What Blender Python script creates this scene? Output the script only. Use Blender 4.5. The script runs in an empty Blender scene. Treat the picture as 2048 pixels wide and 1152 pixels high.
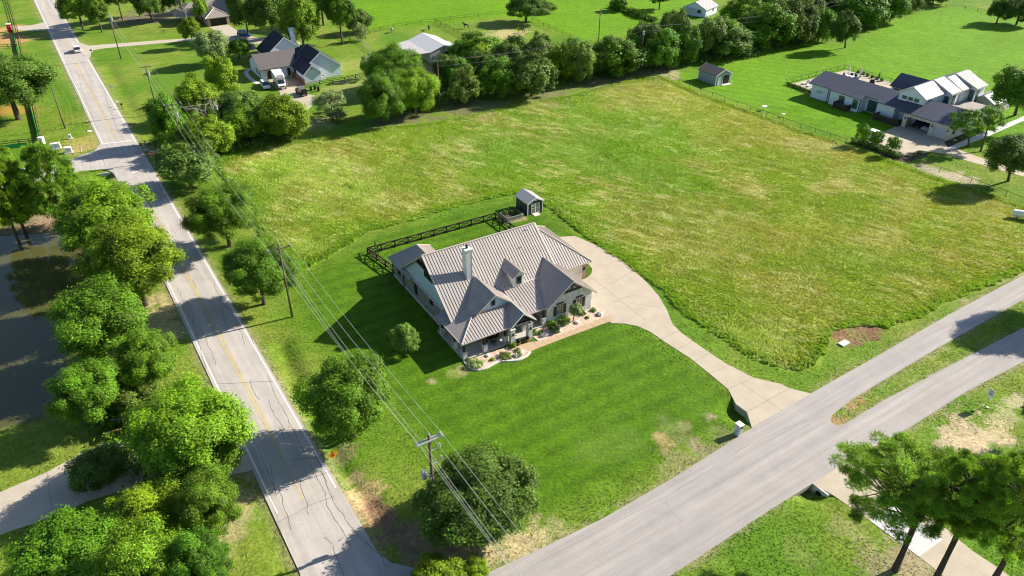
import bpy, math, random
import numpy as np
from mathutils import Vector, Matrix
R = math.radians
C = bpy.context.scene.collection
scene = bpy.context.scene
random.seed(7)

# ------------------------------------------------------------ camera
PITCH = R(32.9); CAMH = 60.0; FPX = 1497.0
cam_d = bpy.data.cameras.new('camera'); cam = bpy.data.objects.new('camera', cam_d); C.objects.link(cam)
cam.location = (0, 0, CAMH); cam.rotation_euler = (R(90) - PITCH, 0, 0)
cam_d.sensor_width = 36; cam_d.lens = 36 * FPX / 2048; cam_d.clip_start = 1; cam_d.clip_end = 6000
scene.camera = cam

# ------------------------------------------------------------ sky, sun, exposure
SUN_AZ = R(24.5); SUN_EL = R(31)
world = bpy.data.worlds.new('World'); scene.world = world; world.use_nodes = True
wn = world.node_tree.nodes; wl = world.node_tree.links
sky = wn.new('ShaderNodeTexSky'); sky.sky_type = 'NISHITA'; sky.sun_disc = False
sky.sun_elevation = SUN_EL; sky.sun_rotation = R(90) - SUN_AZ
sky.air_density = 1.0; sky.dust_density = 0.6; sky.ozone_density = 2.0
bg = wn['Background']; bg.inputs[1].default_value = 0.075
wl.new(sky.outputs[0], bg.inputs[0])
sun_d = bpy.data.lights.new('sun', 'SUN'); sun_d.energy = 5.0; sun_d.angle = R(0.5); sun_d.color = (1.0, 0.92, 0.78)
sun = bpy.data.objects.new('sun', sun_d); C.objects.link(sun)
sd = Vector((math.cos(SUN_AZ) * math.cos(SUN_EL), math.sin(SUN_AZ) * math.cos(SUN_EL), math.sin(SUN_EL)))
sun.rotation_euler = sd.to_track_quat('Z', 'Y').to_euler(); sun.location = (60, 60, 90)
scene.view_settings.view_transform = 'Standard'; scene.view_settings.look = 'None'
scene.view_settings.gamma = 1; scene.view_settings.use_curve_mapping = False
scene.view_settings.exposure = 0.92
scene.cycles.filter_width = 1.1; scene.cycles.max_bounces = 5; scene.cycles.diffuse_bounces = 2; scene.cycles.glossy_bounces = 2
scene.cycles.transmission_bounces = 3; scene.cycles.transparent_max_bounces = 4

# ------------------------------------------------------------ measuring: a point of the survey photo to the ground plane
_F = np.array([0, math.cos(PITCH), -math.sin(PITCH)]); _U = np.array([0, math.sin(PITCH), math.cos(PITCH)]); _X = np.array([1., 0, 0])
def G(px, py, z=0.0):
    d = _F + _X * (px - 1024) / FPX - _U * (py - 576) / FPX
    return np.array([0, 0, CAMH]) + d * ((z - CAMH) / d[2])
def depth_of(p): return float((np.asarray(p) - [0, 0, CAMH]) @ _F)
def G2(l): return [tuple(G(x, y)[:2]) for x, y in l]

# ------------------------------------------------------------ scene-tree helpers
def tag(o, label=None, cat=None, group=None, kind=None):
    if label: o['label'] = label
    if cat: o['category'] = cat
    if group: o['group'] = group
    if kind: o['kind'] = kind
    return o
def thing(name, label, cat, loc=(0, 0, 0), rz=0, group=None, scale=None):
    o = bpy.data.objects.new(name, None); C.objects.link(o); o.empty_display_size = 0.3
    o.location = loc; o.rotation_euler = (0, 0, rz)
    if scale: o.scale = scale
    return tag(o, label, cat, group)
def kids(o): return [c for c in bpy.data.objects if c.parent == o]
def copy_tree(o, loc=None, rz=None, label=None, group=None, scale=None):
    def rec(a, par):
        c = a.copy(); C.objects.link(c)
        if par: c.parent = par
        for ch in list(a.children): rec(ch, c)
        return c
    r = rec(o, None)
    if loc is not None: r.location = loc
    if rz is not None: r.rotation_euler = (0, 0, rz)
    if scale: r.scale = scale
    if label: r['label'] = label
    if group: r['group'] = group
    return r

# ------------------------------------------------------------ mesh builder
class MB:
    def __init__(s): s.v = []; s.f = []
    def add(s, vs, fs):
        n = len(s.v); s.v += [tuple(map(float, p)) for p in vs]; s.f += [tuple(i + n for i in f) for f in fs]; return s
    def box(s, x0, x1, y0, y1, z0, z1):
        return s.add([(x0, y0, z0), (x1, y0, z0), (x1, y1, z0), (x0, y1, z0), (x0, y0, z1), (x1, y0, z1), (x1, y1, z1), (x0, y1, z1)],
                     [(0, 3, 2, 1), (4, 5, 6, 7), (0, 1, 5, 4), (1, 2, 6, 5), (2, 3, 7, 6), (3, 0, 4, 7)])
    def prism(s, pts, z0, z1):           # horizontal polygon extruded
        n = len(pts); a = sum(pts[i][0] * pts[(i + 1) % n][1] - pts[(i + 1) % n][0] * pts[i][1] for i in range(n))
        if a < 0: pts = pts[::-1]
        zt = z1 if hasattr(z1, '__len__') else [z1] * n
        vs = [(p[0], p[1], z0) for p in pts] + [(p[0], p[1], z) for p, z in zip(pts, zt)]
        return s.add(vs, [tuple(range(n - 1, -1, -1)), tuple(range(n, 2 * n))] + [(i, (i + 1) % n, n + (i + 1) % n, n + i) for i in range(n)])
    def slab(s, pts, off):               # any planar polygon, thickened along off
        n = len(pts); off = Vector(off); vs = [Vector(p) for p in pts]; vs2 = [p + off for p in vs]
        return s.add(vs + vs2, [tuple(range(n)), tuple(range(2 * n - 1, n - 1, -1))] + [(i, n + i, n + (i + 1) % n, (i + 1) % n) for i in range(n)])
    def tube(s, a, b, r0, r1=None, n=8, caps=True):
        r1 = r0 if r1 is None else r1
        a = Vector(a); b = Vector(b); d = (b - a)
        if d.length < 1e-6: return s
        q = d.to_track_quat('Z', 'Y'); X = q @ Vector((1, 0, 0)); Y = q @ Vector((0, 1, 0))
        vs = [p + (X * math.cos(2 * math.pi * k / n) + Y * math.sin(2 * math.pi * k / n)) * r for p, r in ((a, r0), (b, r1)) for k in range(n)]
        fs = [(k, (k + 1) % n, n + (k + 1) % n, n + k) for k in range(n)]
        if caps: fs += [tuple(range(n - 1, -1, -1)), tuple(range(n, 2 * n))]
        return s.add(vs, fs)
    def path(s, pts, r, n=5):
        pts = [Vector(p) for p in pts]; m = len(pts); rs = r if hasattr(r, '__len__') else [r] * m
        base = len(s.v)
        for i, p in enumerate(pts):
            d = (pts[min(i + 1, m - 1)] - pts[max(i - 1, 0)]).normalized()
            q = d.to_track_quat('Z', 'Y'); X = q @ Vector((1, 0, 0)); Y = q @ Vector((0, 1, 0))
            s.v += [tuple(p + (X * math.cos(2 * math.pi * k / n) + Y * math.sin(2 * math.pi * k / n)) * rs[i]) for k in range(n)]
        for i in range(m - 1):
            for k in range(n):
                s.f.append((base + i * n + k, base + i * n + (k + 1) % n, base + (i + 1) * n + (k + 1) % n, base + (i + 1) * n + k))
        return s
    def ball(s, c, r, seg=10, ring=6):
        rx, ry, rz = r if hasattr(r, '__len__') else (r, r, r)
        vs = [(c[0], c[1], c[2] + rz)]
        for i in range(1, ring):
            t = math.pi * i / ring
            vs += [(c[0] + rx * math.sin(t) * math.cos(2 * math.pi * k / seg), c[1] + ry * math.sin(t) * math.sin(2 * math.pi * k / seg), c[2] + rz * math.cos(t)) for k in range(seg)]
        vs.append((c[0], c[1], c[2] - rz)); fs = [(0, 1 + k, 1 + (k + 1) % seg) for k in range(seg)]
        for i in range(ring - 2):
            for k in range(seg):
                a = 1 + i * seg + k; b = 1 + i * seg + (k + 1) % seg; fs.append((a, a + seg, b + seg, b))
        L = len(vs) - 1; o = 1 + (ring - 2) * seg
        fs += [(L, o + (k + 1) % seg, o + k) for k in range(seg)]
        return s.add(vs, fs)
    def build(s, name, mat, parent=None, smooth=False, bevel=0):
        me = bpy.data.meshes.new(name); me.from_pydata(s.v, [], s.f); me.update()
        if mat: me.materials.append(mat)
        if smooth: me.polygons.foreach_set('use_smooth', [True] * len(me.polygons))
        o = bpy.data.objects.new(name, me); C.objects.link(o)
        if parent: o.parent = parent
        if bevel:
            b = o.modifiers.new('bevel', 'BEVEL'); b.width = bevel; b.segments = 2; b.limit_method = 'ANGLE'
        return o
def B(*a): return MB().box(*a)

def ribs(mb, pts, spacing=0.42, w=0.035, h=0.05, phase=0.0):
    """standing seams on a planar roof polygon, running down the slope"""
    P = [Vector(p) for p in pts]; n = Vector((0, 0, 0))
    for i in range(len(P)): n += P[i].cross(P[(i + 1) % len(P)])
    n.normalize()
    if n.z < 0: n = -n
    t = (-Vector((0, 0, 1)) + n * n.z).normalized(); s_ = t.cross(n).normalized(); o = P[0]
    q = [((p - o).dot(s_), (p - o).dot(t)) for p in P]; lo = min(a for a, _ in q); hi = max(a for a, _ in q)
    k = lo + spacing * 0.4 + phase
    while k < hi:
        ts = []
        for i in range(len(q)):
            (a0, b0), (a1, b1) = q[i], q[(i + 1) % len(q)]
            if (a0 - k) * (a1 - k) < 0: ts.append(b0 + (b1 - b0) * (k - a0) / (a1 - a0))
        ts.sort()
        for i in range(0, len(ts) - 1, 2):
            if ts[i + 1] - ts[i] < 0.15: continue
            A = o + s_ * k + t * ts[i]; Bp = o + s_ * k + t * ts[i + 1]; hw = s_ * (w / 2); up = n * h
            vs = [A - hw, A + hw, Bp + hw, Bp - hw, A - hw + up, A + hw + up, Bp + hw + up, Bp - hw + up]
            mb.add(vs, [(4, 5, 6, 7), (0, 1, 5, 4), (1, 2, 6, 5), (2, 3, 7, 6), (3, 0, 4, 7)])
        k += spacing
    return mb
def metal_roof(mb, pts, spacing=0.42, th=0.14, w=0.042, h=0.06):
    mb.slab(pts, (0, 0, -th)); return ribs(mb, pts, spacing, w, h)

# ------------------------------------------------------------ materials
def new_mat(name):
    m = bpy.data.materials.new(name); m.use_nodes = True
    return m, m.node_tree.nodes, m.node_tree.links, m.node_tree.nodes['Principled BSDF']
def mat(name, col, rough=0.7, amt=0.12, scale=3.0, metal=0.0, bump=0.0, bscale=None, col2=None, detail=5, coord='Object', spec=0.4, stretch=None):
    m, n, l, b = new_mat(name)
    tc = n.new('ShaderNodeTexCoord'); mp = n.new('ShaderNodeMapping'); l.new(tc.outputs[coord], mp.inputs[0])
    if stretch: mp.inputs['Scale'].default_value = stretch
    nz = n.new('ShaderNodeTexNoise'); nz.inputs['Scale'].default_value = scale; nz.inputs['Detail'].default_value = detail; nz.inputs['Roughness'].default_value = 0.65
    l.new(mp.outputs[0], nz.inputs[0])
    rp = n.new('ShaderNodeValToRGB'); l.new(nz.outputs[0], rp.inputs[0])
    c2 = col2 or tuple(min(1, c * (1 + amt)) for c in col); c1 = tuple(c * (1 - amt) for c in col)
    if col2: c1 = col
    rp.color_ramp.elements[0].position = 0.3; rp.color_ramp.elements[1].position = 0.7
    rp.color_ramp.elements[0].color = (*c1, 1); rp.color_ramp.elements[1].color = (*c2, 1)
    l.new(rp.outputs[0], b.inputs['Base Color']); b.inputs['Roughness'].default_value = rough; b.inputs['Metallic'].default_value = metal
    b.inputs['Specular IOR Level'].default_value = spec
    if bump:
        n2 = n.new('ShaderNodeTexNoise'); n2.inputs['Scale'].default_value = bscale or scale * 4; n2.inputs['Detail'].default_value = 4; l.new(mp.outputs[0], n2.inputs[0])
        bp = n.new('ShaderNodeBump'); bp.inputs['Strength'].default_value = bump; bp.inputs['Distance'].default_value = 0.05
        l.new(n2.outputs[0], bp.inputs['Height']); l.new(bp.outputs[0], b.inputs['Normal'])
    return m
def siding_mat(name, col, pitch=0.18, horizontal=True):
    m, n, l, b = new_mat(name)
    tc = n.new('ShaderNodeTexCoord'); sp = n.new('ShaderNodeSeparateXYZ'); l.new(tc.outputs['Object'], sp.inputs[0])
    src = sp.outputs[2]
    if not horizontal:
        ad = n.new('ShaderNodeMath'); ad.operation = 'ADD'; l.new(sp.outputs[0], ad.inputs[0]); l.new(sp.outputs[1], ad.inputs[1]); src = ad.outputs[0]
    dv = n.new('ShaderNodeMath'); dv.operation = 'DIVIDE'; dv.inputs[1].default_value = pitch; l.new(src, dv.inputs[0])
    fr = n.new('ShaderNodeMath'); fr.operation = 'FRACT'; l.new(dv.outputs[0], fr.inputs[0])
    rp = n.new('ShaderNodeValToRGB'); l.new(fr.outputs[0], rp.inputs[0])
    e = rp.color_ramp.elements; e[0].position = 0.0; e[0].color = (*[c * 0.72 for c in col], 1); e[1].position = 0.14; e[1].color = (*col, 1)
    nz = n.new('ShaderNodeTexNoise'); nz.inputs['Scale'].default_value = 1.3; l.new(tc.outputs['Object'], nz.inputs[0])
    mx = n.new('ShaderNodeMix'); mx.data_type = 'RGBA'; mx.blend_type = 'MULTIPLY'; mx.inputs[0].default_value = 0.12
    l.new(rp.outputs[0], mx.inputs[6]); l.new(nz.outputs[0], mx.inputs[7]); l.new(mx.outputs[2], b.inputs['Base Color'])
    bp = n.new('ShaderNodeBump'); bp.inputs['Strength'].default_value = 0.35; bp.inputs['Distance'].default_value = 0.02; l.new(fr.outputs[0], bp.inputs['Height']); l.new(bp.outputs[0], b.inputs['Normal'])
    b.inputs['Roughness'].default_value = 0.55
    return m
def stone_mat(name, c1, c2, mortar, scale=2.6, brick=False):
    m, n, l, b = new_mat(name)
    tc = n.new('ShaderNodeTexCoord')
    if brick:
        sp = n.new('ShaderNodeSeparateXYZ'); l.new(tc.outputs['Object'], sp.inputs[0]); ad = n.new('ShaderNodeMath'); ad.operation = 'ADD'
        l.new(sp.outputs[0], ad.inputs[0]); l.new(sp.outputs[1], ad.inputs[1]); cb = n.new('ShaderNodeCombineXYZ'); l.new(ad.outputs[0], cb.inputs[0]); l.new(sp.outputs[2], cb.inputs[1])
        br = n.new('ShaderNodeTexBrick'); br.inputs['Scale'].default_value = scale; l.new(cb.outputs[0], br.inputs[0])
        br.inputs['Color1'].default_value = (*c1, 1); br.inputs['Color2'].default_value = (*c2, 1); br.inputs['Mortar'].default_value = (*mortar, 1)
        br.inputs['Mortar Size'].default_value = 0.03; src = br.outputs[0]; h = br.outputs[1]
        nz = n.new('ShaderNodeTexNoise'); nz.inputs['Scale'].default_value = 2.2; nz.inputs['Detail'].default_value = 6; l.new(tc.outputs['Object'], nz.inputs[0])
        mx = n.new('ShaderNodeMix'); mx.data_type = 'RGBA'; mx.blend_type = 'OVERLAY'; mx.inputs[0].default_value = 0.6; l.new(src, mx.inputs[6]); l.new(nz.outputs[0], mx.inputs[7]); src = mx.outputs[2]
    else:
        vo = n.new('ShaderNodeTexVoronoi'); vo.inputs['Scale'].default_value = scale; l.new(tc.outputs['Object'], vo.inputs[0])
        hs = n.new('ShaderNodeSeparateColor'); l.new(vo.outputs['Color'], hs.inputs[0])
        rp = n.new('ShaderNodeValToRGB'); rp.color_ramp.elements[0].color = (*c1, 1); rp.color_ramp.elements[1].color = (*c2, 1); l.new(hs.outputs[0], rp.inputs[0])
        ve = n.new('ShaderNodeTexVoronoi'); ve.feature = 'DISTANCE_TO_EDGE'; ve.inputs['Scale'].default_value = scale; l.new(tc.outputs['Object'], ve.inputs[0])
        r2 = n.new('ShaderNodeValToRGB'); r2.color_ramp.elements[0].position = 0.0; r2.color_ramp.elements[1].position = 0.07; l.new(ve.outputs[0], r2.inputs[0])
        mx = n.new('ShaderNodeMix'); mx.data_type = 'RGBA'; l.new(r2.outputs[0], mx.inputs[0]); mx.inputs[6].default_value = (*mortar, 1); l.new(rp.outputs[0], mx.inputs[7]); src = mx.outputs[2]; h = r2.outputs[0]
    l.new(src, b.inputs['Base Color']); b.inputs['Roughness'].default_value = 0.85
    bp = n.new('ShaderNodeBump'); bp.inputs['Strength'].default_value = 0.5; bp.inputs['Distance'].default_value = 0.03; l.new(h, bp.inputs['Height'])
    if brick: bp.invert = True
    l.new(bp.outputs[0], b.inputs['Normal'])
    return m
def leaf_mat(name, col, rnd=0.2, trans=0.2, hue=0.03):
    m, n, l, b = new_mat(name); out = n['Material Output']
    at = n.new('ShaderNodeAttribute'); at.attribute_name = 'Col'
    oi = n.new('ShaderNodeObjectInfo')
    hs = n.new('ShaderNodeHueSaturation'); hs.inputs['Color'].default_value = (*col, 1)
    mr = n.new('ShaderNodeMapRange'); mr.inputs[3].default_value = 0.5 - hue; mr.inputs[4].default_value = 0.5 + hue * 0.6; l.new(oi.outputs['Random'], mr.inputs[0]); l.new(mr.outputs[0], hs.inputs['Hue'])
    m2 = n.new('ShaderNodeMath'); m2.operation = 'MULTIPLY'; m2.inputs[1].default_value = 7.13; l.new(oi.outputs['Random'], m2.inputs[0])
    m3 = n.new('ShaderNodeMath'); m3.operation = 'FRACT'; l.new(m2.outputs[0], m3.inputs[0])
    mv = n.new('ShaderNodeMapRange'); mv.inputs[3].default_value = 1 - rnd; mv.inputs[4].default_value = 1 + rnd; l.new(m3.outputs[0], mv.inputs[0]); l.new(mv.outputs[0], hs.inputs['Value'])
    mx = n.new('ShaderNodeMix'); mx.data_type = 'RGBA'; mx.blend_type = 'MULTIPLY'; mx.inputs[0].default_value = 1; mx.clamp_result = False
    l.new(hs.outputs[0], mx.inputs[6]); l.new(at.outputs['Color'], mx.inputs[7])
    l.new(mx.outputs[2], b.inputs['Base Color']); b.inputs['Roughness'].default_value = 0.6; b.inputs['Specular IOR Level'].default_value = 0.25
    tr = n.new('ShaderNodeBsdfTranslucent'); l.new(mx.outputs[2], tr.inputs[0]); ms = n.new('ShaderNodeMixShader'); ms.inputs[0].default_value = trans
    l.new(b.outputs[0], ms.inputs[1]); l.new(tr.outputs[0], ms.inputs[2]); l.new(ms.outputs[0], out.inputs[0])
    return m
def glass_mat(name, col=(0.02, 0.03, 0.035), rough=0.08):
    m, n, l, b = new_mat(name); b.inputs['Base Color'].default_value = (*col, 1); b.inputs['Roughness'].default_value = rough; b.inputs['Specular IOR Level'].default_value = 0.7
    return m

M = {}
M['taupe_roof'] = mat('taupe_metal_roof', (0.41, 0.365, 0.34), 0.5, 0.08, 0.6, metal=0.08)
M['taupe_trim'] = mat('taupe_metal_trim', (0.50, 0.44, 0.40), 0.45, 0.05, 2, metal=0.2)
M['navy_roof'] = mat('dark_grey_metal_roof', (0.085, 0.092, 0.13), 0.5, 0.08, 0.5, metal=0.1)
M['white_roof'] = mat('pale_metal_roof', (0.54, 0.53, 0.52), 0.45, 0.05, 0.7)
M['dark_shingle'] = mat('navy_shingles', (0.025, 0.028, 0.042), 0.9, 0.35, 6, bump=0.3)
M['brown_shingle'] = mat('brown_grey_shingles', (0.125, 0.11, 0.108), 0.9, 0.3, 5, bump=0.4)
M['tan_shingle'] = mat('tan_shingles', (0.27, 0.235, 0.205), 0.9, 0.2, 4, bump=0.4)
M['purple_shingle'] = mat('weathered_shingles', (0.13, 0.115, 0.12), 0.9, 0.3, 8, bump=0.4)
M['stone'] = stone_mat('white_stone', (0.74, 0.73, 0.70), (0.42, 0.43, 0.44), (0.66, 0.65, 0.62), 4.0)
M['brick'] = stone_mat('grey_brick', (0.30, 0.26, 0.23), (0.20, 0.19, 0.19), (0.38, 0.36, 0.33), 3.3, brick=True)
M['red_brick'] = stone_mat('red_brown_brick', (0.30, 0.17, 0.12), (0.20, 0.13, 0.11), (0.36, 0.32, 0.28), 3.3, brick=True)
M['cream_brick'] = stone_mat('cream_brick', (0.66, 0.62, 0.56), (0.56, 0.52, 0.47), (0.6, 0.57, 0.52), 3.0, brick=True)
M['tan_brick'] = stone_mat('tan_brick', (0.38, 0.28, 0.2), (0.28, 0.21, 0.16), (0.4, 0.36, 0.3), 3.0, brick=True)
M['siding_blue'] = siding_mat('pale_blue_siding', (0.58, 0.69, 0.79))
M['siding_white'] = siding_mat('sky_tinted_white_siding', (0.72, 0.79, 0.93))  # white boards biased blue: sky-lit shade put into the colour
M['batten_white'] = siding_mat('sky_tinted_white_batten', (0.74, 0.80, 0.92), 0.4, False)  # same blue bias, skylight tint held in the white paint
M['siding_grey'] = siding_mat('slate_blue_siding', (0.29, 0.34, 0.43), 0.22)
M['charcoal'] = siding_mat('charcoal_siding', (0.055, 0.055, 0.06), 0.4, False)
M['white'] = mat('white_paint', (0.78, 0.77, 0.74), 0.5, 0.05, 2)
M['cream'] = mat('cream_paint', (0.68, 0.62, 0.50), 0.5, 0.04, 2)
M['black'] = mat('black_paint', (0.018, 0.017, 0.017), 0.5, 0.2, 4)
M['dark_wood'] = mat('dark_stained_wood', (0.045, 0.03, 0.022), 0.7, 0.35, 3, bump=0.3, stretch=(1, 1, 0.2))
M['brown_wood'] = mat('brown_fence_wood', (0.15, 0.085, 0.05), 0.85, 0.3, 2)
M['pole_wood'] = mat('weathered_pole_wood', (0.13, 0.095, 0.07), 0.9, 0.35, 5, bump=0.4, stretch=(1, 1, 0.15))
M['grey_wood'] = mat('grey_weathered_wood', (0.28, 0.26, 0.23), 0.9, 0.25, 5, bump=0.3)
M['bark'] = mat('tree_bark', (0.10, 0.075, 0.055), 0.95, 0.4, 4, bump=0.8, stretch=(1, 1, 0.25))
M['pine_bark'] = mat('pine_bark', (0.085, 0.06, 0.045), 0.95, 0.45, 5, bump=1.0, stretch=(1, 1, 0.4))
M['grey_bark'] = mat('bare_grey_bark', (0.33, 0.29, 0.25), 0.95, 0.3, 4, bump=0.5)
M['galv'] = mat('galvanised_metal', (0.55, 0.56, 0.57), 0.4, 0.1, 4, metal=0.5)
M['cable'] = mat('bare_aluminium_cable', (0.62, 0.62, 0.60), 0.45, 0.05, 4, metal=0.3)
M['old_cable'] = mat('weathered_cable', (0.16, 0.17, 0.16), 0.6, 0.05, 4)
M['slab'] = mat('porch_slab', (0.50, 0.47, 0.43), 0.8, 0.06, 1.0)
M['glass'] = glass_mat('window_glass')
M['glass_green'] = glass_mat('green_tinted_glass', (0.05, 0.11, 0.10), 0.1)
M['glass_blue'] = glass_mat('car_glass', (0.03, 0.05, 0.07), 0.05)
M['interior'] = mat('dark_interior', (0.03, 0.028, 0.026), 0.9, 0.5, 1.5)  # near-black colour stands in for the shade behind openings
M['leaf_bright'] = leaf_mat('bright_leaves', (0.18, 0.325, 0.012), hue=0.015)
M['leaf_mid'] = leaf_mat('mid_green_leaves', (0.112, 0.25, 0.012), hue=0.015)
M['leaf_dark'] = leaf_mat('dark_oak_leaves', (0.105, 0.20, 0.026), trans=0.25, hue=0.01)
M['leaf_olive'] = leaf_mat('olive_leaves', (0.155, 0.26, 0.04), hue=0.015)
M['leaf_sage'] = leaf_mat('sage_leaves', (0.25, 0.35, 0.13), hue=0.01)
M['needles'] = leaf_mat('pine_needles', (0.22, 0.40, 0.035), trans=0.4, hue=0.01)
M['grassblade'] = leaf_mat('tall_grass_blades', (1.0, 1.0, 1.0), rnd=0, trans=0.3, hue=0)
M['rubber'] = mat('tyre_rubber', (0.02, 0.02, 0.02), 0.9, 0.2, 5)
M['carwhite'] = mat('white_car_paint', (0.78, 0.79, 0.80), 0.25, 0.02, 1)
M['carblack'] = mat('black_car_paint', (0.015, 0.017, 0.022), 0.3, 0.1, 1)
M['carblue'] = mat('blue_car_paint', (0.02, 0.06, 0.20), 0.25, 0.1, 1)
M['carsilver'] = mat('silver_car_paint', (0.5, 0.53, 0.57), 0.25, 0.05, 1)
M['red'] = mat('red_plastic', (0.62, 0.02, 0.03), 0.45, 0.08, 2)
M['signred'] = mat('sign_red', (0.55, 0.012, 0.03), 0.45, 0.05, 2)
M['signyellow'] = mat('sign_yellow', (0.80, 0.50, 0.01), 0.45, 0.05, 2)
M['signblack'] = mat('sign_black', (0.015, 0.015, 0.015), 0.6, 0.05, 2)
M['rock'] = mat('pale_rock', (0.68, 0.62, 0.56), 0.9, 0.3, 3, bump=0.6)
M['terracotta'] = mat('terracotta', (0.30, 0.12, 0.07), 0.8, 0.2, 3)
M['bin_green'] = mat('green_bin_plastic', (0.02, 0.10, 0.05), 0.5, 0.1, 2)
M['horse_brown'] = mat('dark_bay_coat', (0.035, 0.02, 0.013), 0.6, 0.3, 2)
M['horse_grey'] = mat('grey_coat', (0.30, 0.27, 0.24), 0.7, 0.5, 2)
M['tank'] = mat('white_tank_paint', (0.72, 0.72, 0.72), 0.4, 0.1, 2)

# ------------------------------------------------------------ ground: relief and grass colours on one sheet
_rs = np.random.RandomState(3); _tab = _rs.rand(256, 256)
def vnoise(x, y, s, seed=0):
    x = np.asarray(x) / s + seed * 17.3; y = np.asarray(y) / s + seed * 9.7
    xi = np.floor(x).astype(int); yi = np.floor(y).astype(int); fx = x - xi; fy = y - yi
    fx = fx * fx * (3 - 2 * fx); fy = fy * fy * (3 - 2 * fy)
    a = _tab[xi & 255, yi & 255]; b = _tab[(xi + 1) & 255, yi & 255]; c = _tab[xi & 255, (yi + 1) & 255]; d = _tab[(xi + 1) & 255, (yi + 1) & 255]
    return (a * (1 - fx) + b * fx) * (1 - fy) + (c * (1 - fx) + d * fx) * fy
def fbm(x, y, s, seed=0, o=4):
    t = 0; amp = 0.5; tot = 0
    for k in range(o): t = t + amp * vnoise(x, y, s / 2 ** k, seed + k * 3); tot += amp; amp *= 0.55
    return t / tot
def sstep(a, b, x): t = np.clip((x - a) / (b - a), 0, 1); return t * t * (3 - 2 * t)
def poly_sd(poly, x, y):                 # signed distance, positive inside
    P = np.array(poly); d = np.full(x.shape, 1e9); ins = np.zeros(x.shape, bool); n = len(P)
    for i in range(n):
        ax, ay = P[i]; bx, by = P[(i + 1) % n]; ex, ey = bx - ax, by - ay
        t = np.clip(((x - ax) * ex + (y - ay) * ey) / (ex * ex + ey * ey + 1e-9), 0, 1)
        d = np.minimum(d, np.hypot(x - ax - t * ex, y - ay - t * ey))
        c = ((ay > y) != (by > y)); xc = ax + (y - ay) * ex / (ey if abs(ey) > 1e-9 else 1e-9); ins ^= (c & (x < xc))
    return np.where(ins, d, -d)
def line_d(pts, x, y):
    P = np.array(pts); d = np.full(x.shape, 1e9)
    for i in range(len(P) - 1):
        ax, ay = P[i]; ex, ey = P[i + 1] - P[i]
        t = np.clip(((x - ax) * ex + (y - ay) * ey) / (ex * ex + ey * ey), 0, 1); d = np.minimum(d, np.hypot(x - ax - t * ex, y - ay - t * ey))
    return d

FIELD = G2([(445, 322), (500, 302), (600, 282), (700, 266), (800, 252), (870, 246), (960, 226), (1050, 207), (1150, 190), (1250, 162), (1320, 152), (1400, 186), (1500, 222),
            (1600, 258), (1700, 292), (1800, 328), (1900, 362), (2000, 397), (2120, 440), (2160, 510), (2048, 545), (1960, 580), (1900, 603), (1830, 640), (1780, 655), (1740, 650), (1700, 655),
            (1662, 665), (1655, 700), (1640, 728), (1600, 742), (1560, 739), (1500, 715), (1430, 670), (1370, 628), (1330, 582), (1260, 530), (1180, 478), (1120, 432), (1085, 404),
            (1035, 388), (960, 402), (880, 424), (800, 448), (740, 462), (700, 488), (650, 520), (610, 540), (560, 520), (520, 478), (512, 420), (470, 370), (440, 350)])
LAWN = G2([(590, 640), (600, 560), (700, 500), (760, 470), (900, 430), (1035, 400), (1090, 420), (1180, 500), (1290, 640), (1260, 655), (1480, 790), (1480, 850), (1330, 920), (1180, 1000), (1080, 1040), (830, 900), (760, 760), (650, 700)])
POND = G2([(-160, 470), (-60, 468), (30, 462), (95, 458), (150, 472), (160, 520), (160, 560), (120, 590), (110, 650), (115, 720), (120, 780), (100, 812), (40, 828), (-30, 845), (-160, 880)])
RD = (math.cos(R(122.3)), math.sin(R(122.3)))
# main road edges from the measured white lines
def roadL(y): return 69.7 + .4725 * y
def roadR(y): return 107.2 + .579 * y
MAINROAD = [tuple(G(roadL(y) - off, y)[:2]) for y, off in ((-150, 2), (0, 3), (300, 5), (600, 7), (900, 9), (1180, 12), (1500, 15))] + \
           [tuple(G(roadR(y) + off, y)[:2]) for y, off in ((1500, 10), (1180, 8), (975, 8), (700, 6), (350, 4), (0, 2), (-150, 1))]
GREENFAR = G2([(700, -60), (705, 42), (745, 60), (870, 48), (1010, 34), (1060, 45), (1190, 90), (1300, 60), (1500, -60)])
GREENFAR2 = G2([(1330, 150), (1480, 120), (1620, 80), (1700, 90), (1780, 40), (1900, 10), (2300, 60), (2300, 330), (2000, 290), (1900, 300), (1730, 285), (1600, 245), (1480, 205)])
DITCH = G2([(560, 690), (610, 800), (680, 940), (740, 1010), (790, 1080), (830, 1110), (900, 1120)])
DITCH2 = G2([(250, 345), (330, 520), (385, 640), (445, 770), (530, 960), (590, 1080), (640, 1180)])
DITCH3 = G2([(215, 130), (250, 200), (290, 262), (320, 290)])
CULV = [tuple(G(1478, 822)[:2]), tuple(G(1618, 972)[:2]), tuple(G(205, 352)[:2])]

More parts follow.
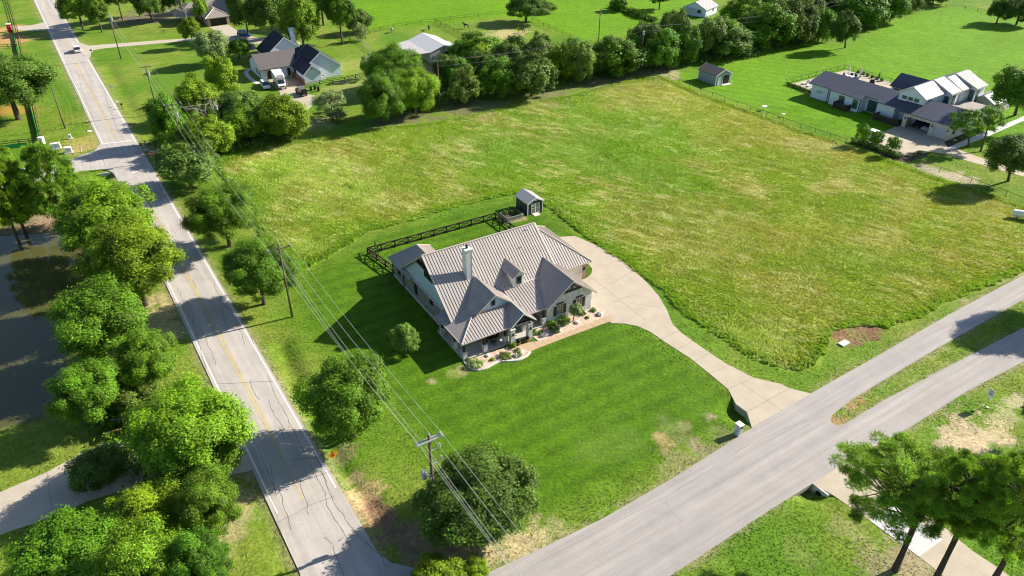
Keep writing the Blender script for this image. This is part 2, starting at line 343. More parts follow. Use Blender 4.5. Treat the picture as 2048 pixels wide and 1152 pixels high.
def relief(x, y):
    z = -0.02 - 0.02 * np.ones(x.shape)
    road = poly_sd(MAINROAD, x, y)
    d = line_d(DITCH, x, y); z = z - 0.55 * np.exp(-(d / 1.3) ** 2) * sstep(0.3, -1.2, road)
    d = line_d(DITCH2, x, y); z = z - 0.35 * np.exp(-(d / 1.6) ** 2) * sstep(0.3, -1.2, road)
    d = line_d(DITCH3, x, y); z = z - 0.4 * np.exp(-(d / 1.5) ** 2)
    for cx, cy in CULV: z = z - 1.1 * np.exp(-(((x - cx) ** 2 + (y - cy) ** 2) / 3.2) ** 1.5)
    p = poly_sd(POND, x, y); z = z - 2.4 * sstep(-3.0, 3.0, p)
    f = poly_sd(FIELD, x, y); ca, sa = math.cos(R(150)), math.sin(R(150)); z = z + sstep(0.3, 4.0, f) * (0.10 * fbm(x, y, 3.0, 5) + 0.34 * (fbm((x * ca + y * sa), (-x * sa + y * ca) * 2.4, 4.5, 6) - .3))
    z = z + sstep(-1.5, -5, road) * sstep(0.5, -4, p) * 0.0
    return z

def mixc(c, col, m): return c * (1 - m[:, None]) + np.array(col)[None, :] * m[:, None]
# px centre, radius (m), colour, strength, squash(length along RD)
PATCH = [((1330, 885), .9, (0.38, 0.26, 0.10), .7), ((1316, 872), 0.8, (0.45, 0.33, 0.16), .8), ((1421, 831), 0.9, (0.34, 0.25, 0.17), .9), ((1365, 850), 0.8, (.36, .3, .16), .5), ((1395, 892), 1.6, (0.28, 0.24, 0.14), .8), ((1340, 860), 1.8, (0.24, 0.27, 0.09), .4), ((1240, 880), 2.6, (0.16, 0.24, 0.04), .35),
         ((1180, 900), 2.0, (0.14, 0.24, 0.03), .5), ((1365, 930), 2.4, (0.30, 0.27, 0.12), .6), ((1440, 870), 1.4, (0.24, 0.24, 0.10), .6),
         ((1712, 668), 2.3, (0.25, 0.17, 0.085), .8), ((1682, 675), 1.7, (0.27, 0.15, 0.085), 1), ((1740, 658), 1.6, (0.25, 0.15, 0.09), 1),
         ((1945, 868), 2.9, (0.50, 0.41, 0.26), .95), ((1915, 885), 2.0, (0.48, 0.40, 0.25), .9), ((1990, 858), 2.0, (0.62, 0.50, 0.32), .8), ((1955, 895), 2.0, (0.6, 0.47, 0.29), .9), ((2010, 830), 1.8, (0.5, 0.45, 0.25), .6), ((2030, 800), 1.6, (0.5, 0.45, 0.27), .7),
         ((1690, 845), .9, (0.42, 0.30, 0.13), .8), ((1667, 846), 1.1, (0.42, 0.29, 0.13), .8), ((1700, 815), 0.7, (0.45, 0.30, 0.14), .9), ((1720, 800), 0.6, (0.45, 0.30, 0.14), .8),
         ((735, 975), 1.7, (0.50, 0.38, 0.18), .9), ((715, 950), 1.3, (0.46, 0.38, 0.18), .8), ((720, 1000), 1.8, (0.50, 0.39, 0.20), .9), ((715, 1015), 1.4, (.5, .36, .18), .9), ((760, 1030), 2.2, (0.30, 0.18, 0.11), .9), ((800, 1060), 2.4, (0.26, 0.17, 0.11), .9), ((690, 905), 1.4, (0.36, 0.32, 0.15), .6),
         ((860, 1075), 3.0, (0.30, 0.22, 0.13), .8), ((920, 1095), 3.0, (0.46, 0.34, 0.18), .9), ((985, 1100), 2.2, (0.52, 0.42, 0.24), .9), ((1040, 1090), 1.8, (0.55, 0.45, 0.25), .9), ((1075, 1070), 1.5, (0.50, 0.42, 0.22), .8), ((1110, 1055), 1.2, (0.4, 0.36, 0.18), .6), ((840, 1100), 2.5, (.32, .24, .14), .8),
         ((322, 625), 2.6, (0.50, 0.42, 0.22), .9), ((335, 660), 2.2, (0.48, 0.40, 0.22), .9), ((310, 600), 2.0, (0.46, 0.38, 0.2), .8), ((365, 660), 1.6, (0.42, 0.38, 0.18), .7),
         ((487, 905), 2.2, (0.34, 0.24, 0.15), .9), ((500, 950), 1.6, (0.34, 0.27, 0.15), .8), ((475, 1000), 2.0, (0.46, 0.38, 0.18), .8), ((455, 1050), 2.2, (0.46, 0.40, 0.20), .7), ((440, 1110), 2.0, (0.40, 0.36, 0.18), .7),
         ((4, 80), 9.0, (0.50, 0.30, 0.12), 1), ((0, 62), 6.0, (0.50, 0.32, 0.13), 1), ((20, 218), 3.4, (0.40, 0.12, 0.05), .9), ((52, 219), 2.2, (0.42, 0.13, 0.06), .9), ((0, 222), 3, (0.35, 0.12, 0.05), .9), ((35, 218), 3.5, (0.36, 0.32, 0.04), .8),
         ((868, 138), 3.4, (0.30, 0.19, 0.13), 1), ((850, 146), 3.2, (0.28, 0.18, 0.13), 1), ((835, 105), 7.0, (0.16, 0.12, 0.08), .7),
         ((1010, 68), 6.0, (0.50, 0.42, 0.22), .8), ((960, 72), 5, (0.32, 0.32, 0.10), .5), ((690, 180), 7, (0.34, 0.36, 0.12), .55), ((700, 130), 7, (0.36, 0.38, 0.10), .5), ((640, 245), 4.0, (0.36, 0.33, 0.16), .8), ((740, 165), 5, (.3, .33, .1), .5),
         ((1880, 345), 3.0, (0.46, 0.40, 0.28), .9), ((1910, 352), 2.6, (0.48, 0.41, 0.29), .95), ((1850, 335), 2.4, (0.40, 0.36, 0.24), .7), ((1935, 360), 2.4, (.46, .4, .28), .9),
         ((1850, 320), 2.2, (0.07, 0.05, 0.04), .0), ((170, 285), 4.2, (0.40, 0.35, 0.10), .8), ((155, 300), 3.0, (0.42, 0.34, 0.13), .7), ((190, 318), 1.5, (.4, .33, .15), .6), ((80, 440), 4, (.36, .26, .15), .8), ((50, 455), 5, (.22, .17, .11), .8), ((120, 440), 4, (.42, .3, .18), .7),
         ((975, 700), .4, (.3, .3, .1), .3), ((905, 745), 1.0, (0.30, 0.32, 0.10), .6), ((925, 738), .8, (.36, .34, .16), .7), ((865, 762), .5, (.4, .36, .2), .7), ((1050, 560), .1, (.3, .3, .1), .1),
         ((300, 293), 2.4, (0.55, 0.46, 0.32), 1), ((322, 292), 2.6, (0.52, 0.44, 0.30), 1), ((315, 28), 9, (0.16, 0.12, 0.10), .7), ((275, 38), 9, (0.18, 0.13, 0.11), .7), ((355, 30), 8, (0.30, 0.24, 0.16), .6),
         ((1790, 1120), 2.6, (0.33, 0.28, 0.16), .8), ((1740, 1095), 1.8, (0.30, 0.29, 0.13), .6), ((1700, 1055), 1.5, (0.36, 0.34, 0.16), .4), ((1600, 1100), 1.6, (.28, .30, .09), .3), ((1850, 1140), 2.4, (.4, .34, .2), .8),
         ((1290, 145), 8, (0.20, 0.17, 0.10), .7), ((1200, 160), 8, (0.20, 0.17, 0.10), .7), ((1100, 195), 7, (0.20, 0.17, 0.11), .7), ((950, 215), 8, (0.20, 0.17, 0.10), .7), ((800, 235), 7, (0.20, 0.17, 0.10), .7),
         ((1330, 148), 4, (.46, .4, .24), .7), ((2030, 545), 1.5, (.4, .32, .18), .8), ((1990, 556), 1.2, (.4, .33, .2), .8), ((1960, 570), 1.0, (.46, .38, .22), .8), ((1930, 602), .8, (.4, .34, .2), .7),
         ((1035, 436), 1.2, (.36, .3, .17), .8), ((1020, 440), 1.0, (.36, .3, .17), .7), ((445, 430), 1.5, (.22, .26, .06), .5), ((545, 610), 1.6, (.2, .26, .05), .4)]
FLOW = R(150)
SHOULDER = [G2([(2300, 420), (2048, 550), (1990, 580), (1900, 628), (1773, 701), (1623, 786)]), G2([(1505, 855), (1348, 955), (1200, 1040), (1060, 1107), (965, 1150)]), G2([(1348, 1147), (1536, 1022), (1623, 968)]), G2([(1707, 916), (1819, 855), (1930, 785), (2048, 722), (2300, 575)]), G2([(2048, 655), (1956, 702), (1768, 800), (1693, 846)]), G2([(1664, 830), (1705, 798), (1868, 700), (2048, 598)])]
def ground_colour(x, y):
    n1 = fbm(x, y, 14, 1); n2 = fbm(x, y, 4.0, 2); n3 = fbm(x, y, 1.3, 3, 3); wn_ = np.random.RandomState(8).rand(x.size)
    c = np.zeros((x.size, 3))
    c[:] = (0.135, 0.235, 0.018)                                   # rough verge
    c = mixc(c, (0.215, 0.265, 0.040), sstep(0.42, 0.68, n2 * 0.6 + n1 * 0.4) * 0.75)
    c = mixc(c, (0.085, 0.205, 0.012), sstep(0.52, 0.30, n1) * 0.6)
    # house lawn: watered, mown in bands
    d = poly_sd(LAWN, x, y) + (n2 - 0.5) * 5; m = sstep(-2.5, 2.5, d)
    lawn = np.zeros_like(c); lawn[:] = (0.078, 0.172, 0.005); u = x * math.cos(R(31.5)) + y * math.sin(R(31.5))
    v = -x * math.sin(R(31.5)) + y * math.cos(R(31.5))
    band = 0.5 + 0.5 * np.sin((v + 0.6 * n1) * 2 * math.pi / 2.6)
    lawn *= (0.86 + 0.22 * band + 0.14 * (n2 - 0.5) + 0.2 * (n3 - 0.5))[:, None]
    lawn = mixc(lawn, (0.10, 0.20, 0.016), sstep(0.55, 0.78, n2) * 0.3)
    c = c * (1 - m[:, None]) + lawn * m[:, None]
    # emerald pastures far off
    for P, col in ((GREENFAR, (0.128, 0.275, 0.004)), (GREENFAR2, (0.122, 0.270, 0.004))):
        m = sstep(-3, 3, poly_sd(P, x, y) + (n2 - 0.5) * 4)
        cc = np.array(col)[None, :] * (0.86 + 0.30 * n1 + 0.16 * (n2 - .5) + 0.07 * np.sin((x * 0.5 + y * 0.87) * 2 * math.pi / 3.4))[:, None]; c = c * (1 - m[:, None]) + cc * m[:, None]
    # the uncut field
    d = poly_sd(FIELD, x, y); m = sstep(-0.3, 0.5, d); fc = field_colour(x, y); fc = fc * 1.15
    c = c * (1 - m[:, None]) + fc * m[:, None]
    p = poly_sd(POND, x, y); m = sstep(-2.5, 0.5, p + (n2 - .5) * 2); c = mixc(c, (0.15, 0.12, 0.07), m * 0.9)
    for (px, py), r, col, s in PATCH:
        g = G(px, py); q = np.hypot(x - g[0], y - g[1]) / r + (n3 - 0.5) * 1.7 + (n2 - 0.5) * 1.1 + (wn_ - 0.5) * 0.55
        sel = q < 1.6
        if sel.any(): mm = sstep(1.25, 0.65, q[sel]) * s; c[sel] = mixc(c[sel], col, mm)
    # worn strip beside the paving
    rd = poly_sd(MAINROAD, x, y); m = sstep(-1.1, -0.1, rd + (n3 - .5) * 1.0) * sstep(1, 0, rd) * 0.55; c = mixc(c, (0.33, 0.28, 0.16), m)
    for L_ in SHOULDER: dd = line_d(L_, x, y); c = mixc(c, (0.30, 0.26, 0.15), np.exp(-(dd / (0.35 + .7 * n3)) ** 2) * sstep(.35, .6, n2 * .5 + wn_ * .5) * .75)
    c *= ((0.84 + 0.28 * n3) * (0.91 + 0.18 * wn_))[:, None]
    return np.clip(c, 0.004, 0.9)
def field_colour(x, y):
    ca, sa = math.cos(FLOW), math.sin(FLOW); wx = x + 3 * fbm(x, y, 9, 21); wy = y + 3 * fbm(x, y, 9, 22)
    a = wx * ca + wy * sa; b = -wx * sa + wy * ca
    s1 = fbm(a, b * 3.2, 8, 11); s2 = fbm(a, b * 4.0, 2.6, 12); big = fbm(x, y, 32, 13); mid = fbm(x, y, 9, 14)
    c = np.zeros((x.size, 3)); c[:] = (0.19, 0.265, 0.020)
    c = mixc(c, (0.28, 0.275, 0.045), sstep(0.40, 0.62, mid * .5 + big * .5) * 0.8)                     # yellow-olive
    # greener to the north-west and along the upper middle
    gm = sstep(-6, -34, x - 16 - 0.32 * (y - 120)) * 0.35 + sstep(40, 12, np.hypot((x - 18) * 1.0, (y - 145) * 0.8)) * 0.85
    c = mixc(c, (0.125, 0.255, 0.014), np.clip(gm * (0.30 + big), 0, 0.7))
    c = mixc(c, (0.27, 0.235, 0.055), sstep(0.54, 0.70, s1 * .6 + mid * .4) * 0.45)                        # reddish seed heads
    c = mixc(c, (0.42, 0.42, 0.17), sstep(0.50, 0.74, s2 * 0.6 + mid * 0.25 + s1 * .15) * 0.75)        # straw
    return c

def build_ground():
    def axis(segs):
        o = []
        for a, b, s in segs: o.append(np.arange(a, b, s))
        return np.concatenate(o)
    grow = lambda a, n: np.cumsum(a * 1.28 ** np.arange(n))
    xs = np.concatenate([-210 - grow(3, 22)[::-1], axis([(-210, -80, 1.1), (-80, 75, 0.4), (75, 112, 0.7), (112, 230, 1.2)]), 230 + grow(3, 22)])
    ys = np.concatenate([18 - grow(3, 22)[::-1], axis([(18, 26, 1.0), (26, 150, 0.4), (150, 200, 0.65), (200, 330, 1.2)]), 330 + grow(3, 22)])
    X, Y = np.meshgrid(xs, ys); x = X.ravel(); y = Y.ravel(); nx, ny = len(xs), len(ys)
    z = relief(x, y); col = ground_colour(x, y)
    me = bpy.data.meshes.new('ground'); n = x.size
    me.vertices.add(n); co = np.stack([x, y, z], 1).astype(np.float32); me.vertices.foreach_set('co', co.ravel())
    i = np.arange((nx - 1) * (ny - 1)); r = i // (nx - 1); cc = i % (nx - 1); a = r * nx + cc
    q = np.stack([a, a + 1, a + nx + 1, a + nx], 1).ravel().astype(np.int32); nf = len(i)
    me.loops.add(nf * 4); me.loops.foreach_set('vertex_index', q); me.polygons.add(nf)
    me.polygons.foreach_set('loop_start', np.arange(0, nf * 4, 4, dtype=np.int32)); me.polygons.foreach_set('loop_total', np.full(nf, 4, np.int32))
    me.polygons.foreach_set('use_smooth', np.ones(nf, bool)); me.update(calc_edges=True)
    at = me.attributes.new('Col', 'FLOAT_COLOR', 'POINT'); at.data.foreach_set('color', np.concatenate([col, np.ones((n, 1))], 1).astype(np.float32).ravel())
    m, nn, l, b = new_mat('grass_ground'); a_ = nn.new('ShaderNodeAttribute'); a_.attribute_name = 'Col'
    ge = nn.new('ShaderNodeNewGeometry')
    def noise(scale, det, st=None):
        t = nn.new('ShaderNodeTexNoise'); t.inputs['Scale'].default_value = scale; t.inputs['Detail'].default_value = det; t.inputs['Roughness'].default_value = 0.7
        if st:
            mp = nn.new('ShaderNodeMapping'); mp.inputs['Scale'].default_value = st; mp.inputs['Rotation'].default_value = (0, 0, R(20)); l.new(ge.outputs['Position'], mp.inputs[0]); l.new(mp.outputs[0], t.inputs[0])
        else: l.new(ge.outputs['Position'], t.inputs[0])
        return t
    f1 = noise(2.6, 6); f2 = noise(0.55, 4, (1, 2.2, 1))
    mr = nn.new('ShaderNodeMapRange'); mr.inputs[1].default_value = 0.25; mr.inputs[2].default_value = 0.75; mr.inputs[3].default_value = 0.52; mr.inputs[4].default_value = 1.45; l.new(f1.outputs[0], mr.inputs[0])
    m2 = nn.new('ShaderNodeMapRange'); m2.inputs[1].default_value = 0.25; m2.inputs[2].default_value = 0.75; m2.inputs[3].default_value = 0.82; m2.inputs[4].default_value = 1.18; l.new(f2.outputs[0], m2.inputs[0])
    mu = nn.new('ShaderNodeMath'); mu.operation = 'MULTIPLY'; l.new(mr.outputs[0], mu.inputs[0]); l.new(m2.outputs[0], mu.inputs[1])
    sc = nn.new('ShaderNodeVectorMath'); sc.operation = 'SCALE'; l.new(a_.outputs['Color'], sc.inputs[0]); l.new(mu.outputs[0], sc.inputs['Scale']); l.new(sc.outputs[0], b.inputs['Base Color'])
    b.inputs['Roughness'].default_value = 0.9; b.inputs['Specular IOR Level'].default_value = 0.15
    bp = nn.new('ShaderNodeBump'); bp.inputs['Strength'].default_value = 0.7; bp.inputs['Distance'].default_value = 0.18; l.new(f1.outputs[0], bp.inputs['Height']); l.new(bp.outputs[0], b.inputs['Normal'])
    me.materials.append(m); o = bpy.data.objects.new('ground', me); C.objects.link(o); tag(o, kind='structure')
build_ground()

def tri_mesh(name, V, col, material, parent=None, nper=3):
    """V: (n*nper, 3) vertices of loose faces; col (n,3) or (n*nper,3)"""
    n = len(V) // nper; me = bpy.data.meshes.new(name); me.vertices.add(len(V)); me.vertices.foreach_set('co', V.astype(np.float32).ravel())
    me.loops.add(len(V)); me.loops.foreach_set('vertex_index', np.arange(len(V), dtype=np.int32)); me.polygons.add(n)
    me.polygons.foreach_set('loop_start', np.arange(0, len(V), nper, dtype=np.int32)); me.polygons.foreach_set('loop_total', np.full(n, nper, np.int32)); me.update(calc_edges=True)
    if len(col) == n: col = np.repeat(col, nper, 0)
    at = me.attributes.new('Col', 'FLOAT_COLOR', 'POINT'); at.data.foreach_set('color', np.concatenate([col, np.ones((len(col), 1))], 1).astype(np.float32).ravel())
    me.materials.append(material); o = bpy.data.objects.new(name, me); C.objects.link(o)
    if parent: o.parent = parent
    return o

def blades(rs, x, y, col, h, w, lean, flow, spread=0.45, upright=0.25):
    n = len(x); z0 = relief(x, y); th = flow + rs.normal(0, spread, n); la = h * lean * (0.5 + rs.rand(n)); hh = h * (0.55 + 0.6 * rs.rand(n))
    tx = np.cos(th) * la; ty = np.sin(th) * la; fa = rs.rand(n) * math.pi; wx = np.cos(fa) * w * 0.5; wy = np.sin(fa) * w * 0.5
    pa = th + math.pi / 2 + rs.normal(0, 0.5, n); up_ = rs.rand(n) < upright; wx = np.where(up_, wx, np.cos(pa) * w * .5); wy = np.where(up_, wy, np.sin(pa) * w * .5)
    V = np.zeros((n, 4, 3))
    V[:, 0] = np.stack([x - wx, y - wy, z0 - .05], 1); V[:, 1] = np.stack([x + wx, y + wy, z0 - .05], 1)
    V[:, 2] = np.stack([x + tx * .45 + wx * .8, y + ty * .45 + wy * .8, z0 + hh * 0.75], 1); V[:, 3] = np.stack([x + tx, y + ty, z0 + hh * (1 - 0.30 * lean)], 1)
    return V.reshape(-1, 3), col
def field_grass():
    rs = np.random.RandomState(11); P = np.array(FIELD); n = 560000
    x = rs.uniform(P[:, 0].min(), P[:, 0].max(), n); y = rs.uniform(P[:, 1].min(), P[:, 1].max(), n)
    d = poly_sd(FIELD, x, y); k = d > -0.2 + 1.1 * (fbm(x, y, 1.6, 51) - .4); keep = k & (rs.rand(n) < np.clip(1.25 - (y - 60) / 190, 0.35, 1)); x, y, d = x[keep], y[keep], d[keep]; n = len(x)
    # extra rows right at the mown edge, where the stand is seen side on
    c = field_colour(x, y); c *= (0.82 + 0.36 * rs.rand(n))[:, None]; straw = rs.rand(n) < 0.05; c[straw] = c[straw] * 0.4 + np.array([0.42, 0.40, 0.19]) * 0.6
    edge = sstep(2.5, 0.4, d); c = mixc(c, (0.12, 0.25, 0.016), edge * 0.5)
    fl = FLOW + 2.2 * (fbm(x, y, 11, 31) - 0.5) * 2; h = 0.42 + 0.5 * fbm(x, y, 5, 33) + 0.15 * edge
    V, c = blades(rs, x, y, np.clip(c * 1.72, 0, .88), h * (0.27 + 0.26 * edge), 0.10, 2.1 - 1.0 * edge, fl)
    o = tri_mesh('tall_grass', V, c, M['grassblade'], nper=4); tag(o, 'tall uncut green and straw grass standing in the open field', 'grass', kind='stuff')
field_grass()

# ------------------------------------------------------------ paving
def paving_mat(name, col, stain, rough=0.85, streak=0.0, grain=22, angle=0.0, big=0.35):
    m, n, l, b = new_mat(name); ge = n.new('ShaderNodeNewGeometry')
    def nz(scale, det, st=(1, 1, 1), rot=0.0):
        mp = n.new('ShaderNodeMapping'); mp.vector_type = 'TEXTURE'; mp.inputs['Scale'].default_value = tuple(1 / q for q in st); mp.inputs['Rotation'].default_value = (0, 0, rot); l.new(ge.outputs['Position'], mp.inputs[0])
        t = n.new('ShaderNodeTexNoise'); t.inputs['Scale'].default_value = scale; t.inputs['Detail'].default_value = det; t.inputs['Roughness'].default_value = 0.65; l.new(mp.outputs[0], t.inputs[0]); return t
    a = nz(big, 6); r = n.new('ShaderNodeValToRGB'); l.new(a.outputs[0], r.inputs[0]); e = r.color_ramp.elements
    e[0].position = 0.32; e[0].color = (*stain, 1); e[1].position = 0.62; e[1].color = (*col, 1)
    s = nz(1.0, 5, (0.035, 1.0, 1), angle); r2 = n.new('ShaderNodeMapRange'); r2.inputs[1].default_value = 0.3; r2.inputs[2].default_value = 0.7; r2.inputs[3].default_value = 1 - streak; r2.inputs[4].default_value = 1 + streak * 0.5; l.new(s.outputs[0], r2.inputs[0])
    g = nz(grain / 4, 6); r3 = n.new('ShaderNodeMapRange'); r3.inputs[1].default_value = 0.25; r3.inputs[2].default_value = 0.75; r3.inputs[3].default_value = 0.90; r3.inputs[4].default_value = 1.08; l.new(g.outputs[0], r3.inputs[0])
    mu = n.new('ShaderNodeMath'); mu.operation = 'MULTIPLY'; l.new(r2.outputs[0], mu.inputs[0]); l.new(r3.outputs[0], mu.inputs[1])
    v = n.new('ShaderNodeVectorMath'); v.operation = 'SCALE'; l.new(r.outputs[0], v.inputs[0]); l.new(mu.outputs[0], v.inputs['Scale']); l.new(v.outputs[0], b.inputs['Base Color'])
    b.inputs['Roughness'].default_value = rough; b.inputs['Specular IOR Level'].default_value = 0.2
    return m
M['mainroad'] = paving_mat('worn_pale_asphalt', (0.50, 0.46, 0.425), (0.43, 0.395, 0.365), streak=0.20, angle=R(122.3))
M['sideroad'] = paving_mat('grey_asphalt', (0.405, 0.375, 0.36), (0.365, 0.335, 0.322), streak=0.22, angle=R(33))
M['drive'] = paving_mat('driveway_concrete', (0.50, 0.435, 0.34), (0.43, 0.37, 0.285), streak=0.0, big=0.5)
M['drive_grey'] = paving_mat('grey_concrete', (0.50, 0.445, 0.36), (0.44, 0.385, 0.31), big=0.4)
M['drive_white'] = paving_mat('fresh_white_concrete', (0.60, 0.60, 0.59), (0.55, 0.55, 0.53), big=0.4)
M['path'] = paving_mat('tan_path_concrete', (0.50, 0.37, 0.235), (0.44, 0.32, 0.20), big=0.6)
M['deck'] = paving_mat('brown_paving', (0.27, 0.21, 0.17), (0.22, 0.17, 0.14), big=0.6)
M['gravel'] = paving_mat('gravel_drive', (0.52, 0.44, 0.32), (0.42, 0.35, 0.25), big=0.5, grain=40)
M['joint'] = mat('joint_filler', (0.23, 0.19, 0.15), 0.9, 0.2, 3)
M['crack'] = mat('tar_crack_seal', (0.10, 0.09, 0.085), 0.7, 0.2, 3)
M['line_white'] = mat('white_road_paint', (0.74, 0.73, 0.71), 0.6, 0.12, 1.5)
M['line_yellow'] = mat('yellow_road_paint', (0.56, 0.40, 0.13), 0.6, 0.3, 0.8)
M['curb'] = mat('pale_concrete_kerb', (0.62, 0.59, 0.54), 0.8, 0.08, 2)
M['mulch'] = mat('dark_mulch', (0.07, 0.05, 0.04), 0.95, 0.5, 3, bump=1)
M['gravelbed'] = stone_mat('pink_gravel', (0.74, 0.58, 0.47), (0.52, 0.36, 0.28), (0.34, 0.24, 0.19), 4.5)

def ribbon(mb, pts, w, z):
    P = [Vector((p[0], p[1], 0)) for p in pts]; m = len(P); L = []; Rr = []
    for i in range(m):
        d = (P[min(i + 1, m - 1)] - P[max(i - 1, 0)]).normalized(); nrm = Vector((-d.y, d.x, 0)); ww = w[i] if hasattr(w, '__len__') else w
        L.append(P[i] + nrm * ww / 2); Rr.append(P[i] - nrm * ww / 2)
    vs = [(p.x, p.y, z) for p in L + Rr]
    return mb.add(vs, [(i, i + m, i + m + 1, i + 1) for i in range(m - 1)])
PAVE = []
def paving(name, pts, mat_, z, depth=1.0):
    PAVE.append(list(pts))
    return tag(MB().prism(list(pts), z - depth, z).build(name, mat_), kind='structure')
main_road = paving('main_road', MAINROAD, M['mainroad'], 0.0, 0.6)
top_side = [(2300, 420), (2048, 550), (1990, 580), (1900, 628), (1773, 701), (1623, 786), (1505, 855), (1348, 955), (1200, 1040), (1060, 1107), (965, 1150), (890, 1158), (822, 1134), (782, 1125), (746, 1097), (706, 1032), (676, 985), (600, 985)]
low_side = [(600, 1240), (700, 1420), (1000, 1420), (1200, 1240), (1348, 1147), (1536, 1022), (1623, 968), (1707, 916), (1819, 855), (1930, 785), (2048, 722), (2300, 575), (2300, 510)]
MEDIAN = [(2300, 520), (2048, 655), (1956, 702), (1768, 800), (1693, 846), (1680, 851), (1668, 849), (1660, 841), (1664, 830), (1705, 798), (1868, 700), (2048, 598), (2290, 470)]
side_poly = G2(top_side) + G2(low_side[:-1]) + G2(MEDIAN)
side_road = paving('side_road', side_poly, M['sideroad'], -0.006, 0.6)
paving('left_side_road', G2([(240, 286), (200, 288), (190, 300), (152, 315), (90, 331), (-80, 350), (-80, 385), (90, 368), (157, 342), (211, 338), (226, 345), (233, 356), (270, 356)]), M['mainroad'], -0.007)

def along(y0, y1, fx, n):            # polyline on a measured straight line
    return [tuple(G(fx(y), y)[:2]) for y in np.linspace(y0, y1, n)]
def child_mesh(mb, name, m, parent): o = mb.build(name, m, parent); return o
mb = MB(); ribbon(mb, along(-60, 286, roadL, 12), .17, .005); ribbon(mb, along(365, 1027, roadL, 20), .17, .005); ribbon(mb, along(356, 975, roadR, 20), .17, .005); ribbon(mb, along(-60, 86, roadR, 6), .17, .005); ribbon(mb, along(118, 284, roadR, 6), .17, .005)
ribbon(mb, G2([(200, 288), (238, 284), (262, 281)]), .35, .005); ribbon(mb, G2([(263, 346), (282, 341), (300, 338)]), .3, .005)
child_mesh(mb, 'edge_line', M['line_white'], main_road)
mb = MB(); cen = lambda y: (roadL(y) * .5 + roadR(y) * .5) - (1.5 if y < 300 else 3)
for off in (-0.16, 0.16):
    for (a, b) in ((-40, 276), (372, 1000)):
        pts = along(a, b, cen, 24); P = []
        for i, p in enumerate(pts): P.append((p[0] + off * math.sin(R(122.3)), p[1] - off * math.cos(R(122.3))))
        if not (off > 0 and a > 300): ribbon(mb, P, .12, .005)
        else: ribbon(mb, P[:20], .12, .005)
child_mesh(mb, 'centre_line', M['line_yellow'], main_road)

def wander(pts, amp, step=0.8, seed=0):
    rs = random.Random(seed); out = []
    for i in range(len(pts) - 1):
        a = Vector((*pts[i], 0)); b = Vector((*pts[i + 1], 0)); k = max(1, int((b - a).length / step))
        for j in range(k):
            p = a.lerp(b, j / k); out.append((p.x + rs.uniform(-amp, amp), p.y + rs.uniform(-amp, amp)))
    out.append(pts[-1]); return out
mb = MB()
cracks = [[(290, 455), (300, 480), (312, 510), (322, 545)], [(345, 360), (352, 385), (365, 410), (378, 445), (392, 470)], [(355, 575), (370, 610), (385, 640), (398, 690), (412, 740)], [(372, 600), (384, 620), (388, 655)], [(402, 655), (412, 680), (425, 710), (432, 730)],
          [(470, 640), (482, 665), (490, 690)], [(480, 640), (492, 655), (500, 668), (508, 690)], [(535, 750), (548, 780), (556, 800), (575, 835), (592, 870), (608, 905)], [(538, 800), (548, 830), (565, 850), (580, 875)], [(558, 855), (568, 870), (570, 880)],
          [(508, 878), (520, 905), (535, 945), (548, 975), (553, 990)], [(610, 905), (625, 935), (645, 975), (655, 1010), (672, 1040), (690, 1070), (700, 1090)], [(625, 895), (640, 930), (660, 985), (668, 1005), (685, 1030), (720, 1075), (760, 1110), (775, 1150)],
          [(560, 985), (575, 1030), (582, 1060)], [(650, 1075), (665, 1090), (675, 1120), (690, 1155)], [(130, 130), (138, 140), (148, 165), (158, 180), (170, 190), (178, 200)], [(160, 165), (168, 190), (176, 210), (185, 235), (195, 260)], [(165, 195), (175, 225), (188, 250), (198, 265)],
          [(205, 170), (212, 195), (220, 220), (232, 250), (238, 268)], [(100, 55), (112, 75), (120, 82)], [(195, 300), (205, 315), (212, 335)], [(240, 295), (252, 315), (262, 330), (278, 350)], [(232, 296), (245, 318)], [(262, 420), (272, 450)], [(150, 140), (160, 155)],
          [(410, 770), (420, 800), (430, 820)], [(500, 760), (510, 790), (520, 800)], [(330, 560), (340, 590), (350, 600)], [(440, 590), (450, 615), (470, 620), (490, 612)], [(540, 930), (546, 960), (552, 985)], [(600, 960), (610, 1000), (618, 1030)], [(556, 1045), (590, 1027), (640, 1002), (668, 993)],
          [(640, 940), (655, 965)], [(385, 560), (392, 575)], [(360, 545), (368, 555)], [(300, 500), (306, 515)], [(425, 560), (440, 600), (450, 640), (458, 660)]]
for i, c in enumerate(cracks):
    P = wander(G2(c), 0.10, 0.7, i); k = len(P); w = [0.045 * (0.25 + abs(math.sin(j * 1.9 + i)) * 0.9) for j in range(k)]; ribbon(mb, P, w, .009)
child_mesh(mb, 'crack_seal', M['crack'], main_road)
mb = MB()
for i, (y, a, b) in enumerate(((178, 1, 1), (236, 1, 1), (262, 1, 1), (312, 1, 1), (338, 1, 1), (768, 1, 1), (920, .4, 1))):
    P = wander([tuple(G(roadL(y) + (roadR(y) - roadL(y)) * (1 - a), y)[:2]), tuple(G(roadR(y), y - 6)[:2])], .04, .9, 40 + i); ribbon(mb, P, .045, .008)
child_mesh(mb, 'transverse_crack', M['crack'], main_road)
mb = MB(); ribbon(mb, wander(G2([(1348, 985), (1480, 900), (1560, 860), (1640, 835)]), .10, 1.2, 3), .05, -.001); ribbon(mb, wander(G2([(1060, 1135), (1200, 1060), (1348, 985)]), .06, 1.5, 5), .04, -.001)
ribbon(mb, wander(G2([(1330, 1000), (1340, 1020), (1365, 1045)]), .05, 1, 6), .03, -.001); ribbon(mb, wander(G2([(1530, 905), (1545, 930), (1560, 945)]), .05, 1, 8), .03, -.001); ribbon(mb, wander(G2([(1780, 690), (1800, 712), (1812, 735)]), .04, 1, 9), .03, -.001)
